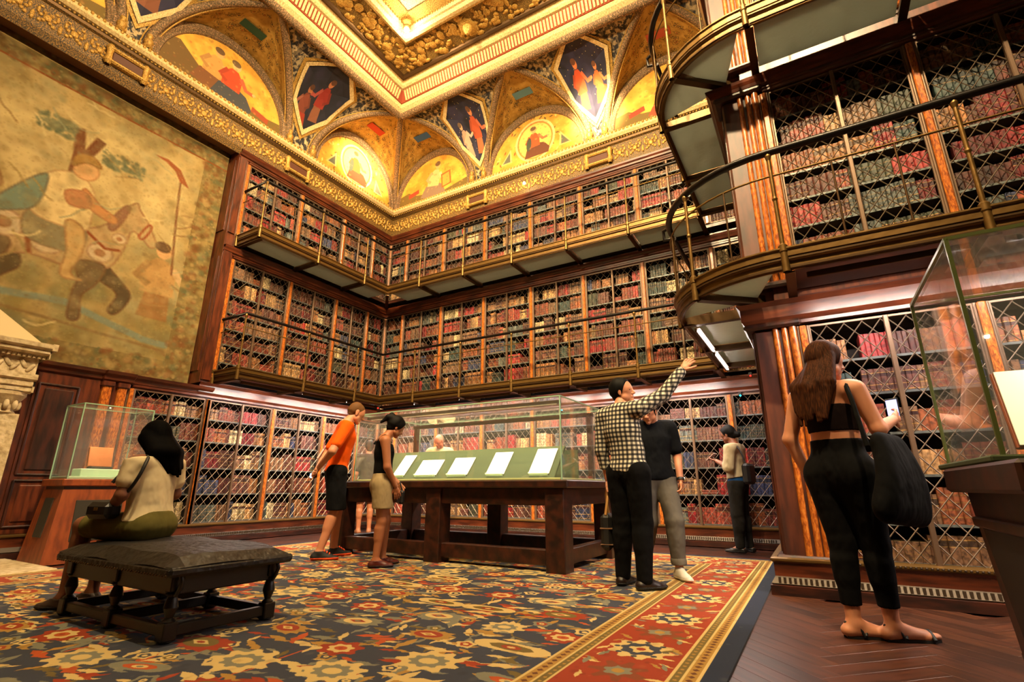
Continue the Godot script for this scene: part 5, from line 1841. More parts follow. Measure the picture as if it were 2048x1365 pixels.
	mottle(im, [Color(0.38, 0.30, 0.17), Color(0.64, 0.56, 0.38), Color(0.46, 0.40, 0.27)], 9000, [3, 4, 6], 0.14, 9)
	var b := MB.new()
	var z0 := 3.94
	var z1 := 8.6
	var y0 := 2.33
	var y1 := 6.74
	var NZ := 50
	var NY := 16
	var sag := func(u: float, v: float) -> float: return 0.022 + 0.010 * sin(u * 33.0 + v * 2.0) * (0.3 + 0.7 * v) + 0.006 * sin(v * 11.0 + u * 9.0)
	for i in NZ:
		for j in NY:
			var q := []
			var us := []
			for k in [[i + 1, j + 1], [i, j + 1], [i, j], [i + 1, j]]:
				var u := float(k[0]) / NZ
				var v := float(k[1]) / NY
				q.append(Vector3(sag.call(u, v) - 0.30, lerpf(y1, y0, v), lerpf(z0, z1, u)))
				us.append(Vector2(1.0 - u, v))
			b.quad(q[0], q[1], q[2], q[3], us[0], us[1], us[2], us[3])
	b.quad(Vector3(-0.30, y0, z0), Vector3(-0.27, y0, z0), Vector3(-0.27, y1, z0), Vector3(-0.30, y1, z0), Vector2(1, 1), Vector2(1, 1), Vector2(1, 0), Vector2(1, 0))
	var m := tex_mat(im, 0.95)
	m.metallic_specular = 0.15
	tag(obj("tapestry", b, m), "large faded woven tapestry with horses and riders on the left wall", "tapestry")

# ---- glass boxes ----
func glass_box(t: Node3D, a: Vector3, c: Vector3, edge: float, em: Material) -> void:
	# four sides and a lid, each a pane of its own, with the bright cut edges
	var th := 0.008
	for e in [[Vector3(a.x, a.y, a.z), Vector3(c.x, c.y, a.z + th)], [Vector3(a.x, a.y, c.z - th), Vector3(c.x, c.y, c.z)], [Vector3(a.x, a.y, a.z + th), Vector3(a.x + th, c.y, c.z - th)], [Vector3(c.x - th, a.y, a.z + th), Vector3(c.x, c.y, c.z - th)], [Vector3(a.x, c.y, a.z), Vector3(c.x, c.y + th, c.z)]]:
		var b := MB.new()
		b.span(e[0], e[1])
		obj("glass_pane", b, M.clear, t)
	var b2 := MB.new()
	var r := edge
	for x: float in [a.x, c.x]:
		for z: float in [a.z, c.z]:
			b2.span(Vector3(x - r, a.y, z - r), Vector3(x + r, c.y, z + r))
	for z: float in [a.z, c.z]:
		b2.span(Vector3(a.x, c.y - r * 0.5, z - r), Vector3(c.x, c.y + r * 1.5, z + r))
	for x: float in [a.x, c.x]:
		b2.span(Vector3(x - r, c.y - r * 0.5, a.z), Vector3(x + r, c.y + r * 1.5, c.z))
	obj("glass_edges", b2, em, t)

func centre_case() -> void:
	var t := thing("display_table", "long dark wooden display table in the middle of the hall", "table", Vector3(4.39, 0, 2.65))
	var b := MB.new()
	b.cbox(Vector3(0, 0.84, 0), Vector3(3.40, 0.08, 1.60), 0.012)
	obj("table_top", b, M.table_wood, t)
	b = MB.new()
	for z: float in [-0.70, 0.70]:
		b.cbox(Vector3(0, 0.715, z), Vector3(3.1, 0.17, 0.05), 0.006)
	for x: float in [-1.60, 1.60]:
		b.cbox(Vector3(x, 0.715, 0), Vector3(0.05, 0.17, 1.3), 0.006)
	obj("apron", b, M.table_wood, t)
	for x: float in [-1.53, 0.0, 1.53]:
		for z: float in [-0.65, 0.65]:
			b = MB.new()
			b.cbox(Vector3(x, 0.40, z), Vector3(0.21, 0.80, 0.21), 0.008)
			obj("leg", b, M.table_wood, t)
	for z: float in [-0.65, 0.65]:
		b = MB.new()
		b.cbox(Vector3(0, 0.14, z), Vector3(2.9, 0.15, 0.10), 0.008)
		obj("stretcher", b, M.table_wood, t)
	for x: float in [-1.53, 1.53]:
		b = MB.new()
		b.cbox(Vector3(x, 0.14, 0), Vector3(0.10, 0.15, 1.1), 0.008)
		obj("stretcher", b, M.table_wood, t)
	# the glass case on it
	var c := thing("vitrine", "long glass case with a green sloping board on the display table", "display case", Vector3(4.45, 0.88, 2.65))
	glass_box(c, Vector3(-1.5, 0.0, -0.65), Vector3(1.5, 0.87, 0.62), 0.006, M.glass_edge)
	b = MB.new()
	b.cbox(Vector3(0, 0.012, 0.0), Vector3(2.96, 0.024, 1.24), 0.005)
	obj("case_floor", b, M.case_cloth_lit, c)
	b = MB.new()
	b.T = Transform3D(Basis(Vector3.RIGHT, -0.72), Vector3(-0.09, 0.20, 0.18))
	b.cbox(Vector3(0, 0, 0), Vector3(2.74, 0.50, 0.03), 0.006)
	obj("sloping_board", b, M.case_cloth, c)
	b = MB.new()
	b.T = Transform3D.IDENTITY
	b.span(Vector3(-1.46, 0.03, -0.35), Vector3(1.28, 0.37, -0.33))
	obj("board_back", b, M.case_cloth, c)
	b = MB.new()
	b.cbox(Vector3(0.0, 0.83, 0.50), Vector3(2.9, 0.035, 0.05), 0.004)
	b.cbox(Vector3(0.0, 0.80, -0.45), Vector3(2.9, 0.045, 0.06), 0.004)
	for e in [[1.40, -0.45], [-1.40, -0.45]]:
		b.cbox(Vector3(e[0], 0.40, e[1]), Vector3(0.06, 0.80, 0.06), 0.004)
	obj("dark_rail", b, M.bronze, c)  # dark bars running inside the case
	b = MB.new()
	b.cbox(Vector3(0, 0.81, 0.49), Vector3(2.8, 0.006, 0.012), 0.001)
	obj("unseen_strip", b, glow(Color(1.0, 0.92, 0.72), 0.12), c)  # unseen source, placed for the light on the pages
	for x: float in [-1.2, -0.72, -0.24, 0.24, 0.72, 1.2]:  # unseen small lamps placed to light the sheets on the board
		var l := SpotLight3D.new()
		l.name = "unseen_case_light"
		l.light_color = Color(1.0, 0.95, 0.82)
		l.light_energy = 0.55
		l.light_size = 0.01
		l.spot_angle = 48.0
		l.spot_angle_attenuation = 1.0
		l.spot_range = 10.0
		l.spot_attenuation = 2.0
		l.shadow_enabled = true
		c.add_child(l, true)
		l.transform = Transform3D(Basis.looking_at(Vector3(0, -1, -0.5).normalized(), Vector3(0, 0.5, -1).normalized()), Vector3(x, 0.80, 0.48))
	# five lit sheets on the board
	var k := 0
	for e in [[3.45, 0.20, 0.36], [3.90, 0.36, 0.26], [4.40, 0.31, 0.28], [4.95, 0.25, 0.35], [5.53, 0.26, 0.38]]:
		var p := thing("manuscript_page", "white manuscript sheet on the green board, %s from the left" % ordinal(k), "page", Vector3(e[0], 0.88, 2.65), 0.0, "sheets in the long case")
		var tilt := Transform3D(Basis(Vector3.RIGHT, -0.72), Vector3(0.0, 0.20, 0.18))
		b = MB.new()
		b.T = tilt
		b.cbox(Vector3(0, -0.22 + e[2] / 2 + 0.03, 0.028), Vector3(e[1], e[2], 0.012), 0.003)
		obj("sheet", b, M.paper, p)
		b = MB.new()
		b.T = tilt
		b.cbox(Vector3(0, -0.205, 0.04), Vector3(e[1] * 0.9, 0.018, 0.05), 0.003)
		obj("page_rest", b, M.clear_solid, p)
		k += 1

func pedestal_case() -> void:
	var t := thing("pedestal", "orange-brown wooden pedestal under the small glass case at left", "pedestal", Vector3(0.66, 0, 5.225))
	var b := MB.new()
	b.cbox(Vector3(0, 0.855, 0), Vector3(0.58, 0.08, 0.84), 0.01)
	obj("pedestal_top", b, M.cherry, t)
	b = MB.new()
	b.cbox(Vector3(0, 0.795, 0), Vector3(0.50, 0.04, 0.76), 0.004)
	obj("shadow_gap", b, M.dark_wood, t)
	# body that widens towards the floor
	b = MB.new()
	var up := [Vector3(-0.26, 0.78, -0.39), Vector3(0.26, 0.78, -0.39), Vector3(0.26, 0.78, 0.39), Vector3(-0.26, 0.78, 0.39)]
	var dn := [Vector3(-0.32, 0.0, -0.46), Vector3(0.32, 0.0, -0.46), Vector3(0.32, 0.0, 0.46), Vector3(-0.32, 0.0, 0.46)]
	for k in 4:
		var l := (k + 1) % 4
		b.quad(dn[l], dn[k], up[k], up[l])
	b.quad(up[3], up[2], up[1], up[0])
	obj("body", b, M.cherry, t)
	b = MB.new()
	b.T = Transform3D(Basis(Vector3.BACK, 0.077), Vector3.ZERO)
	b.cbox(Vector3(0.322, 0.42, 0.02), Vector3(0.012, 0.44, 0.46), 0.004)
	obj("dark_panel", b, M.panel_grey, t)
	b = MB.new()
	b.T = Transform3D(Basis(Vector3.RIGHT, -0.09), Vector3.ZERO)
	b.cbox(Vector3(0.0, 0.44, 0.46), Vector3(0.22, 0.42, 0.012), 0.004)
	obj("dark_panel", b, M.panel_grey, t)
	var c := thing("vitrine", "small square glass case on the wooden pedestal at left", "display case", Vector3(0.66, 0.895, 5.225))
	glass_box(c, Vector3(-0.24, 0.0, -0.37), Vector3(0.24, 0.86, 0.37), 0.006, M.glass_edge)
	b = MB.new()
	b.cbox(Vector3(0, 0.015, 0), Vector3(0.46, 0.03, 0.72), 0.004)
	obj("case_floor", b, M.case_mint, c)
	b = MB.new()
	b.cbox(Vector3(0, 0.075, 0.02), Vector3(0.24, 0.09, 0.40), 0.006)
	obj("plinth", b, M.case_mint, c)
	var k := thing("bound_volume", "old tan volume upright on a mint plinth in the small case", "book", Vector3(0.66, 1.015, 5.22))
	b = MB.new()
	b.T = Transform3D(Basis(Vector3.BACK, 0.18), Vector3(0.0, 0.0, 0.0))
	b.cbox(Vector3(-0.02, 0.15, 0.0), Vector3(0.045, 0.24, 0.25), 0.006)
	obj("cover", b, M.tan_leather, k)
	b = MB.new()
	b.cbox(Vector3(0.0, 0.014, 0), Vector3(0.13, 0.028, 0.22), 0.004)
	obj("book_rest", b, M.panel_grey, k)
	unseen_case_spot(c, Vector3(0.20, 0.83, 0.10), Vector3(0.0, 0.1, 0.0), 0.45)  # unseen lamp that lights the volume and its plinth
func near_case() -> void:
	var t := thing("display_desk", "dark wooden display desk in the right foreground", "table", Vector3(9.5, 0, 5.6))
	var b := MB.new()
	b.cbox(Vector3(0.1, 0.834, 0.0), Vector3(1.8, 0.10, 1.02), 0.012)
	obj("desk_top", b, M.table_wood, t)
	b = MB.new()
	var up := [Vector3(-0.74, 0.785, -0.46), Vector3(0.96, 0.785, -0.46), Vector3(0.96, 0.785, 0.44), Vector3(-0.74, 0.785, 0.44)]
	var dn := [Vector3(-0.66, 0.0, -0.56), Vector3(0.96, 0.0, -0.56), Vector3(0.96, 0.0, 0.44), Vector3(-0.66, 0.0, 0.44)]
	for k in 4:
		var l := (k + 1) % 4
		b.quad(dn[l], dn[k], up[k], up[l])
	obj("body", b, M.table_wood, t)
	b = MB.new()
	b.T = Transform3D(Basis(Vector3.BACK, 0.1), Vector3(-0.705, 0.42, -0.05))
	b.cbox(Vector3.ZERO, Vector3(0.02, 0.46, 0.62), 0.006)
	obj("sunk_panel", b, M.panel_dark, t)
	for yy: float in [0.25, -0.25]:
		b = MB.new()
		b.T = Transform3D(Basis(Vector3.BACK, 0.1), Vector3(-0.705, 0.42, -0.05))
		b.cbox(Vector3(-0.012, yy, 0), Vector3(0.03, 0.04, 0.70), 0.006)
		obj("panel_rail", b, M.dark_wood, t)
	var c := thing("vitrine", "tall glass case with green metal edges in the right foreground", "display case", Vector3(9.35, 0.884, 5.40))
	glass_box(c, Vector3(-0.60, 0.02, -0.42), Vector3(0.75, 0.82, 0.41), 0.0065, M.green_edge)
	b = MB.new()
	b.cbox(Vector3(0.07, 0.012, 0), Vector3(1.42, 0.024, 0.88), 0.006)
	obj("case_floor", b, M.case_cloth, c)
	# a lit sheet on an upright slanting board
	var k := thing("book_cradle", "cream sheet on a slanting board inside the tall glass case", "cradle", Vector3(9.22, 0.91, 5.40))
	b = MB.new()
	b.T = Transform3D(Basis(Vector3.RIGHT, -0.25), Vector3(0, 0.19, 0))
	b.cbox(Vector3(0, 0, 0), Vector3(0.68, 0.32, 0.02), 0.004)
	obj("slanting_board", b, M.cherry, k)
	b = MB.new()
	b.T = Transform3D(Basis(Vector3.RIGHT, -0.25), Vector3(0, 0.19, 0))
	b.cbox(Vector3(0, 0.006, 0.014), Vector3(0.66, 0.31, 0.006), 0.001)
	obj("cradle_sheet", b, M.paper, k)
	b = MB.new()
	b.cbox(Vector3(0, 0.02, 0.03), Vector3(0.5, 0.04, 0.14), 0.006)
	obj("board_foot", b, M.cherry, k)
	unseen_case_spot(c, Vector3(-0.15, 0.79, 0.36), Vector3(-0.20, 0.25, 0.0), 0.5)  # unseen lamp that lights the cream sheet
func unseen_case_spot(c: Node3D, at: Vector3, aim: Vector3, energy: float) -> void:
	# an unseen tiny lamp under a case lid, placed to light what lies inside
	var b := MB.new()
	b.blob(at + Vector3(0, 0.012, 0), Vector3(0.01, 0.008, 0.01), 8, 5)
	obj("unseen_lamp_bead", b, glow(Color(1.0, 0.93, 0.78), 1.0), c)
	var l := SpotLight3D.new()
	l.name = "unseen_case_light"
	l.light_color = Color(1.0, 0.93, 0.78)
	l.light_energy = energy
	l.light_size = 0.01
	l.spot_angle = 50.0
	l.spot_angle_attenuation = 1.0
	l.spot_range = 10.0
	l.spot_attenuation = 2.0
	l.shadow_enabled = true
	c.add_child(l, true)
	l.transform = Transform3D(Basis.looking_at(aim - at, Vector3.FORWARD if absf((aim - at).normalized().y) > 0.9 else Vector3.UP), at)

func bench() -> void:
	var t := thing("upholstered_bench", "dark carved bench with a worn padded leather seat in the left foreground", "bench", Vector3(4.5, 0.012, 6.18))
	var b := MB.new()
	# cushion: a soft slab, crowned in the middle
	var NX := 18
	var NZ := 10
	var hx := 0.70
	var hz := 0.37
	var top := func(u: float, v: float) -> Vector3:
		var e := (1.0 - pow(absf(u), 5.0)) * (1.0 - pow(absf(v), 5.0))
		return Vector3(u * hx, 0.375 + 0.075 * pow(maxf(e, 0.0), 0.45) + 0.006 * sin(u * 7 + v * 3), v * hz)
	for i in NX:
		for j in NZ:
			var q := []
			for k in [[i, j + 1], [i + 1, j + 1], [i + 1, j], [i, j]]:
				q.append(top.call(-1.0 + 2.0 * k[0] / NX, -1.0 + 2.0 * k[1] / NZ))
			b.quad(q[0], q[1], q[2], q[3])
	b.cbox(Vector3(0, 0.355, 0), Vector3(hx * 2 + 0.012, 0.05, hz * 2 + 0.012), 0.015)
	obj("seat_cushion", b, M.leather, t)
	b = MB.new()
	for i in 44:
		for z: float in [-hz - 0.007, hz + 0.007]:
			b.blob(Vector3(-hx + 0.03 + i * (hx * 2 - 0.06) / 43, 0.338, z), Vector3(0.007, 0.007, 0.005), 6, 3)
	stuff(obj("nail_row", b, M.bronze, t))
	b = MB.new()
	for z: float in [-0.29, 0.29]:
		b.cbox(Vector3(0, 0.28, z), Vector3(1.20, 0.10, 0.04), 0.006)
	for x: float in [-0.61, 0.61]:
		b.cbox(Vector3(x, 0.28, 0), Vector3(0.04, 0.10, 0.56), 0.006)
	obj("apron", b, M.ebony, t)
	for x: float in [-0.61, 0.0, 0.61]:
		for z: float in [-0.29, 0.29]:
			b = MB.new()
			b.cbox(Vector3(x, 0.30, z), Vector3(0.07, 0.10, 0.07), 0.006)
			b.lathe([Vector2(0.028, 0.25), Vector2(0.038, 0.24), Vector2(0.022, 0.225), Vector2(0.030, 0.20), Vector2(0.036, 0.17), Vector2(0.022, 0.13), Vector2(0.018, 0.12), Vector2(0.034, 0.105), Vector2(0.03, 0.09)], Vector3(x, 0, z), 12)
			b.cbox(Vector3(x, 0.055, z), Vector3(0.075, 0.09, 0.075), 0.006)
			b.lathe([Vector2(0.03, 0.0), Vector2(0.038, 0.008), Vector2(0.03, 0.018)], Vector3(x, 0, z), 10)
			obj("leg", b, M.ebony, t)
	for z: float in [-0.29, 0.29]:
		b = MB.new()
		b.cbox(Vector3(0, 0.055, z), Vector3(1.16, 0.055, 0.045), 0.006)
		obj("stretcher", b, M.ebony, t)
	for x: float in [-0.61, 0.0, 0.61]:
		b = MB.new()
		b.cbox(Vector3(x, 0.055, 0), Vector3(0.045, 0.055, 0.52), 0.006)
		obj("stretcher", b, M.ebony, t)
	# scrolled brackets at the ends
	for x: float in [-0.66, 0.66]:
		for z: float in [-0.29, 0.29]:
			b = MB.new()
			var sg := signf(x)
			b.tube(PackedVector3Array([Vector3(x, 0.335, z), Vector3(x + sg * 0.02, 0.30, z), Vector3(x + sg * 0.0, 0.26, z), Vector3(x - sg * 0.025, 0.23, z)]), 0.012, 7)
			obj("scroll_bracket", b, M.ebony, t)

func small_things() -> void:
	# little alarm sensors under the lower gallery
	for e in [[Vector3(0.70, 2.36, 0.70), Color(1.0, 0.08, 0.05), "small black sensor with a red light under the gallery in the corner"], [Vector3(7.60, 2.33, 0.40), Color(1.0, 0.08, 0.05), "small white sensor with a red light under the right gallery"], [Vector3(7.40, 2.12, 0.04), Color(0.1, 0.9, 1.0), "tiny cyan indicator lamp inside the farthest lattice bookcase"]]:
		var t := thing("alarm_sensor", e[2], "sensor", e[0])
		var b := MB.new()
		b.cbox(Vector3(0, 0.03, 0), Vector3(0.05, 0.05, 0.04), 0.008)
		obj("sensor_body", b, M.black, t)
		b = MB.new()
		b.blob(Vector3(0, 0.0, 0.02), Vector3(0.012, 0.012, 0.012), 8, 5)
		obj("indicator_light", b, glow(e[1], 4.0), t)

# ---- people: a field of tapered capsules with smooth joins, meshed as surface nets ----
# bone: [a, b, radius a, radius b, blend, flatten axis, flatten factor]
func bone(a: Vector3, b: Vector3, ra: float, rb: float, k := 0.02, ax := Vector3.ZERO, f := 1.0) -> Array:
	return [a, b, ra, rb, k, ax, f]

func net(mb: MB, bones: Array, cell: float, cuts := []) -> void:
	# cuts: [point, normal]; what lies on the normal's side is cut away
	var lo := Vector3(1e9, 1e9, 1e9)
	var hi := -lo
	for q in bones:
		var r: float = maxf(q[2], q[3]) * maxf(1.0, q[6]) + cell * 3
		for p: Vector3 in [q[0], q[1]]:
			lo = lo.min(p - Vector3(r, r, r))
			hi = hi.max(p + Vector3(r, r, r))
	var nx := int((hi.x - lo.x) / cell) + 2
	var ny := int((hi.y - lo.y) / cell) + 2
	var nz := int((hi.z - lo.z) / cell) + 2
	var nxy := nx * ny
	var f := PackedFloat32Array()
	f.resize(nxy * nz)
	f.fill(9.0)
	for q in bones:
		var a: Vector3 = q[0]
		var b: Vector3 = q[1]
		var ra: float = q[2]
		var rb: float = q[3]
		var k: float = q[4]
		var ax: Vector3 = q[5]
		var fk: float = 1.0 / q[6] - 1.0
		var flat := absf(fk) > 0.001
		var ba := b - a
		var l2 := maxf(ba.length_squared(), 1e-9)
		var r := maxf(ra, rb) * maxf(1.0, q[6]) + k + cell * 2.2
		var p0 := ((a.min(b) - Vector3(r, r, r) - lo) / cell).floor()
		var p1 := ((a.max(b) + Vector3(r, r, r) - lo) / cell).ceil()
		for z in range(maxi(0, int(p0.z)), mini(nz, int(p1.z) + 1)):
			for y in range(maxi(0, int(p0.y)), mini(ny, int(p1.y) + 1)):
				var at := z * nxy + y * nx
				for x in range(maxi(0, int(p0.x)), mini(nx, int(p1.x) + 1)):
					var pa := lo + Vector3(x, y, z) * cell - a
					var h := clampf(pa.dot(ba) / l2, 0.0, 1.0)
					var d3 := pa - ba * h
					if flat:
						d3 += ax * (d3.dot(ax) * fk)
					var d := d3.length() - lerpf(ra, rb, h)
					var o := f[at + x]
					var hh := maxf(k - absf(o - d), 0.0) / k
					f[at + x] = minf(o, d) - hh * hh * k * 0.25
	for q in cuts:
		var cp: Vector3 = q[0]
		var cn: Vector3 = q[1]
		for z in nz:
			for y in ny:
				var at := z * nxy + y * nx
				var s := (lo + Vector3(0, y, z) * cell - cp).dot(cn)
				for x in nx:
					if f[at + x] < cell * 3:
						f[at + x] = maxf(f[at + x], s + x * cell * cn.x)
	# one vertex per crossed cell, one quad per crossed edge
	var vid := {}
	var steps := [1, nx, nxy]
	var vs := mb.v.size()
	var mk := func(ci: int) -> int:
		if vid.has(ci):
			return vid[ci]
		var cx := ci % nx
		var cy := (ci / nx) % ny
		var cz := ci / nxy
		var c0 := f[ci]
		var c1 := f[ci + 1]
		var c2 := f[ci + nx]
		var c3 := f[ci + nx + 1]
		var c4 := f[ci + nxy]
		var c5 := f[ci + nxy + 1]
		var c6 := f[ci + nxy + nx]
		var c7 := f[ci + nxy + nx + 1]
		var sum := Vector3.ZERO
		var cnt := 0
		if (c0 < 0) != (c1 < 0): sum += Vector3(c0 / (c0 - c1), 0, 0); cnt += 1
		if (c2 < 0) != (c3 < 0): sum += Vector3(c2 / (c2 - c3), 1, 0); cnt += 1
		if (c4 < 0) != (c5 < 0): sum += Vector3(c4 / (c4 - c5), 0, 1); cnt += 1
		if (c6 < 0) != (c7 < 0): sum += Vector3(c6 / (c6 - c7), 1, 1); cnt += 1
		if (c0 < 0) != (c2 < 0): sum += Vector3(0, c0 / (c0 - c2), 0); cnt += 1
		if (c1 < 0) != (c3 < 0): sum += Vector3(1, c1 / (c1 - c3), 0); cnt += 1
		if (c4 < 0) != (c6 < 0): sum += Vector3(0, c4 / (c4 - c6), 1); cnt += 1
		if (c5 < 0) != (c7 < 0): sum += Vector3(1, c5 / (c5 - c7), 1); cnt += 1
		if (c0 < 0) != (c4 < 0): sum += Vector3(0, 0, c0 / (c0 - c4)); cnt += 1
		if (c1 < 0) != (c5 < 0): sum += Vector3(1, 0, c1 / (c1 - c5)); cnt += 1
		if (c2 < 0) != (c6 < 0): sum += Vector3(0, 1, c2 / (c2 - c6)); cnt += 1
		if (c3 < 0) != (c7 < 0): sum += Vector3(1, 1, c3 / (c3 - c7)); cnt += 1
		var l := sum / maxi(cnt, 1)
		var gr := Vector3(c1 - c0 + c3 - c2 + c5 - c4 + c7 - c6, c2 - c0 + c3 - c1 + c6 - c4 + c7 - c5, c4 - c0 + c5 - c1 + c6 - c2 + c7 - c3)
		if gr.length_squared() < 1e-12:
			gr = Vector3.UP
		vid[ci] = mb.pt(lo + (Vector3(cx, cy, cz) + l) * cell, gr.normalized())
		return vid[ci]
	for z in range(1, nz - 1):
		for y in range(1, ny - 1):
			var at := z * nxy + y * nx
			for x in range(1, nx - 1):
				var i := at + x
				var v0 := f[i]
				if v0 > 1.0:
					continue
				for d in 3:
					var v1 := f[i + steps[d]]
					if (v0 < 0) != (v1 < 0):
						var s1: int = steps[(d + 1) % 3]
						var s2: int = steps[(d + 2) % 3]
						var a: int = mk.call(i - s1 - s2)
						var b: int = mk.call(i - s2)
						var c: int = mk.call(i)
						var e: int = mk.call(i - s1)
						if v0 < 0:
							mb.ix.append_array(PackedInt32Array([a, c, b, a, e, c]))
						else:
							mb.ix.append_array(PackedInt32Array([a, b, c, a, c, e]))

func hand_bones(w: Vector3, dir: Vector3, pn: Vector3, thumb: float, curl: float, s := 1.0) -> Array:
	# w: wrist; pn: the way the palm faces; thumb: +1 or -1, the side of the thumb along dir x pn
	dir = dir.normalized()
	pn = (pn - dir * pn.dot(dir)).normalized()
	var side := dir.cross(pn) * thumb
	var o := [bone(w, w + dir * 0.03 * s, 0.024 * s, 0.030 * s, 0.012, pn, 0.62), bone(w + dir * 0.045 * s + side * 0.012 * s, w + dir * 0.078 * s + side * 0.018 * s, 0.021 * s, 0.018 * s, 0.012, pn, 0.62), bone(w + dir * 0.045 * s - side * 0.014 * s, w + dir * 0.074 * s - side * 0.018 * s, 0.021 * s, 0.017 * s, 0.012, pn, 0.62)]
	var ln := [0.072, 0.080, 0.074, 0.058]
	for k in 4:
		var p := w + (dir * (0.082 - absf(k - 1.2) * 0.004) + side * (0.030 - k * 0.020)) * s
		var d := (dir + side * (0.10 - k * 0.07)).normalized()
		for j in 3:
			var an := curl * (0.5 if j == 0 else 1.0)
			d = (d * cos(an) + pn * sin(an)).normalized()
			var nxt: Vector3 = p + d * (ln[k] * [0.46, 0.31, 0.25][j] * s)
			o.append(bone(p, nxt, (0.0095 - j * 0.0007) * s, (0.0090 - j * 0.0008) * s, 0.004))
			p = nxt
	var tp := w + (dir * 0.025 + side * 0.026) * s
	var td := (dir * 0.75 + side * 0.62 + pn * 0.25 * (0.4 + curl)).normalized()
	for j in 3:
		var nx2: Vector3 = tp + td * ([0.04, 0.03, 0.024][j] * s)
		o.append(bone(tp, nx2, (0.013 - j * 0.0015) * s, (0.0115 - j * 0.0015) * s, 0.006))
		tp = nx2
		td = (td + dir * 0.25 + pn * 0.2 * curl).normalized()
	return o

func head_bones(c: Vector3, B: Basis, s := 1.0) -> Array:
	# c: middle of the head; B: the head's own turn (z = the way the face looks)
	var t := func(x: float, y: float, z: float) -> Vector3: return c + B * (Vector3(x, y, z) * s)
	var X := B.x
	return [bone(t.call(0, 0.035, -0.018), t.call(0, 0.03, 0.012), 0.083 * s, 0.080 * s, 0.02, X, 0.90),
		bone(t.call(0, -0.01, 0.035), t.call(0, -0.085, 0.058), 0.062 * s, 0.030 * s, 0.025, X, 0.92),
		bone(t.call(-0.028, -0.055, 0.02), t.call(0.028, -0.055, 0.02), 0.042 * s, 0.042 * s, 0.02),
		bone(t.call(-0.032, 0.022, 0.074), t.call(0.032, 0.022, 0.074), 0.012 * s, 0.012 * s, 0.012),
		bone(t.call(0, 0.012, 0.086), t.call(0, -0.028, 0.106), 0.008 * s, 0.0125 * s, 0.010),
		bone(t.call(-0.012, -0.034, 0.093), t.call(0.012, -0.034, 0.093), 0.009 * s, 0.009 * s, 0.006),
		bone(t.call(-0.017, -0.058, 0.084), t.call(0.017, -0.058, 0.084), 0.007 * s, 0.007 * s, 0.005),
		bone(t.call(-0.014, -0.068, 0.082), t.call(0.014, -0.068, 0.082), 0.0075 * s, 0.0075 * s, 0.005),
		bone(t.call(0, -0.096, 0.070), t.call(0, -0.092, 0.066), 0.018 * s, 0.018 * s, 0.012),
		bone(t.call(0.074, 0.018, -0.005), t.call(0.076, -0.022, 0.0), 0.022 * s, 0.014 * s, 0.006, X, 0.4),
		bone(t.call(-0.074, 0.018, -0.005), t.call(-0.076, -0.022, 0.0), 0.022 * s, 0.014 * s, 0.006, X, 0.4)]

func skel(H: float) -> Dictionary:
	var j := {"H": H, "pelvis": Vector3(0, 0.535, 0), "waist": Vector3(0, 0.62, 0.005), "chest": Vector3(0, 0.735, 0.005), "neck": Vector3(0, 0.825, -0.012), "head": Vector3(0, 0.927, 0.012)}
	for s in [["l", 1.0], ["r", -1.0]]:
		j["sh_" + s[0]] = Vector3(0.105 * s[1], 0.805, -0.008)
		j["el_" + s[0]] = Vector3(0.128 * s[1], 0.63, -0.02)
		j["wr_" + s[0]] = Vector3(0.135 * s[1], 0.485, 0.02)
		j["hip_" + s[0]] = Vector3(0.053 * s[1], 0.515, 0)
		j["kn_" + s[0]] = Vector3(0.056 * s[1], 0.285, 0.012)
		j["an_" + s[0]] = Vector3(0.056 * s[1], 0.042, -0.012)
		j["toe_" + s[0]] = Vector3(0.068 * s[1], 0.014, 0.085)
	for k in j:
		if k != "H":
			j[k] = j[k] * H
	return j

func torso_bones(j: Dictionary, g: float, arm := 1.0, wide := 1.0, legs := 0.0) -> Array:
	# g: how much thicker than the bare body; arm: how much of the arm is covered (0..2); legs likewise
	var H: float = j.H
	var fw: Vector3 = (j.sh_l - j.sh_r).cross((j.neck as Vector3) - (j.pelvis as Vector3)).normalized()
	var o := [bone(j.hip_l.lerp(j.hip_r, 0.12), j.hip_r.lerp(j.hip_l, 0.12), 0.064 * H * wide + g, 0.064 * H * wide + g, 0.04, fw, 0.92),
		bone(j.pelvis, j.waist, 0.078 * H * wide + g, 0.074 * H * wide + g, 0.05, fw, 0.72),
		bone(j.waist, j.chest, 0.074 * H * wide + g, 0.088 * H * wide + g, 0.05, fw, 0.72),
		bone(j.sh_l.lerp(j.sh_r, 0.14), j.sh_r.lerp(j.sh_l, 0.14), 0.040 * H + g, 0.040 * H + g, 0.05),
		bone(j.chest, j.neck.lerp(j.chest, 0.15), 0.080 * H * wide + g, 0.045 * H + g, 0.05, fw, 0.72)]
	for s in ["l", "r"]:
		o.append_array(arm_bones(j, s, g, arm))
	return o

func arm_bones(j: Dictionary, s: String, g: float, arm: float) -> Array:
	var H: float = j.H
	var o := []
	var a: Vector3 = j["sh_" + s]
	var b: Vector3 = j["el_" + s]
	var c: Vector3 = j["wr_" + s]
	if arm > 0:
		var u := minf(arm, 1.0)
		o.append(bone(a, a.lerp(b, u), 0.032 * H + g, lerpf(0.032, 0.0245, u) * H + g * 1.15, 0.03))
	if arm > 1:
		var u := minf(arm - 1.0, 1.0)
		o.append(bone(b, b.lerp(c, u), 0.025 * H + g, lerpf(0.025, 0.0165, u) * H + g, 0.02))
	return o

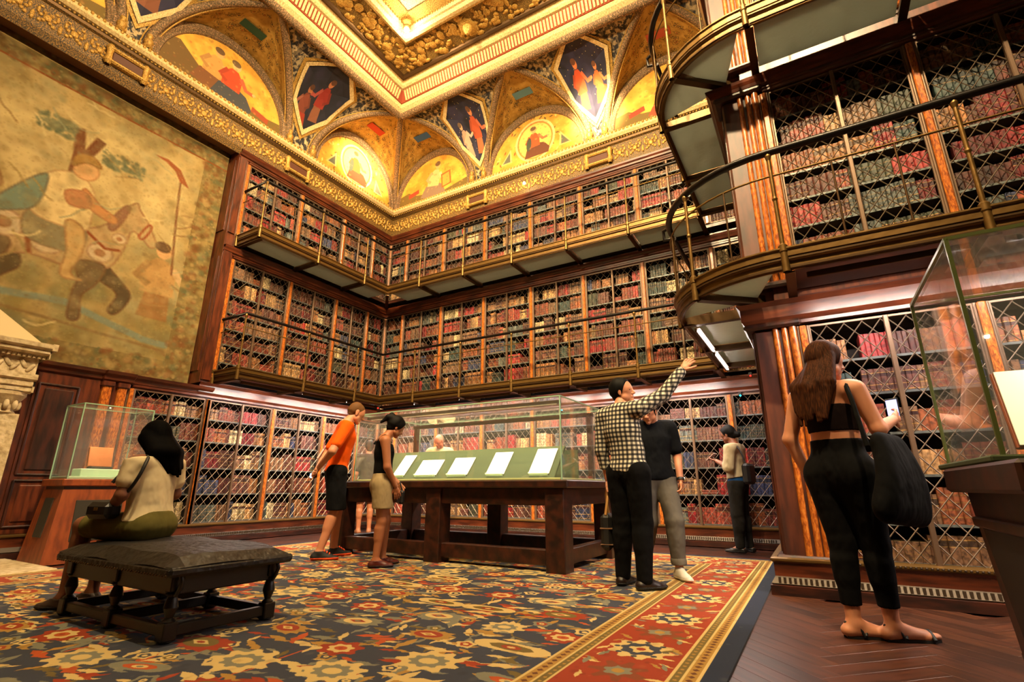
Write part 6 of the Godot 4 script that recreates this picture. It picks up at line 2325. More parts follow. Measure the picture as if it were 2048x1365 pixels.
func leg_bones(j: Dictionary, s: String, g: float, leg := 2.0, gl := -1.0) -> Array:
	var H: float = j.H
	var o := []
	var a: Vector3 = j["hip_" + s]
	var b: Vector3 = j["kn_" + s]
	var c: Vector3 = j["an_" + s]
	if gl < 0:
		gl = g
	var u := minf(leg, 1.0)
	o.append(bone(a, a.lerp(b, u), 0.056 * H + g, lerpf(0.056, 0.034, u) * H + lerpf(g, gl, u), 0.03))
	if leg > 1:
		u = minf(leg - 1.0, 1.0)
		o.append(bone(b, b.lerp(c, u), 0.034 * H + gl, lerpf(0.034, 0.021, u) * H + gl, 0.025))
		var back := (c - b).cross(Vector3.RIGHT).normalized()
		if u > 0.4:
			o.append(bone(b.lerp(c, 0.22) + back * -0.010 * H, b.lerp(c, 0.42) + back * -0.008 * H, 0.030 * H + gl, 0.026 * H + gl, 0.03))
	return o

func foot_bones(j: Dictionary, s: String, g: float) -> Array:
	var a: Vector3 = j["an_" + s]
	var t: Vector3 = j["toe_" + s]
	var H: float = j.H
	var d := (t - a)
	d.y = 0
	d = d.normalized()
	var heel := Vector3(a.x, t.y, a.z) - d * 0.02 * H
	return [bone(a, heel + Vector3(0, 0.008 * H, 0), 0.022 * H + g, 0.020 * H + g, 0.02),
		bone(heel + Vector3(0, 0.006 * H, 0), t - d * 0.035 * H + Vector3(0, 0.003 * H, 0), 0.021 * H + g, 0.022 * H + g, 0.02, Vector3.UP, 0.75),
		bone(a + d * 0.01 * H, t - d * 0.035 * H, 0.02 * H + g, 0.016 * H + g, 0.02),
		bone(t - d * 0.035 * H, t, 0.023 * H + g, 0.017 * H + g, 0.015, Vector3.UP, 0.62)]

func body_mesh(t: Node3D, j: Dictionary, headB: Basis, skin: Material, cell: float, hands: Array, bare_feet := true) -> void:
	var H: float = j.H
	var mb := MB.new()
	var o := torso_bones(j, 0.0, 2.0)
	for s in ["l", "r"]:
		o.append_array(leg_bones(j, s, 0.0))
		if bare_feet:
			o.append_array(foot_bones(j, s, 0.0))
	o.append(bone(j.neck, (j.head as Vector3) - headB.y * 0.05 + headB.z * -0.012, 0.036 * H, 0.031 * H, 0.025))
	net(mb, o, cell)
	net(mb, head_bones(j.head, headB, H / 1.72 * 0.97), 0.0052)
	for h in hands:
		net(mb, hand_bones(h[0], h[1], h[2], h[3], h[4], H / 1.78), 0.0048)
	var b := obj("body", mb, skin, t)
	# eyes and lips
	var e := MB.new()
	for sx: float in [-1.0, 1.0]:
		e.blob((j.head as Vector3) + headB * (Vector3(0.031 * sx, 0.004, 0.076) * H / 1.72), Vector3.ONE * 0.0105, 8, 6)
	obj("eyes", e, M.eye, b)

func garment(t: Node3D, called: String, bones: Array, mat: Material, cell: float, cuts := []) -> MeshInstance3D:
	var mb := MB.new()
	net(mb, bones, cell, cuts)
	return obj(called, mb, mat, t)

func shoes(t: Node3D, j: Dictionary, mat: Material, sole: Material, top := 0.065) -> void:
	for s in ["l", "r"]:
		var y: float = j["toe_" + s].y
		var mb := MB.new()
		net(mb, foot_bones(j, s, 0.006), 0.009, [[Vector3(0, y + top, 0), Vector3.UP], [Vector3(0, y - 0.012, 0), Vector3.DOWN]])
		var sh := obj("shoe", mb, mat, t)
		var sb := MB.new()
		net(sb, foot_bones(j, s, 0.010), 0.009, [[Vector3(0, y + 0.004, 0), Vector3.UP], [Vector3(0, y - 0.0225, 0), Vector3.DOWN]])
		obj("sole", sb, sole, sh)

func face(yaw: float, pitch: float, roll := 0.0) -> Basis:
	return Basis(Vector3.UP, yaw) * Basis(Vector3.RIGHT, pitch) * Basis(Vector3.BACK, roll)

func skin_mat(c: Color) -> StandardMaterial3D:
	var m := sm(c, 0.55)
	m.subsurf_scatter_enabled = true
	m.subsurf_scatter_strength = 0.08
	return m

func cloth(c: Color, rough := 0.9) -> StandardMaterial3D:
	var m := bump(sm(c, rough), 0.02, 4.0, 17)
	m.uv1_scale = Vector3(1.6, 0.8, 1.6)
	m.metallic_specular = 0.25
	return m

func hair_mat(c: Color) -> StandardMaterial3D:
	var m := sm(c, 0.65)
	m.metallic_specular = 0.25
	return m

func cap(head: Vector3, B: Basis, s: float, lift := 0.012) -> Array:
	# a close head of hair
	var t := func(x: float, y: float, z: float) -> Vector3: return head + B * (Vector3(x, y, z) * s)
	return [bone(t.call(0, 0.045, -0.024), t.call(0, 0.040, 0.000), (0.083 + lift) * s, (0.078 + lift) * s, 0.02, B.x, 0.92), bone(t.call(0, 0.0, -0.045), t.call(0, -0.03, -0.045), (0.062 + lift) * s, (0.045 + lift) * s, 0.03)]

func strap(t: Node3D, called: String, pts: Array, r: float, mat: Material, flat := Vector3.ZERO) -> MeshInstance3D:
	var c := Curve3D.new()
	for k in pts.size():
		var p: Vector3 = pts[k]
		var tan := ((pts[mini(k + 1, pts.size() - 1)] as Vector3) - (pts[maxi(k - 1, 0)] as Vector3)) * 0.2
		c.add_point(p, -tan, tan)
	c.bake_interval = 0.03
	var b := MB.new()
	b.tube(c.get_baked_points(), r, 6)
	return obj(called, b, mat, t)

func people() -> void:
	M.eye = sm(Color(0.10, 0.07, 0.05), 0.25)
	var fair := skin_mat(Color(0.74, 0.49, 0.36))
	var tan_ := skin_mat(Color(0.62, 0.38, 0.24))
	var brown := skin_mat(Color(0.46, 0.27, 0.17))
	var black := cloth(Color(0.022, 0.02, 0.022))
	var G := "visitors in the hall"
	orange_man(fair, G)
	tank_woman(tan_, G, black)
	check_man(fair, G, black)
	navy_man(fair, G)
	cardigan_woman(brown, G, black)
	tote_woman(fair, G, black)
	seated_woman(brown, G, black)
	old_man(fair, G)
	far_visitor(tan_, G)

func orange_man(skin: Material, G: String) -> void:
	var j := skel(1.88)
	var t := thing("person", "tall man in orange T-shirt and dark shorts, hands behind his back", "person", Vector3(3.16, 0.012, 3.76), 2.55, G)
	var lean := Vector3(0, 0, 0.07)
	for k in ["waist", "chest", "neck", "sh_l", "sh_r"]:
		j[k] += lean * (j[k].y - 1.0) / 0.5
	j.head += Vector3(0, -0.045, 0.155)
	j.an_l += Vector3(0.05, 0, 0.10)
	j.toe_l += Vector3(0.07, 0, 0.10)
	j.kn_l += Vector3(0.03, 0, 0.05)
	j.an_r += Vector3(-0.03, 0, -0.10)
	j.toe_r += Vector3(-0.04, 0, -0.10)
	j.el_l = Vector3(0.30, 1.20, -0.10)
	j.el_r = Vector3(-0.30, 1.20, -0.10)
	j.wr_l = Vector3(0.05, 1.00, -0.215)
	j.wr_r = Vector3(-0.07, 1.03, -0.205)
	var B := face(0.0, 0.42)
	body_mesh(t, j, B, skin, 0.012, [[j.wr_l, Vector3(-0.9, -0.35, -0.1), Vector3(0, 0.2, -1), 1.0, 0.55], [j.wr_r, Vector3(0.75, -0.6, -0.15), Vector3(0, 0.2, -1), -1.0, 0.45]])
	garment(t, "t_shirt", torso_bones(j, 0.014, 0.72, 1.02), cloth(Color(0.90, 0.34, 0.045)), 0.012, [[Vector3(0, 0.985, 0), Vector3.DOWN], [Vector3(0, 1.575, 0.06), Vector3(0, 1, 0.35).normalized()]])
	garment(t, "shorts", torso_bones(j, 0.006, 0.0).slice(0, 2) + leg_bones(j, "l", 0.014, 0.98, 0.045) + leg_bones(j, "r", 0.014, 0.98, 0.045), cloth(Color(0.045, 0.045, 0.055)), 0.012, [[Vector3(0, 1.06, 0), Vector3.UP], [Vector3(0, 0.535, 0), Vector3.DOWN]])
	garment(t, "hair", cap(j.head, B, 1.05, 0.006), hair_mat(Color(0.36, 0.24, 0.13)), 0.008, [[j.head + B * Vector3(0, 0.035, 0.055), B * Vector3(0, -0.5, 1).normalized()], [j.head + B * Vector3(0, -0.05, 0), B * Vector3.DOWN]])
	shoes(t, j, sm(Color(0.05, 0.045, 0.05), 0.7), sm(Color(0.85, 0.30, 0.10), 0.7), 0.075)
	var lc := MB.new()
	for s in ["l", "r"]:
		var a: Vector3 = j["an_" + s]
		var d: Vector3 = (j["toe_" + s] - a) * Vector3(1, 0, 1)
		for k in 3:
			var p := a + d * (0.35 + 0.15 * k) + Vector3(0, 0.018 - k * 0.016, 0)
			lc.tube(PackedVector3Array([p + d.cross(Vector3.UP).normalized() * 0.035, p + Vector3(0, 0.012, 0), p - d.cross(Vector3.UP).normalized() * 0.035]), 0.007, 5)
	obj("laces", lc, sm(Color(0.92, 0.30, 0.06), 0.8), t)
	# camera with a lit display in his hands
	var ct := thing("compact_camera", "small black camera with a lit screen in the orange-shirted man's hands", "camera", t.transform * Vector3(0.13, 0.93, -0.25), 2.55 + 0.3)
	var b := MB.new()
	b.cbox(Vector3.ZERO, Vector3(0.11, 0.07, 0.035), 0.006)
	b.tube(PackedVector3Array([Vector3(0, 0, 0.015), Vector3(0, 0, 0.045)]), 0.025, 12)
	obj("camera_body", b, M.black, ct)
	b = MB.new()
	b.cbox(Vector3(0, 0, -0.0185), Vector3(0.075, 0.05, 0.002), 0.0005)
	obj("camera_screen", b, glow(Color(0.72, 0.86, 1.0), 1.6), ct)
	var pl := thing("leaflet", "pale pink folded leaflet at the orange-shirted man's elbow", "leaflet", t.transform * Vector3(0.34, 1.20, -0.16), 2.3)
	b = MB.new()
	b.T = Transform3D(Basis(Vector3.RIGHT, 0.5), Vector3.ZERO)
	b.cbox(Vector3(-0.035, 0, 0.01), Vector3(0.08, 0.13, 0.004), 0.001)
	b.T = Transform3D(Basis(Vector3.RIGHT, 0.5) * Basis(Vector3.UP, 0.6), Vector3.ZERO)
	b.cbox(Vector3(0.035, 0, 0.012), Vector3(0.08, 0.13, 0.004), 0.001)
	obj("folded_sheet", b, sm(Color(0.86, 0.70, 0.68), 0.9), pl)

func tank_woman(skin: Material, G: String, black: Material) -> void:
	var j := skel(1.59)
	var t := thing("person", "woman in black tank top and beige shorts looking down into the case", "person", Vector3(4.10, 0.012, 3.94), 2.50, G)
	j.head += Vector3(0, -0.03, 0.10)
	j.neck += Vector3(0, 0, 0.02)
	j.el_r = Vector3(-0.20, 1.0, 0.02)
	j.wr_r = Vector3(-0.15, 0.80, 0.13)
	j.el_l = Vector3(0.20, 1.0, 0.03)
	j.wr_l = Vector3(0.10, 0.84, 0.20)
	j.an_l += Vector3(0.01, 0, 0.10)
	j.toe_l += Vector3(0.02, 0, 0.10)
	j.kn_l += Vector3(0, 0, 0.07)
	var B := face(0.0, 0.55)
	body_mesh(t, j, B, skin, 0.011, [[j.wr_r, Vector3(0.1, -1, 0.3), Vector3(1, 0, 0.1), -1.0, 0.4], [j.wr_l, Vector3(-0.3, -0.7, 0.5), Vector3(-1, -0.2, -0.3), 1.0, 0.7]])
	garment(t, "tank_top", torso_bones(j, 0.007, 0.0).slice(0, 5), black, 0.011, [[Vector3(0, 0.90, 0), Vector3.DOWN], [Vector3(0, 1.275, -0.03), Vector3(0, 1, 0.2).normalized()]])
	for sx in ["l", "r"]:
		strap(t, "shoulder_strap", [j["sh_" + sx] * Vector3(0.55, 0, 1) + Vector3(0, 1.26, 0.075), j["sh_" + sx] * Vector3(0.62, 0, 1) + Vector3(0, 1.345, 0.0), j["sh_" + sx] * Vector3(0.55, 0, 1) + Vector3(0, 1.26, -0.085)], 0.011, black)
	garment(t, "shorts", torso_bones(j, 0.014, 0.0).slice(0, 2) + leg_bones(j, "l", 0.018, 0.95, 0.05) + leg_bones(j, "r", 0.018, 0.95, 0.05), cloth(Color(0.60, 0.52, 0.38)), 0.011, [[Vector3(0, 0.945, 0), Vector3.UP], [Vector3(0, 0.575, 0), Vector3.DOWN]])
	var h: Vector3 = j.head
	garment(t, "hair", cap(h, B, 0.95, 0.014) + [bone(h + B * Vector3(0, 0.06, -0.10), h + B * Vector3(0, 0.05, -0.135), 0.05, 0.035, 0.02), bone(h + B * Vector3(0, 0.04, -0.14), h + B * Vector3(0.01, -0.04, -0.17), 0.03, 0.015, 0.02), bone(h + B * Vector3(0.03, 0.085, -0.06), h + B * Vector3(0, 0.10, -0.13), 0.035, 0.02, 0.02)], hair_mat(Color(0.025, 0.02, 0.018)), 0.008, [[h + B * Vector3(0, 0.035, 0.058), B * Vector3(0, -0.35, 1).normalized()]])
	shoes(t, j, sm(Color(0.30, 0.085, 0.05), 0.45), sm(Color(0.16, 0.07, 0.05), 0.7), 0.05)
	var bag := thing("handbag", "small dark handbag held in front of the woman in beige shorts", "bag", t.transform * Vector3(0.10, 0.62, 0.24), 2.5)
	var b := MB.new()
	b.cbox(Vector3(0, 0.07, 0), Vector3(0.16, 0.15, 0.06), 0.02)
	obj("bag_body", b, sm(Color(0.06, 0.045, 0.04), 0.5), bag)
	strap(bag, "bag_strap", [Vector3(-0.06, 0.14, 0), Vector3(-0.03, 0.22, -0.02), Vector3(0.03, 0.22, -0.02), Vector3(0.06, 0.14, 0)], 0.007, M.black)

func check_man(skin: Material, G: String, black: Material) -> void:
	var j := skel(1.77)
	var t := thing("person", "man in black and white checked shirt pointing upwards to the right", "person", Vector3(6.78, 0.012, 3.68), 2.86, G)
	for k in ["chest", "neck", "sh_l", "sh_r", "head"]:
		j[k] += Vector3(0.03, 0, -0.02)
	j.sh_r += Vector3(-0.01, 0.035, 0.02)
	j.el_r = Vector3(-0.32, 1.58, 0.14)
	j.wr_r = Vector3(-0.47, 1.80, 0.24)
	j.el_l = Vector3(0.25, 1.12, -0.03)
	j.wr_l = Vector3(0.23, 0.86, 0.02)
	j.an_r += Vector3(-0.03, 0, -0.03)
	j.toe_r = Vector3(-0.20, 0.025, 0.10)
	j.an_l += Vector3(0.02, 0, 0.03)
	j.toe_l += Vector3(0.02, 0, 0.03)
	j.head += Vector3(-0.01, 0.0, 0.02)
	var B := face(-1.35, -0.12, 0.10)
	body_mesh(t, j, B, skin, 0.012, [[j.wr_r, Vector3(-0.5, 0.8, 0.4), Vector3(0.2, -0.2, 1), -1.0, 0.35], [j.wr_l, Vector3(0, -1, 0.1), Vector3(-1, 0, 0), 1.0, 0.9]])
	# gingham: black squares on white with grey where the stripes run alone
	var im := Image.create(64, 64, false, Image.FORMAT_RGBA8)
	im.fill(Color(0.80, 0.77, 0.68))
	im.fill_rect(Rect2i(0, 0, 64, 30), Color(0.30, 0.28, 0.26))
	im.fill_rect(Rect2i(0, 0, 30, 64), Color(0.30, 0.28, 0.26))
	im.fill_rect(Rect2i(0, 0, 30, 30), Color(0.02, 0.02, 0.022))
	var gm := tri_mat(ImageTexture.create_from_image(im), Vector3(26, 26, 26), 0.9, 0.0, false)
	gm.uv1_triplanar_sharpness = 8.0
	garment(t, "raised_sleeve", arm_bones(j, "r", 0.018, 1.92), gm, 0.011)
	garment(t, "checked_shirt", torso_bones(j, 0.016, 1.95, 1.0), gm, 0.011, [[Vector3(0, 0.915, 0), Vector3(0.12, -1, -0.1).normalized()], [Vector3(0, 1.515, 0.05), Vector3(0, 1, 0.3).normalized()]])
	garment(t, "collar", [bone(j.neck + Vector3(0.03, 0.005, -0.01), j.neck + Vector3(-0.03, 0.005, -0.01), 0.062, 0.062, 0.02)], gm, 0.009, [[j.neck + Vector3(0, 0.035, 0), Vector3.UP], [j.neck + Vector3(0, -0.03, 0), Vector3.DOWN]])
	garment(t, "trousers", torso_bones(j, 0.008, 0.0).slice(0, 2) + leg_bones(j, "l", 0.016, 1.98, 0.026) + leg_bones(j, "r", 0.016, 1.98, 0.026), black, 0.012, [[Vector3(0, 1.015, 0), Vector3.UP], [Vector3(0, 0.045, 0), Vector3.DOWN]])
	garment(t, "hair", cap(j.head, B, 1.0, 0.014), hair_mat(Color(0.025, 0.02, 0.018)), 0.008, [[j.head + B * Vector3(0, 0.04, 0.045), B * Vector3(0, -0.45, 1).normalized()], [j.head + B * Vector3(0, -0.075, 0), B * Vector3.DOWN]])
	shoes(t, j, sm(Color(0.10, 0.045, 0.03), 0.4), sm(Color(0.05, 0.03, 0.025), 0.7), 0.07)
	var bag := thing("shoulder_bag", "black bag with a tan strap hanging from the checked-shirt man's hand", "bag", t.transform * Vector3(0.26, 0.42, 0.02), 2.86 + 0.5)
	var b := MB.new()
	b.cbox(Vector3(0, 0.0, 0), Vector3(0.10, 0.30, 0.26), 0.03)
	obj("bag_body", b, sm(Color(0.03, 0.026, 0.024), 0.6), bag)
	b = MB.new()
	b.cbox(Vector3(0, 0.03, 0), Vector3(0.107, 0.012, 0.265), 0.003)
	b.cbox(Vector3(0, -0.10, 0), Vector3(0.107, 0.008, 0.265), 0.003)
	obj("trim_band", b, sm(Color(0.42, 0.28, 0.14), 0.6), bag)
	strap(bag, "bag_strap", [Vector3(0, 0.14, 0.11), Vector3(0.01, 0.28, 0.07), Vector3(-0.01, 0.36, 0.01), Vector3(-0.02, 0.30, -0.06), Vector3(0, 0.14, -0.11)], 0.013, sm(Color(0.62, 0.44, 0.20), 0.6))

func navy_man(skin: Material, G: String) -> void:
	var j := skel(1.70)
	var t := thing("person", "man in navy T-shirt, rolled grey trousers and white sneakers walking past", "person", Vector3(6.84, 0.012, 3.02), 0.45, G)
	j.an_l += Vector3(0.03, 0, 0.16)
	j.toe_l += Vector3(0.05, 0, 0.16)
	j.kn_l += Vector3(0.02, 0.01, 0.13)
	j.an_r += Vector3(-0.04, 0.01, -0.16)
	j.toe_r += Vector3(-0.05, 0.0, -0.15)
	j.el_l = Vector3(0.235, 1.08, -0.03)
	j.wr_l = Vector3(0.22, 0.86, 0.08)
	j.head += Vector3(-0.04, -0.06, 0.09)
	var B := face(-0.5, 0.4)
	body_mesh(t, j, B, skin, 0.012, [[j.wr_l, Vector3(-0.05, -1, 0.15), Vector3(-1, 0, -0.2), 1.0, 0.8], [j.wr_r, Vector3(0, -1, 0.1), Vector3(1, 0, 0), -1.0, 0.6]], false)
	garment(t, "t_shirt", torso_bones(j, 0.022, 0.7), cloth(Color(0.035, 0.042, 0.06)), 0.012, [[Vector3(0, 0.86, 0), Vector3.DOWN], [Vector3(0, 1.43, 0.05), Vector3(0, 1, 0.3).normalized()]])
	garment(t, "trousers", torso_bones(j, 0.010, 0.0).slice(0, 2) + leg_bones(j, "l", 0.014, 1.85, 0.026) + leg_bones(j, "r", 0.014, 1.85, 0.026), cloth(Color(0.36, 0.34, 0.31)), 0.012, [[Vector3(0, 0.90, 0), Vector3.UP], [Vector3(0, 0.125, 0), Vector3.DOWN]])
	for s in ["l", "r"]:
		var a: Vector3 = j["kn_" + s].lerp(j["an_" + s], 0.80)
		var c: Vector3 = j["kn_" + s].lerp(j["an_" + s], 0.84)
		garment(t, "rolled_cuff", [bone(a, c, 0.072, 0.071, 0.01)], cloth(Color(0.42, 0.40, 0.36)), 0.01, [[c + Vector3(0, -0.02, 0), Vector3.DOWN], [a + Vector3(0, 0.03, 0), Vector3.UP]])
	garment(t, "hair", cap(j.head, B, 0.97, 0.012), hair_mat(Color(0.06, 0.04, 0.03)), 0.009, [[j.head + B * Vector3(0, 0.04, 0.05), B * Vector3(0, -0.45, 1).normalized()]])
	shoes(t, j, sm(Color(0.80, 0.77, 0.70), 0.6), sm(Color(0.86, 0.84, 0.78), 0.6), 0.085)
	var w := MB.new()
	var wr: Vector3 = j.wr_l
	w.tube(PackedVector3Array([wr + Vector3(0, 0.022, -0.006), wr + Vector3(0, 0.002, 0.002)]), 0.034, 14)
	var wt := obj("wristwatch", w, sm(Color(0.06, 0.05, 0.05), 0.5), t)
	w = MB.new()
	w.T = Transform3D(Basis(Vector3.BACK, -PI / 2), wr + Vector3(0.034, 0.012, 0.0))
	w.lathe([Vector2(0.0, 0.006), Vector2(0.018, 0.006), Vector2(0.018, -0.002)], Vector3.ZERO, 14)
	obj("watch_dial", w, sm(Color(0.86, 0.86, 0.84), 0.25, 0.6), wt)

func cardigan_woman(skin: Material, G: String, black: Material) -> void:
	var j := skel(1.64)
	var t := thing("person", "woman in cream cardigan and dark trousers reading before the far shelves", "person", Vector3(7.28, 0.0, 0.56), -1.80, G)
	j.el_r = Vector3(-0.20, 1.06, 0.02)
	j.wr_r = Vector3(-0.10, 1.14, 0.22)
	j.el_l = Vector3(0.20, 1.06, 0.02)
	j.wr_l = Vector3(0.08, 1.16, 0.22)
	j.head += Vector3(0, -0.01, 0.035)
	j.an_l += Vector3(0, 0, 0.05)
	j.toe_l += Vector3(0, 0, 0.05)
	var B := face(0.0, 0.25)
	body_mesh(t, j, B, skin, 0.012, [[j.wr_r, Vector3(0.4, 0.25, 0.8), Vector3(0.3, 0.9, -0.2), -1.0, 0.5], [j.wr_l, Vector3(-0.3, 0.2, 0.85), Vector3(-0.3, 0.9, -0.2), 1.0, 0.5]])
	garment(t, "blue_top", torso_bones(j, 0.012, 0.0).slice(0, 5), cloth(Color(0.05, 0.20, 0.36)), 0.012, [[Vector3(0, 0.86, 0), Vector3.DOWN], [Vector3(0, 1.33, 0), Vector3.UP]])
	garment(t, "cardigan", torso_bones(j, 0.026, 1.55), cloth(Color(0.66, 0.61, 0.49)), 0.012, [[Vector3(0, 0.93, 0), Vector3(0, -1, -0.15).normalized()], [Vector3(0, 1.37, 0.02), Vector3(0, 1, 0.15).normalized()], [Vector3(0, 1.1, 0.095), Vector3(0, 0.1, 1).normalized()]])
	garment(t, "trousers", torso_bones(j, 0.006, 0.0).slice(0, 2) + leg_bones(j, "l", 0.012, 1.97, 0.022) + leg_bones(j, "r", 0.012, 1.97, 0.022), cloth(Color(0.10, 0.095, 0.085)), 0.012, [[Vector3(0, 0.90, 0), Vector3.UP], [Vector3(0, 0.05, 0), Vector3.DOWN]])
	var h: Vector3 = j.head
	garment(t, "hair", cap(h, B, 0.95, 0.013) + [bone(h + B * Vector3(0, -0.03, -0.11), h + B * Vector3(0, -0.04, -0.125), 0.045, 0.04, 0.02), bone(h + B * Vector3(0, 0.09, -0.03), h + B * Vector3(0, 0.115, -0.03), 0.03, 0.02, 0.02)], hair_mat(Color(0.022, 0.018, 0.016)), 0.009, [[h + B * Vector3(0, 0.035, 0.05), B * Vector3(0, -0.4, 1).normalized()]])
	shoes(t, j, sm(Color(0.03, 0.028, 0.03), 0.4), sm(Color(0.04, 0.03, 0.03), 0.7), 0.035)
	var bag := thing("black_shoulder_bag", "black shoulder bag at the back of the cardigan woman", "bag", t.transform * Vector3(0.12, 0.98, -0.20), -1.8)
	var b := MB.new()
	b.cbox(Vector3(0, 0, 0), Vector3(0.24, 0.26, 0.10), 0.03)
	obj("bag_body", b, M.black, bag)
	strap(bag, "bag_strap", [Vector3(0.08, 0.12, 0), Vector3(0.05, 0.30, 0.06), Vector3(0.0, 0.38, 0.16), Vector3(-0.04, 0.28, 0.25)], 0.010, M.black)
	var bk := thing("guide_booklet", "small white booklet in the cardigan woman's hands", "booklet", t.transform * Vector3(-0.01, 1.22, 0.32), -1.8)
	b = MB.new()
	b.T = Transform3D(Basis(Vector3.RIGHT, -0.9), Vector3.ZERO)
	b.cbox(Vector3(0, 0, 0), Vector3(0.11, 0.15, 0.008), 0.002)
	obj("booklet_pages", b, sm(Color(0.72, 0.62, 0.58), 0.9), bk)

func tote_woman(skin: Material, G: String, black: Material) -> void:
	var j := skel(1.70)
	var t := thing("person", "long-haired woman in black with a large tote, seen from behind at right", "person", Vector3(8.33, 0.0, 4.44), 2.62, G)
	# feet turned to her right-hand side of the picture
	j.an_l = Vector3(0.055, 0.07, -0.03)
	j.an_r = Vector3(-0.085, 0.07, 0.09)
	j.toe_l = Vector3(-0.075, 0.026, 0.135)
	j.toe_r = Vector3(-0.20, 0.026, 0.27)
	j.kn_l = Vector3(0.06, 0.49, 0.0)
	j.kn_r = Vector3(-0.085, 0.49, 0.07)
	j.el_l = Vector3(0.245, 1.10, -0.06)
	j.wr_l = Vector3(0.195, 0.86, 0.01)
	j.el_r = Vector3(-0.235, 1.13, 0.03)
	j.wr_r = Vector3(-0.22, 1.20, 0.26)
	j.head += Vector3(-0.01, 0.0, 0.02)
	var B := face(-0.55, 0.12)
	body_mesh(t, j, B, skin, 0.010, [[j.wr_l, Vector3(-0.25, -1, 0.2), Vector3(-1, 0.1, -0.2), 1.0, 0.35], [j.wr_r, Vector3(0.0, 0.35, 0.9), Vector3(0.9, 0, 0), -1.0, 0.6]])
	garment(t, "bandeau_top", torso_bones(j, 0.010, 0.0).slice(1, 3), cloth(Color(0.075, 0.028, 0.024)), 0.009, [[Vector3(0, 1.13, 0), Vector3.DOWN], [Vector3(0, 1.29, 0), Vector3.UP]])
	garment(t, "trousers", torso_bones(j, 0.012, 0.0, 1.08).slice(0, 2) + leg_bones(j, "l", 0.022, 1.85, 0.012) + leg_bones(j, "r", 0.022, 1.85, 0.012), black, 0.010, [[Vector3(0, 1.085, 0), Vector3.UP], [Vector3(0, 0.165, 0), Vector3.DOWN]])
	var h: Vector3 = j.head
	var hb := cap(h, B, 1.0, 0.018)
	var g := RandomNumberGenerator.new()
	g.seed = 5
	for k in 22:
		var u := -1.0 + 2.0 * k / 21.0
		var a := h + B * Vector3(u * 0.07, 0.02, -0.07 + absf(u) * 0.05)
		var e: Vector3 = j.neck + Vector3(u * 0.085 + 0.03 + g.randf_range(-0.015, 0.015), -0.16 - g.randf_range(0.0, 0.11) + absf(u) * 0.05, -0.150 + absf(u) * 0.02)
		var m: Vector3 = j.neck + Vector3(u * 0.105 + 0.02 + g.randf_range(-0.012, 0.012), 0.0 + g.randf_range(-0.02, 0.02), -0.125 + absf(u) * 0.04)
		hb.append(bone(a, m, 0.034, 0.030, 0.012))
		hb.append(bone(m, e, 0.029, 0.010, 0.010))
	var hm := tri_mat(noise_tex(0.05, 71, [Color(0.11, 0.05, 0.022), Color(0.21, 0.105, 0.045), Color(0.33, 0.18, 0.08)], [0.25, 0.5, 0.8], FastNoiseLite.TYPE_SIMPLEX_SMOOTH, 3), Vector3(5, 0.5, 5), 0.7, 0.0, false)
	hm.metallic_specular = 0.2
	garment(t, "hair", hb, hm, 0.008, [[h + B * Vector3(0, 0.03, 0.052), B * Vector3(0, -0.10, 1).normalized()]])
	# strappy sandals: sole, ankle strap, toe strap
	for s in ["l", "r"]:
		var a: Vector3 = j["an_" + s]
		var tt: Vector3 = j["toe_" + s]
		var d := ((tt - a) * Vector3(1, 0, 1)).normalized()
		var sd := d.cross(Vector3.UP)
		var heel := Vector3(a.x, 0.0, a.z) - d * 0.055
		var b := MB.new()
		var prev := []
		for k in 7:
			var u := k / 6.0
			var wd: float = [0.022, 0.032, 0.030, 0.034, 0.042, 0.038, 0.018][k]
			var c := heel + d * (u * 0.285)
			var cur := [c - sd * wd, c + sd * wd]
			if k > 0:
				b.quad(prev[0] + Vector3.UP * 0.014, prev[1] + Vector3.UP * 0.014, cur[1] + Vector3.UP * 0.014, cur[0] + Vector3.UP * 0.014)
				b.quad(prev[1], prev[0], cur[0], cur[1])
				b.quad(prev[1], cur[1], cur[1] + Vector3.UP * 0.014, prev[1] + Vector3.UP * 0.014)
				b.quad(cur[0], prev[0], prev[0] + Vector3.UP * 0.014, cur[0] + Vector3.UP * 0.014)
			prev = cur
		var so := obj("sandal", b, M.black, t)
		strap(so, "ankle_strap", [a + sd * 0.036 + Vector3(0, -0.055, 0.0) + d * 0.03, a + sd * 0.030 + Vector3(0, 0.0, 0), a - d * 0.046 + Vector3(0, 0.008, 0), a - sd * 0.030, a - sd * 0.036 + Vector3(0, -0.055, 0) + d * 0.03], 0.007, M.black)
		strap(so, "cross_strap", [a + sd * 0.04 + d * 0.035 + Vector3(0, -0.05, 0), a + d * 0.055 + Vector3(0, -0.005, 0), a - sd * 0.04 + d * 0.035 + Vector3(0, -0.05, 0)], 0.008, M.black)
		strap(so, "toe_strap", [tt - d * 0.035 + sd * 0.046 + Vector3(0, -0.012, 0), tt - d * 0.035 + Vector3(0, 0.026, 0), tt - d * 0.035 - sd * 0.046 + Vector3(0, -0.012, 0)], 0.012, M.black)
	# tote and its strap
	var bag := thing("tote_bag", "large black tote on the right shoulder of the long-haired woman", "bag", t.transform * Vector3(-0.27, 0.78, -0.10), 2.62)
	var tb := []
	for k in 6:
		var u := k / 5.0
		tb.append(bone(Vector3(-0.05 - 0.03 * sin(u * PI), 0.26 - u * 0.34, -0.07 - u * 0.07), Vector3(-0.05 - 0.03 * sin(u * PI), 0.25 - u * 0.36, 0.09 + u * 0.09), 0.055 + 0.02 * u, 0.055 + 0.02 * u, 0.06, Vector3.RIGHT, 0.75))
	garment(bag, "bag_body", tb, black, 0.011)
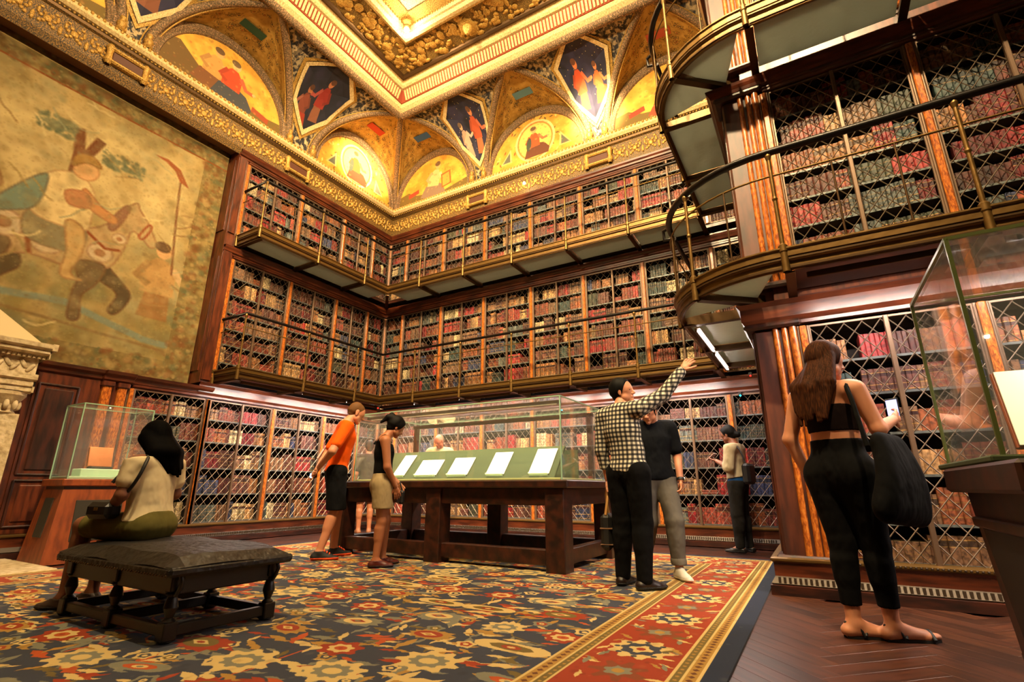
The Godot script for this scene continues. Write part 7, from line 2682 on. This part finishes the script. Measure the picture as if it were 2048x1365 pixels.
	strap(bag, "tote_strap", [Vector3(0.0, 0.24, -0.10), Vector3(0.06, 0.48, -0.04), Vector3(0.115, 0.615, 0.04), Vector3(0.10, 0.62, 0.12), Vector3(0.06, 0.45, 0.20), Vector3(-0.02, 0.22, 0.16)], 0.013, black)
	var ph := thing("mobile_phone", "phone with a bluish lit screen in the long-haired woman's hand", "phone", t.transform * Vector3(-0.19, 1.27, 0.36), 2.62 - 0.15)
	var b2 := MB.new()
	b2.cbox(Vector3.ZERO, Vector3(0.075, 0.145, 0.009), 0.003)
	obj("phone_case", b2, M.black, ph)
	b2 = MB.new()
	b2.cbox(Vector3(0, 0.0, -0.005), Vector3(0.066, 0.125, 0.001), 0.0003)
	obj("phone_screen", b2, glow(Color(0.55, 0.58, 0.85), 1.2), ph)

func seated_woman(skin: Material, G: String, black: Material) -> void:
	var j := skel(1.62)
	var t := thing("person", "woman with black hair in cream blouse and olive shorts seated on the bench", "person", Vector3(4.10, 0.012, 6.17), -1.22, G)
	var dy: float = 0.515 - j.pelvis.y
	for k in ["pelvis", "waist", "chest", "neck", "head", "sh_l", "sh_r", "hip_l", "hip_r"]:
		j[k].y += dy
	for s in [["l", 1.0], ["r", -1.0]]:
		j["hip_" + s[0]] = Vector3(0.085 * s[1], 0.525, 0.02)
		j["kn_" + s[0]] = Vector3(0.10 * s[1], 0.535, 0.44)
		j["an_" + s[0]] = Vector3(0.10 * s[1], 0.075, 0.47)
		j["toe_" + s[0]] = Vector3(0.115 * s[1], 0.022, 0.62)
	for k in ["waist", "chest", "neck", "sh_l", "sh_r"]:
		j[k] += Vector3(0, 0, 0.06) * (j[k].y - 0.5) / 0.45
	j.head += Vector3(-0.02, -0.02, 0.10)
	j.el_l = Vector3(0.22, 0.74, 0.05)
	j.wr_l = Vector3(0.14, 0.62, 0.23)
	j.el_r = Vector3(-0.22, 0.74, 0.05)
	j.wr_r = Vector3(-0.10, 0.62, 0.24)
	var B := face(-0.15, 0.30)
	body_mesh(t, j, B, skin, 0.011, [[j.wr_l, Vector3(-0.5, -0.2, 0.6), Vector3(-0.3, -0.9, 0), 1.0, 0.5], [j.wr_r, Vector3(0.5, -0.2, 0.6), Vector3(0.3, -0.9, 0), -1.0, 0.5]])
	garment(t, "blouse", torso_bones(j, 0.020, 0.55, 1.05), cloth(Color(0.82, 0.75, 0.60)), 0.011, [[Vector3(0, 0.565, 0), Vector3.DOWN], [Vector3(0, 0.985, 0.05), Vector3(0, 1, 0.25).normalized()]])
	garment(t, "shorts", [bone(Vector3(0.07, 0.53, -0.02), Vector3(-0.07, 0.53, -0.02), 0.105, 0.105, 0.05, Vector3.UP, 0.95), bone(Vector3(0, 0.56, 0.0), Vector3(0, 0.62, 0.0), 0.125, 0.12, 0.05, Vector3.BACK, 0.8)] + leg_bones(j, "l", 0.014, 0.86, 0.022) + leg_bones(j, "r", 0.014, 0.86, 0.022), cloth(Color(0.36, 0.33, 0.16)), 0.011, [[Vector3(0, 0.63, 0), Vector3.UP], [Vector3(0, 0.5, 0.40), Vector3.BACK]])
	garment(t, "belt", [bone(Vector3(0, 0.575, 0.005), Vector3(0, 0.58, 0.005), 0.134, 0.134, 0.02, Vector3.BACK, 0.8)], sm(Color(0.14, 0.07, 0.04), 0.6), 0.01, [[Vector3(0, 0.596, 0), Vector3.UP], [Vector3(0, 0.556, 0), Vector3.DOWN]])
	var h: Vector3 = j.head
	var hb := cap(h, B, 1.0, 0.016)
	for k in 13:
		var u := -1.0 + k / 6.0
		var a := h + B * Vector3(u * 0.075, 0.0, -0.06 + absf(u) * 0.05)
		var e: Vector3 = j.neck + Vector3(u * 0.085 - 0.06, -0.10 + absf(u) * 0.04 + 0.03 * sin(k * 2.3), -0.14 + absf(u) * 0.05)
		var m: Vector3 = j.neck + Vector3(u * 0.10 - 0.02, 0.05, -0.10 + absf(u) * 0.06)
		hb.append(bone(a, m, 0.046, 0.042, 0.03))
		hb.append(bone(m, e, 0.040, 0.009, 0.02))
	var bm := tri_mat(noise_tex(0.05, 72, [Color(0.008, 0.007, 0.007), Color(0.02, 0.017, 0.016), Color(0.045, 0.036, 0.03)], [0.3, 0.55, 0.85], FastNoiseLite.TYPE_SIMPLEX_SMOOTH, 3), Vector3(6, 0.6, 6), 0.75, 0.0, false)
	bm.metallic_specular = 0.12
	garment(t, "hair", hb, bm, 0.009, [[h + B * Vector3(0, 0.03, 0.040), B * Vector3(0, -0.30, 1).normalized()]])
	shoes(t, j, sm(Color(0.20, 0.13, 0.08), 0.6), sm(Color(0.10, 0.07, 0.05), 0.7), 0.05)
	var bag := thing("black_sling_bag", "small black sling bag on the seated woman's lap", "bag", t.transform * Vector3(0.19, 0.64, 0.20), -1.22)
	var b := MB.new()
	b.cbox(Vector3.ZERO, Vector3(0.12, 0.11, 0.20), 0.03)
	obj("bag_body", b, sm(Color(0.03, 0.025, 0.022), 0.45), bag)
	b = MB.new()
	b.cbox(Vector3(0.061, 0.01, 0), Vector3(0.006, 0.02, 0.03), 0.002)
	obj("clasp", b, M.brass, bag)
	strap(bag, "sling_strap", [Vector3(0.0, 0.04, -0.08), Vector3(0.03, 0.16, -0.22), Vector3(0.0, 0.30, -0.255), Vector3(-0.07, 0.362, -0.185), Vector3(-0.08, 0.33, -0.08), Vector3(-0.02, 0.18, 0.0)], 0.012, sm(Color(0.05, 0.03, 0.025), 0.6))

func old_man(skin: Material, G: String) -> void:
	var j := skel(1.79)
	var t := thing("person", "balding man in cream shirt looking down beyond the glass case", "person", Vector3(2.20, 0.0, 0.55), 0.5, G)
	j.head += Vector3(0, -0.03, 0.09)
	var B := face(-0.5, 0.5)
	j.wr_l = Vector3(0.10, 1.0, 0.24)
	j.wr_r = Vector3(-0.10, 1.0, 0.24)
	j.el_l += Vector3(0.03, 0, 0)
	j.el_r += Vector3(-0.03, 0, 0)
	var ruddy := skin_mat(Color(0.66, 0.34, 0.22))
	body_mesh(t, j, B, ruddy, 0.013, [[j.wr_l, Vector3(-0.6, -0.3, 0.5), Vector3(0, -1, 0), 1.0, 0.5], [j.wr_r, Vector3(0.6, -0.3, 0.5), Vector3(0, -1, 0), -1.0, 0.5]])
	garment(t, "shirt", torso_bones(j, 0.022, 0.8, 1.08), cloth(Color(0.66, 0.60, 0.44)), 0.013, [[Vector3(0, 0.93, 0), Vector3.DOWN], [Vector3(0, 1.53, 0.05), Vector3(0, 1, 0.3).normalized()]])
	garment(t, "shorts", torso_bones(j, 0.012, 0.0, 1.05).slice(0, 2) + leg_bones(j, "l", 0.016, 0.95, 0.04) + leg_bones(j, "r", 0.016, 0.95, 0.04), cloth(Color(0.30, 0.26, 0.18)), 0.013, [[Vector3(0, 1.0, 0), Vector3.UP], [Vector3(0, 0.55, 0), Vector3.DOWN]])
	garment(t, "hair", cap(j.head, B, 1.0, 0.004), hair_mat(Color(0.42, 0.36, 0.28)), 0.009, [[j.head + B * Vector3(0, 0.03, -0.02), B * Vector3(0, 0.6, 1).normalized()], [j.head + B * Vector3(0, -0.06, 0), B * Vector3.DOWN]])
	shoes(t, j, sm(Color(0.66, 0.40, 0.36), 0.6), sm(Color(0.5, 0.3, 0.26), 0.7), 0.04)
	var bp := thing("backpack", "dark backpack on the balding man's back beyond the glass case", "backpack", t.transform * Vector3(0.06, 1.22, -0.24), 0.5)
	var b := MB.new()
	b.cbox(Vector3.ZERO, Vector3(0.30, 0.40, 0.16), 0.05)
	obj("pack_body", b, sm(Color(0.05, 0.045, 0.05), 0.7), bp)
	b = MB.new()
	b.cbox(Vector3(0, -0.06, -0.09), Vector3(0.22, 0.20, 0.05), 0.02)
	obj("front_pocket", b, sm(Color(0.06, 0.055, 0.06), 0.7), bp)

func far_visitor(skin: Material, G: String) -> void:
	var j := skel(1.66)
	var t := thing("person", "bare-legged visitor at the corner shelves, mostly hidden by the couple", "person", Vector3(0.95, 0.0, 1.10), -2.2, G)
	var B := face(0.0, 0.0)
	body_mesh(t, j, B, skin, 0.013, [[j.wr_l, Vector3(0, -1, 0), Vector3(-1, 0, 0), 1.0, 0.5], [j.wr_r, Vector3(0, -1, 0), Vector3(1, 0, 0), -1.0, 0.5]])
	garment(t, "shirt", torso_bones(j, 0.016, 0.7), cloth(Color(0.20, 0.14, 0.12)), 0.013, [[Vector3(0, 0.87, 0), Vector3.DOWN], [Vector3(0, 1.40, 0.05), Vector3(0, 1, 0.3).normalized()]])
	garment(t, "shorts", torso_bones(j, 0.01, 0.0).slice(0, 2) + leg_bones(j, "l", 0.016, 0.9, 0.04) + leg_bones(j, "r", 0.016, 0.9, 0.04), cloth(Color(0.05, 0.05, 0.07)), 0.013, [[Vector3(0, 0.93, 0), Vector3.UP], [Vector3(0, 0.55, 0), Vector3.DOWN]])
	garment(t, "hair", cap(j.head, B, 1.0, 0.012), hair_mat(Color(0.05, 0.035, 0.025)), 0.009, [[j.head + B * Vector3(0, 0.04, 0.05), B * Vector3(0, -0.45, 1).normalized()]])
	shoes(t, j, sm(Color(0.50, 0.30, 0.16), 0.6), sm(Color(0.3, 0.18, 0.1), 0.7), 0.05)
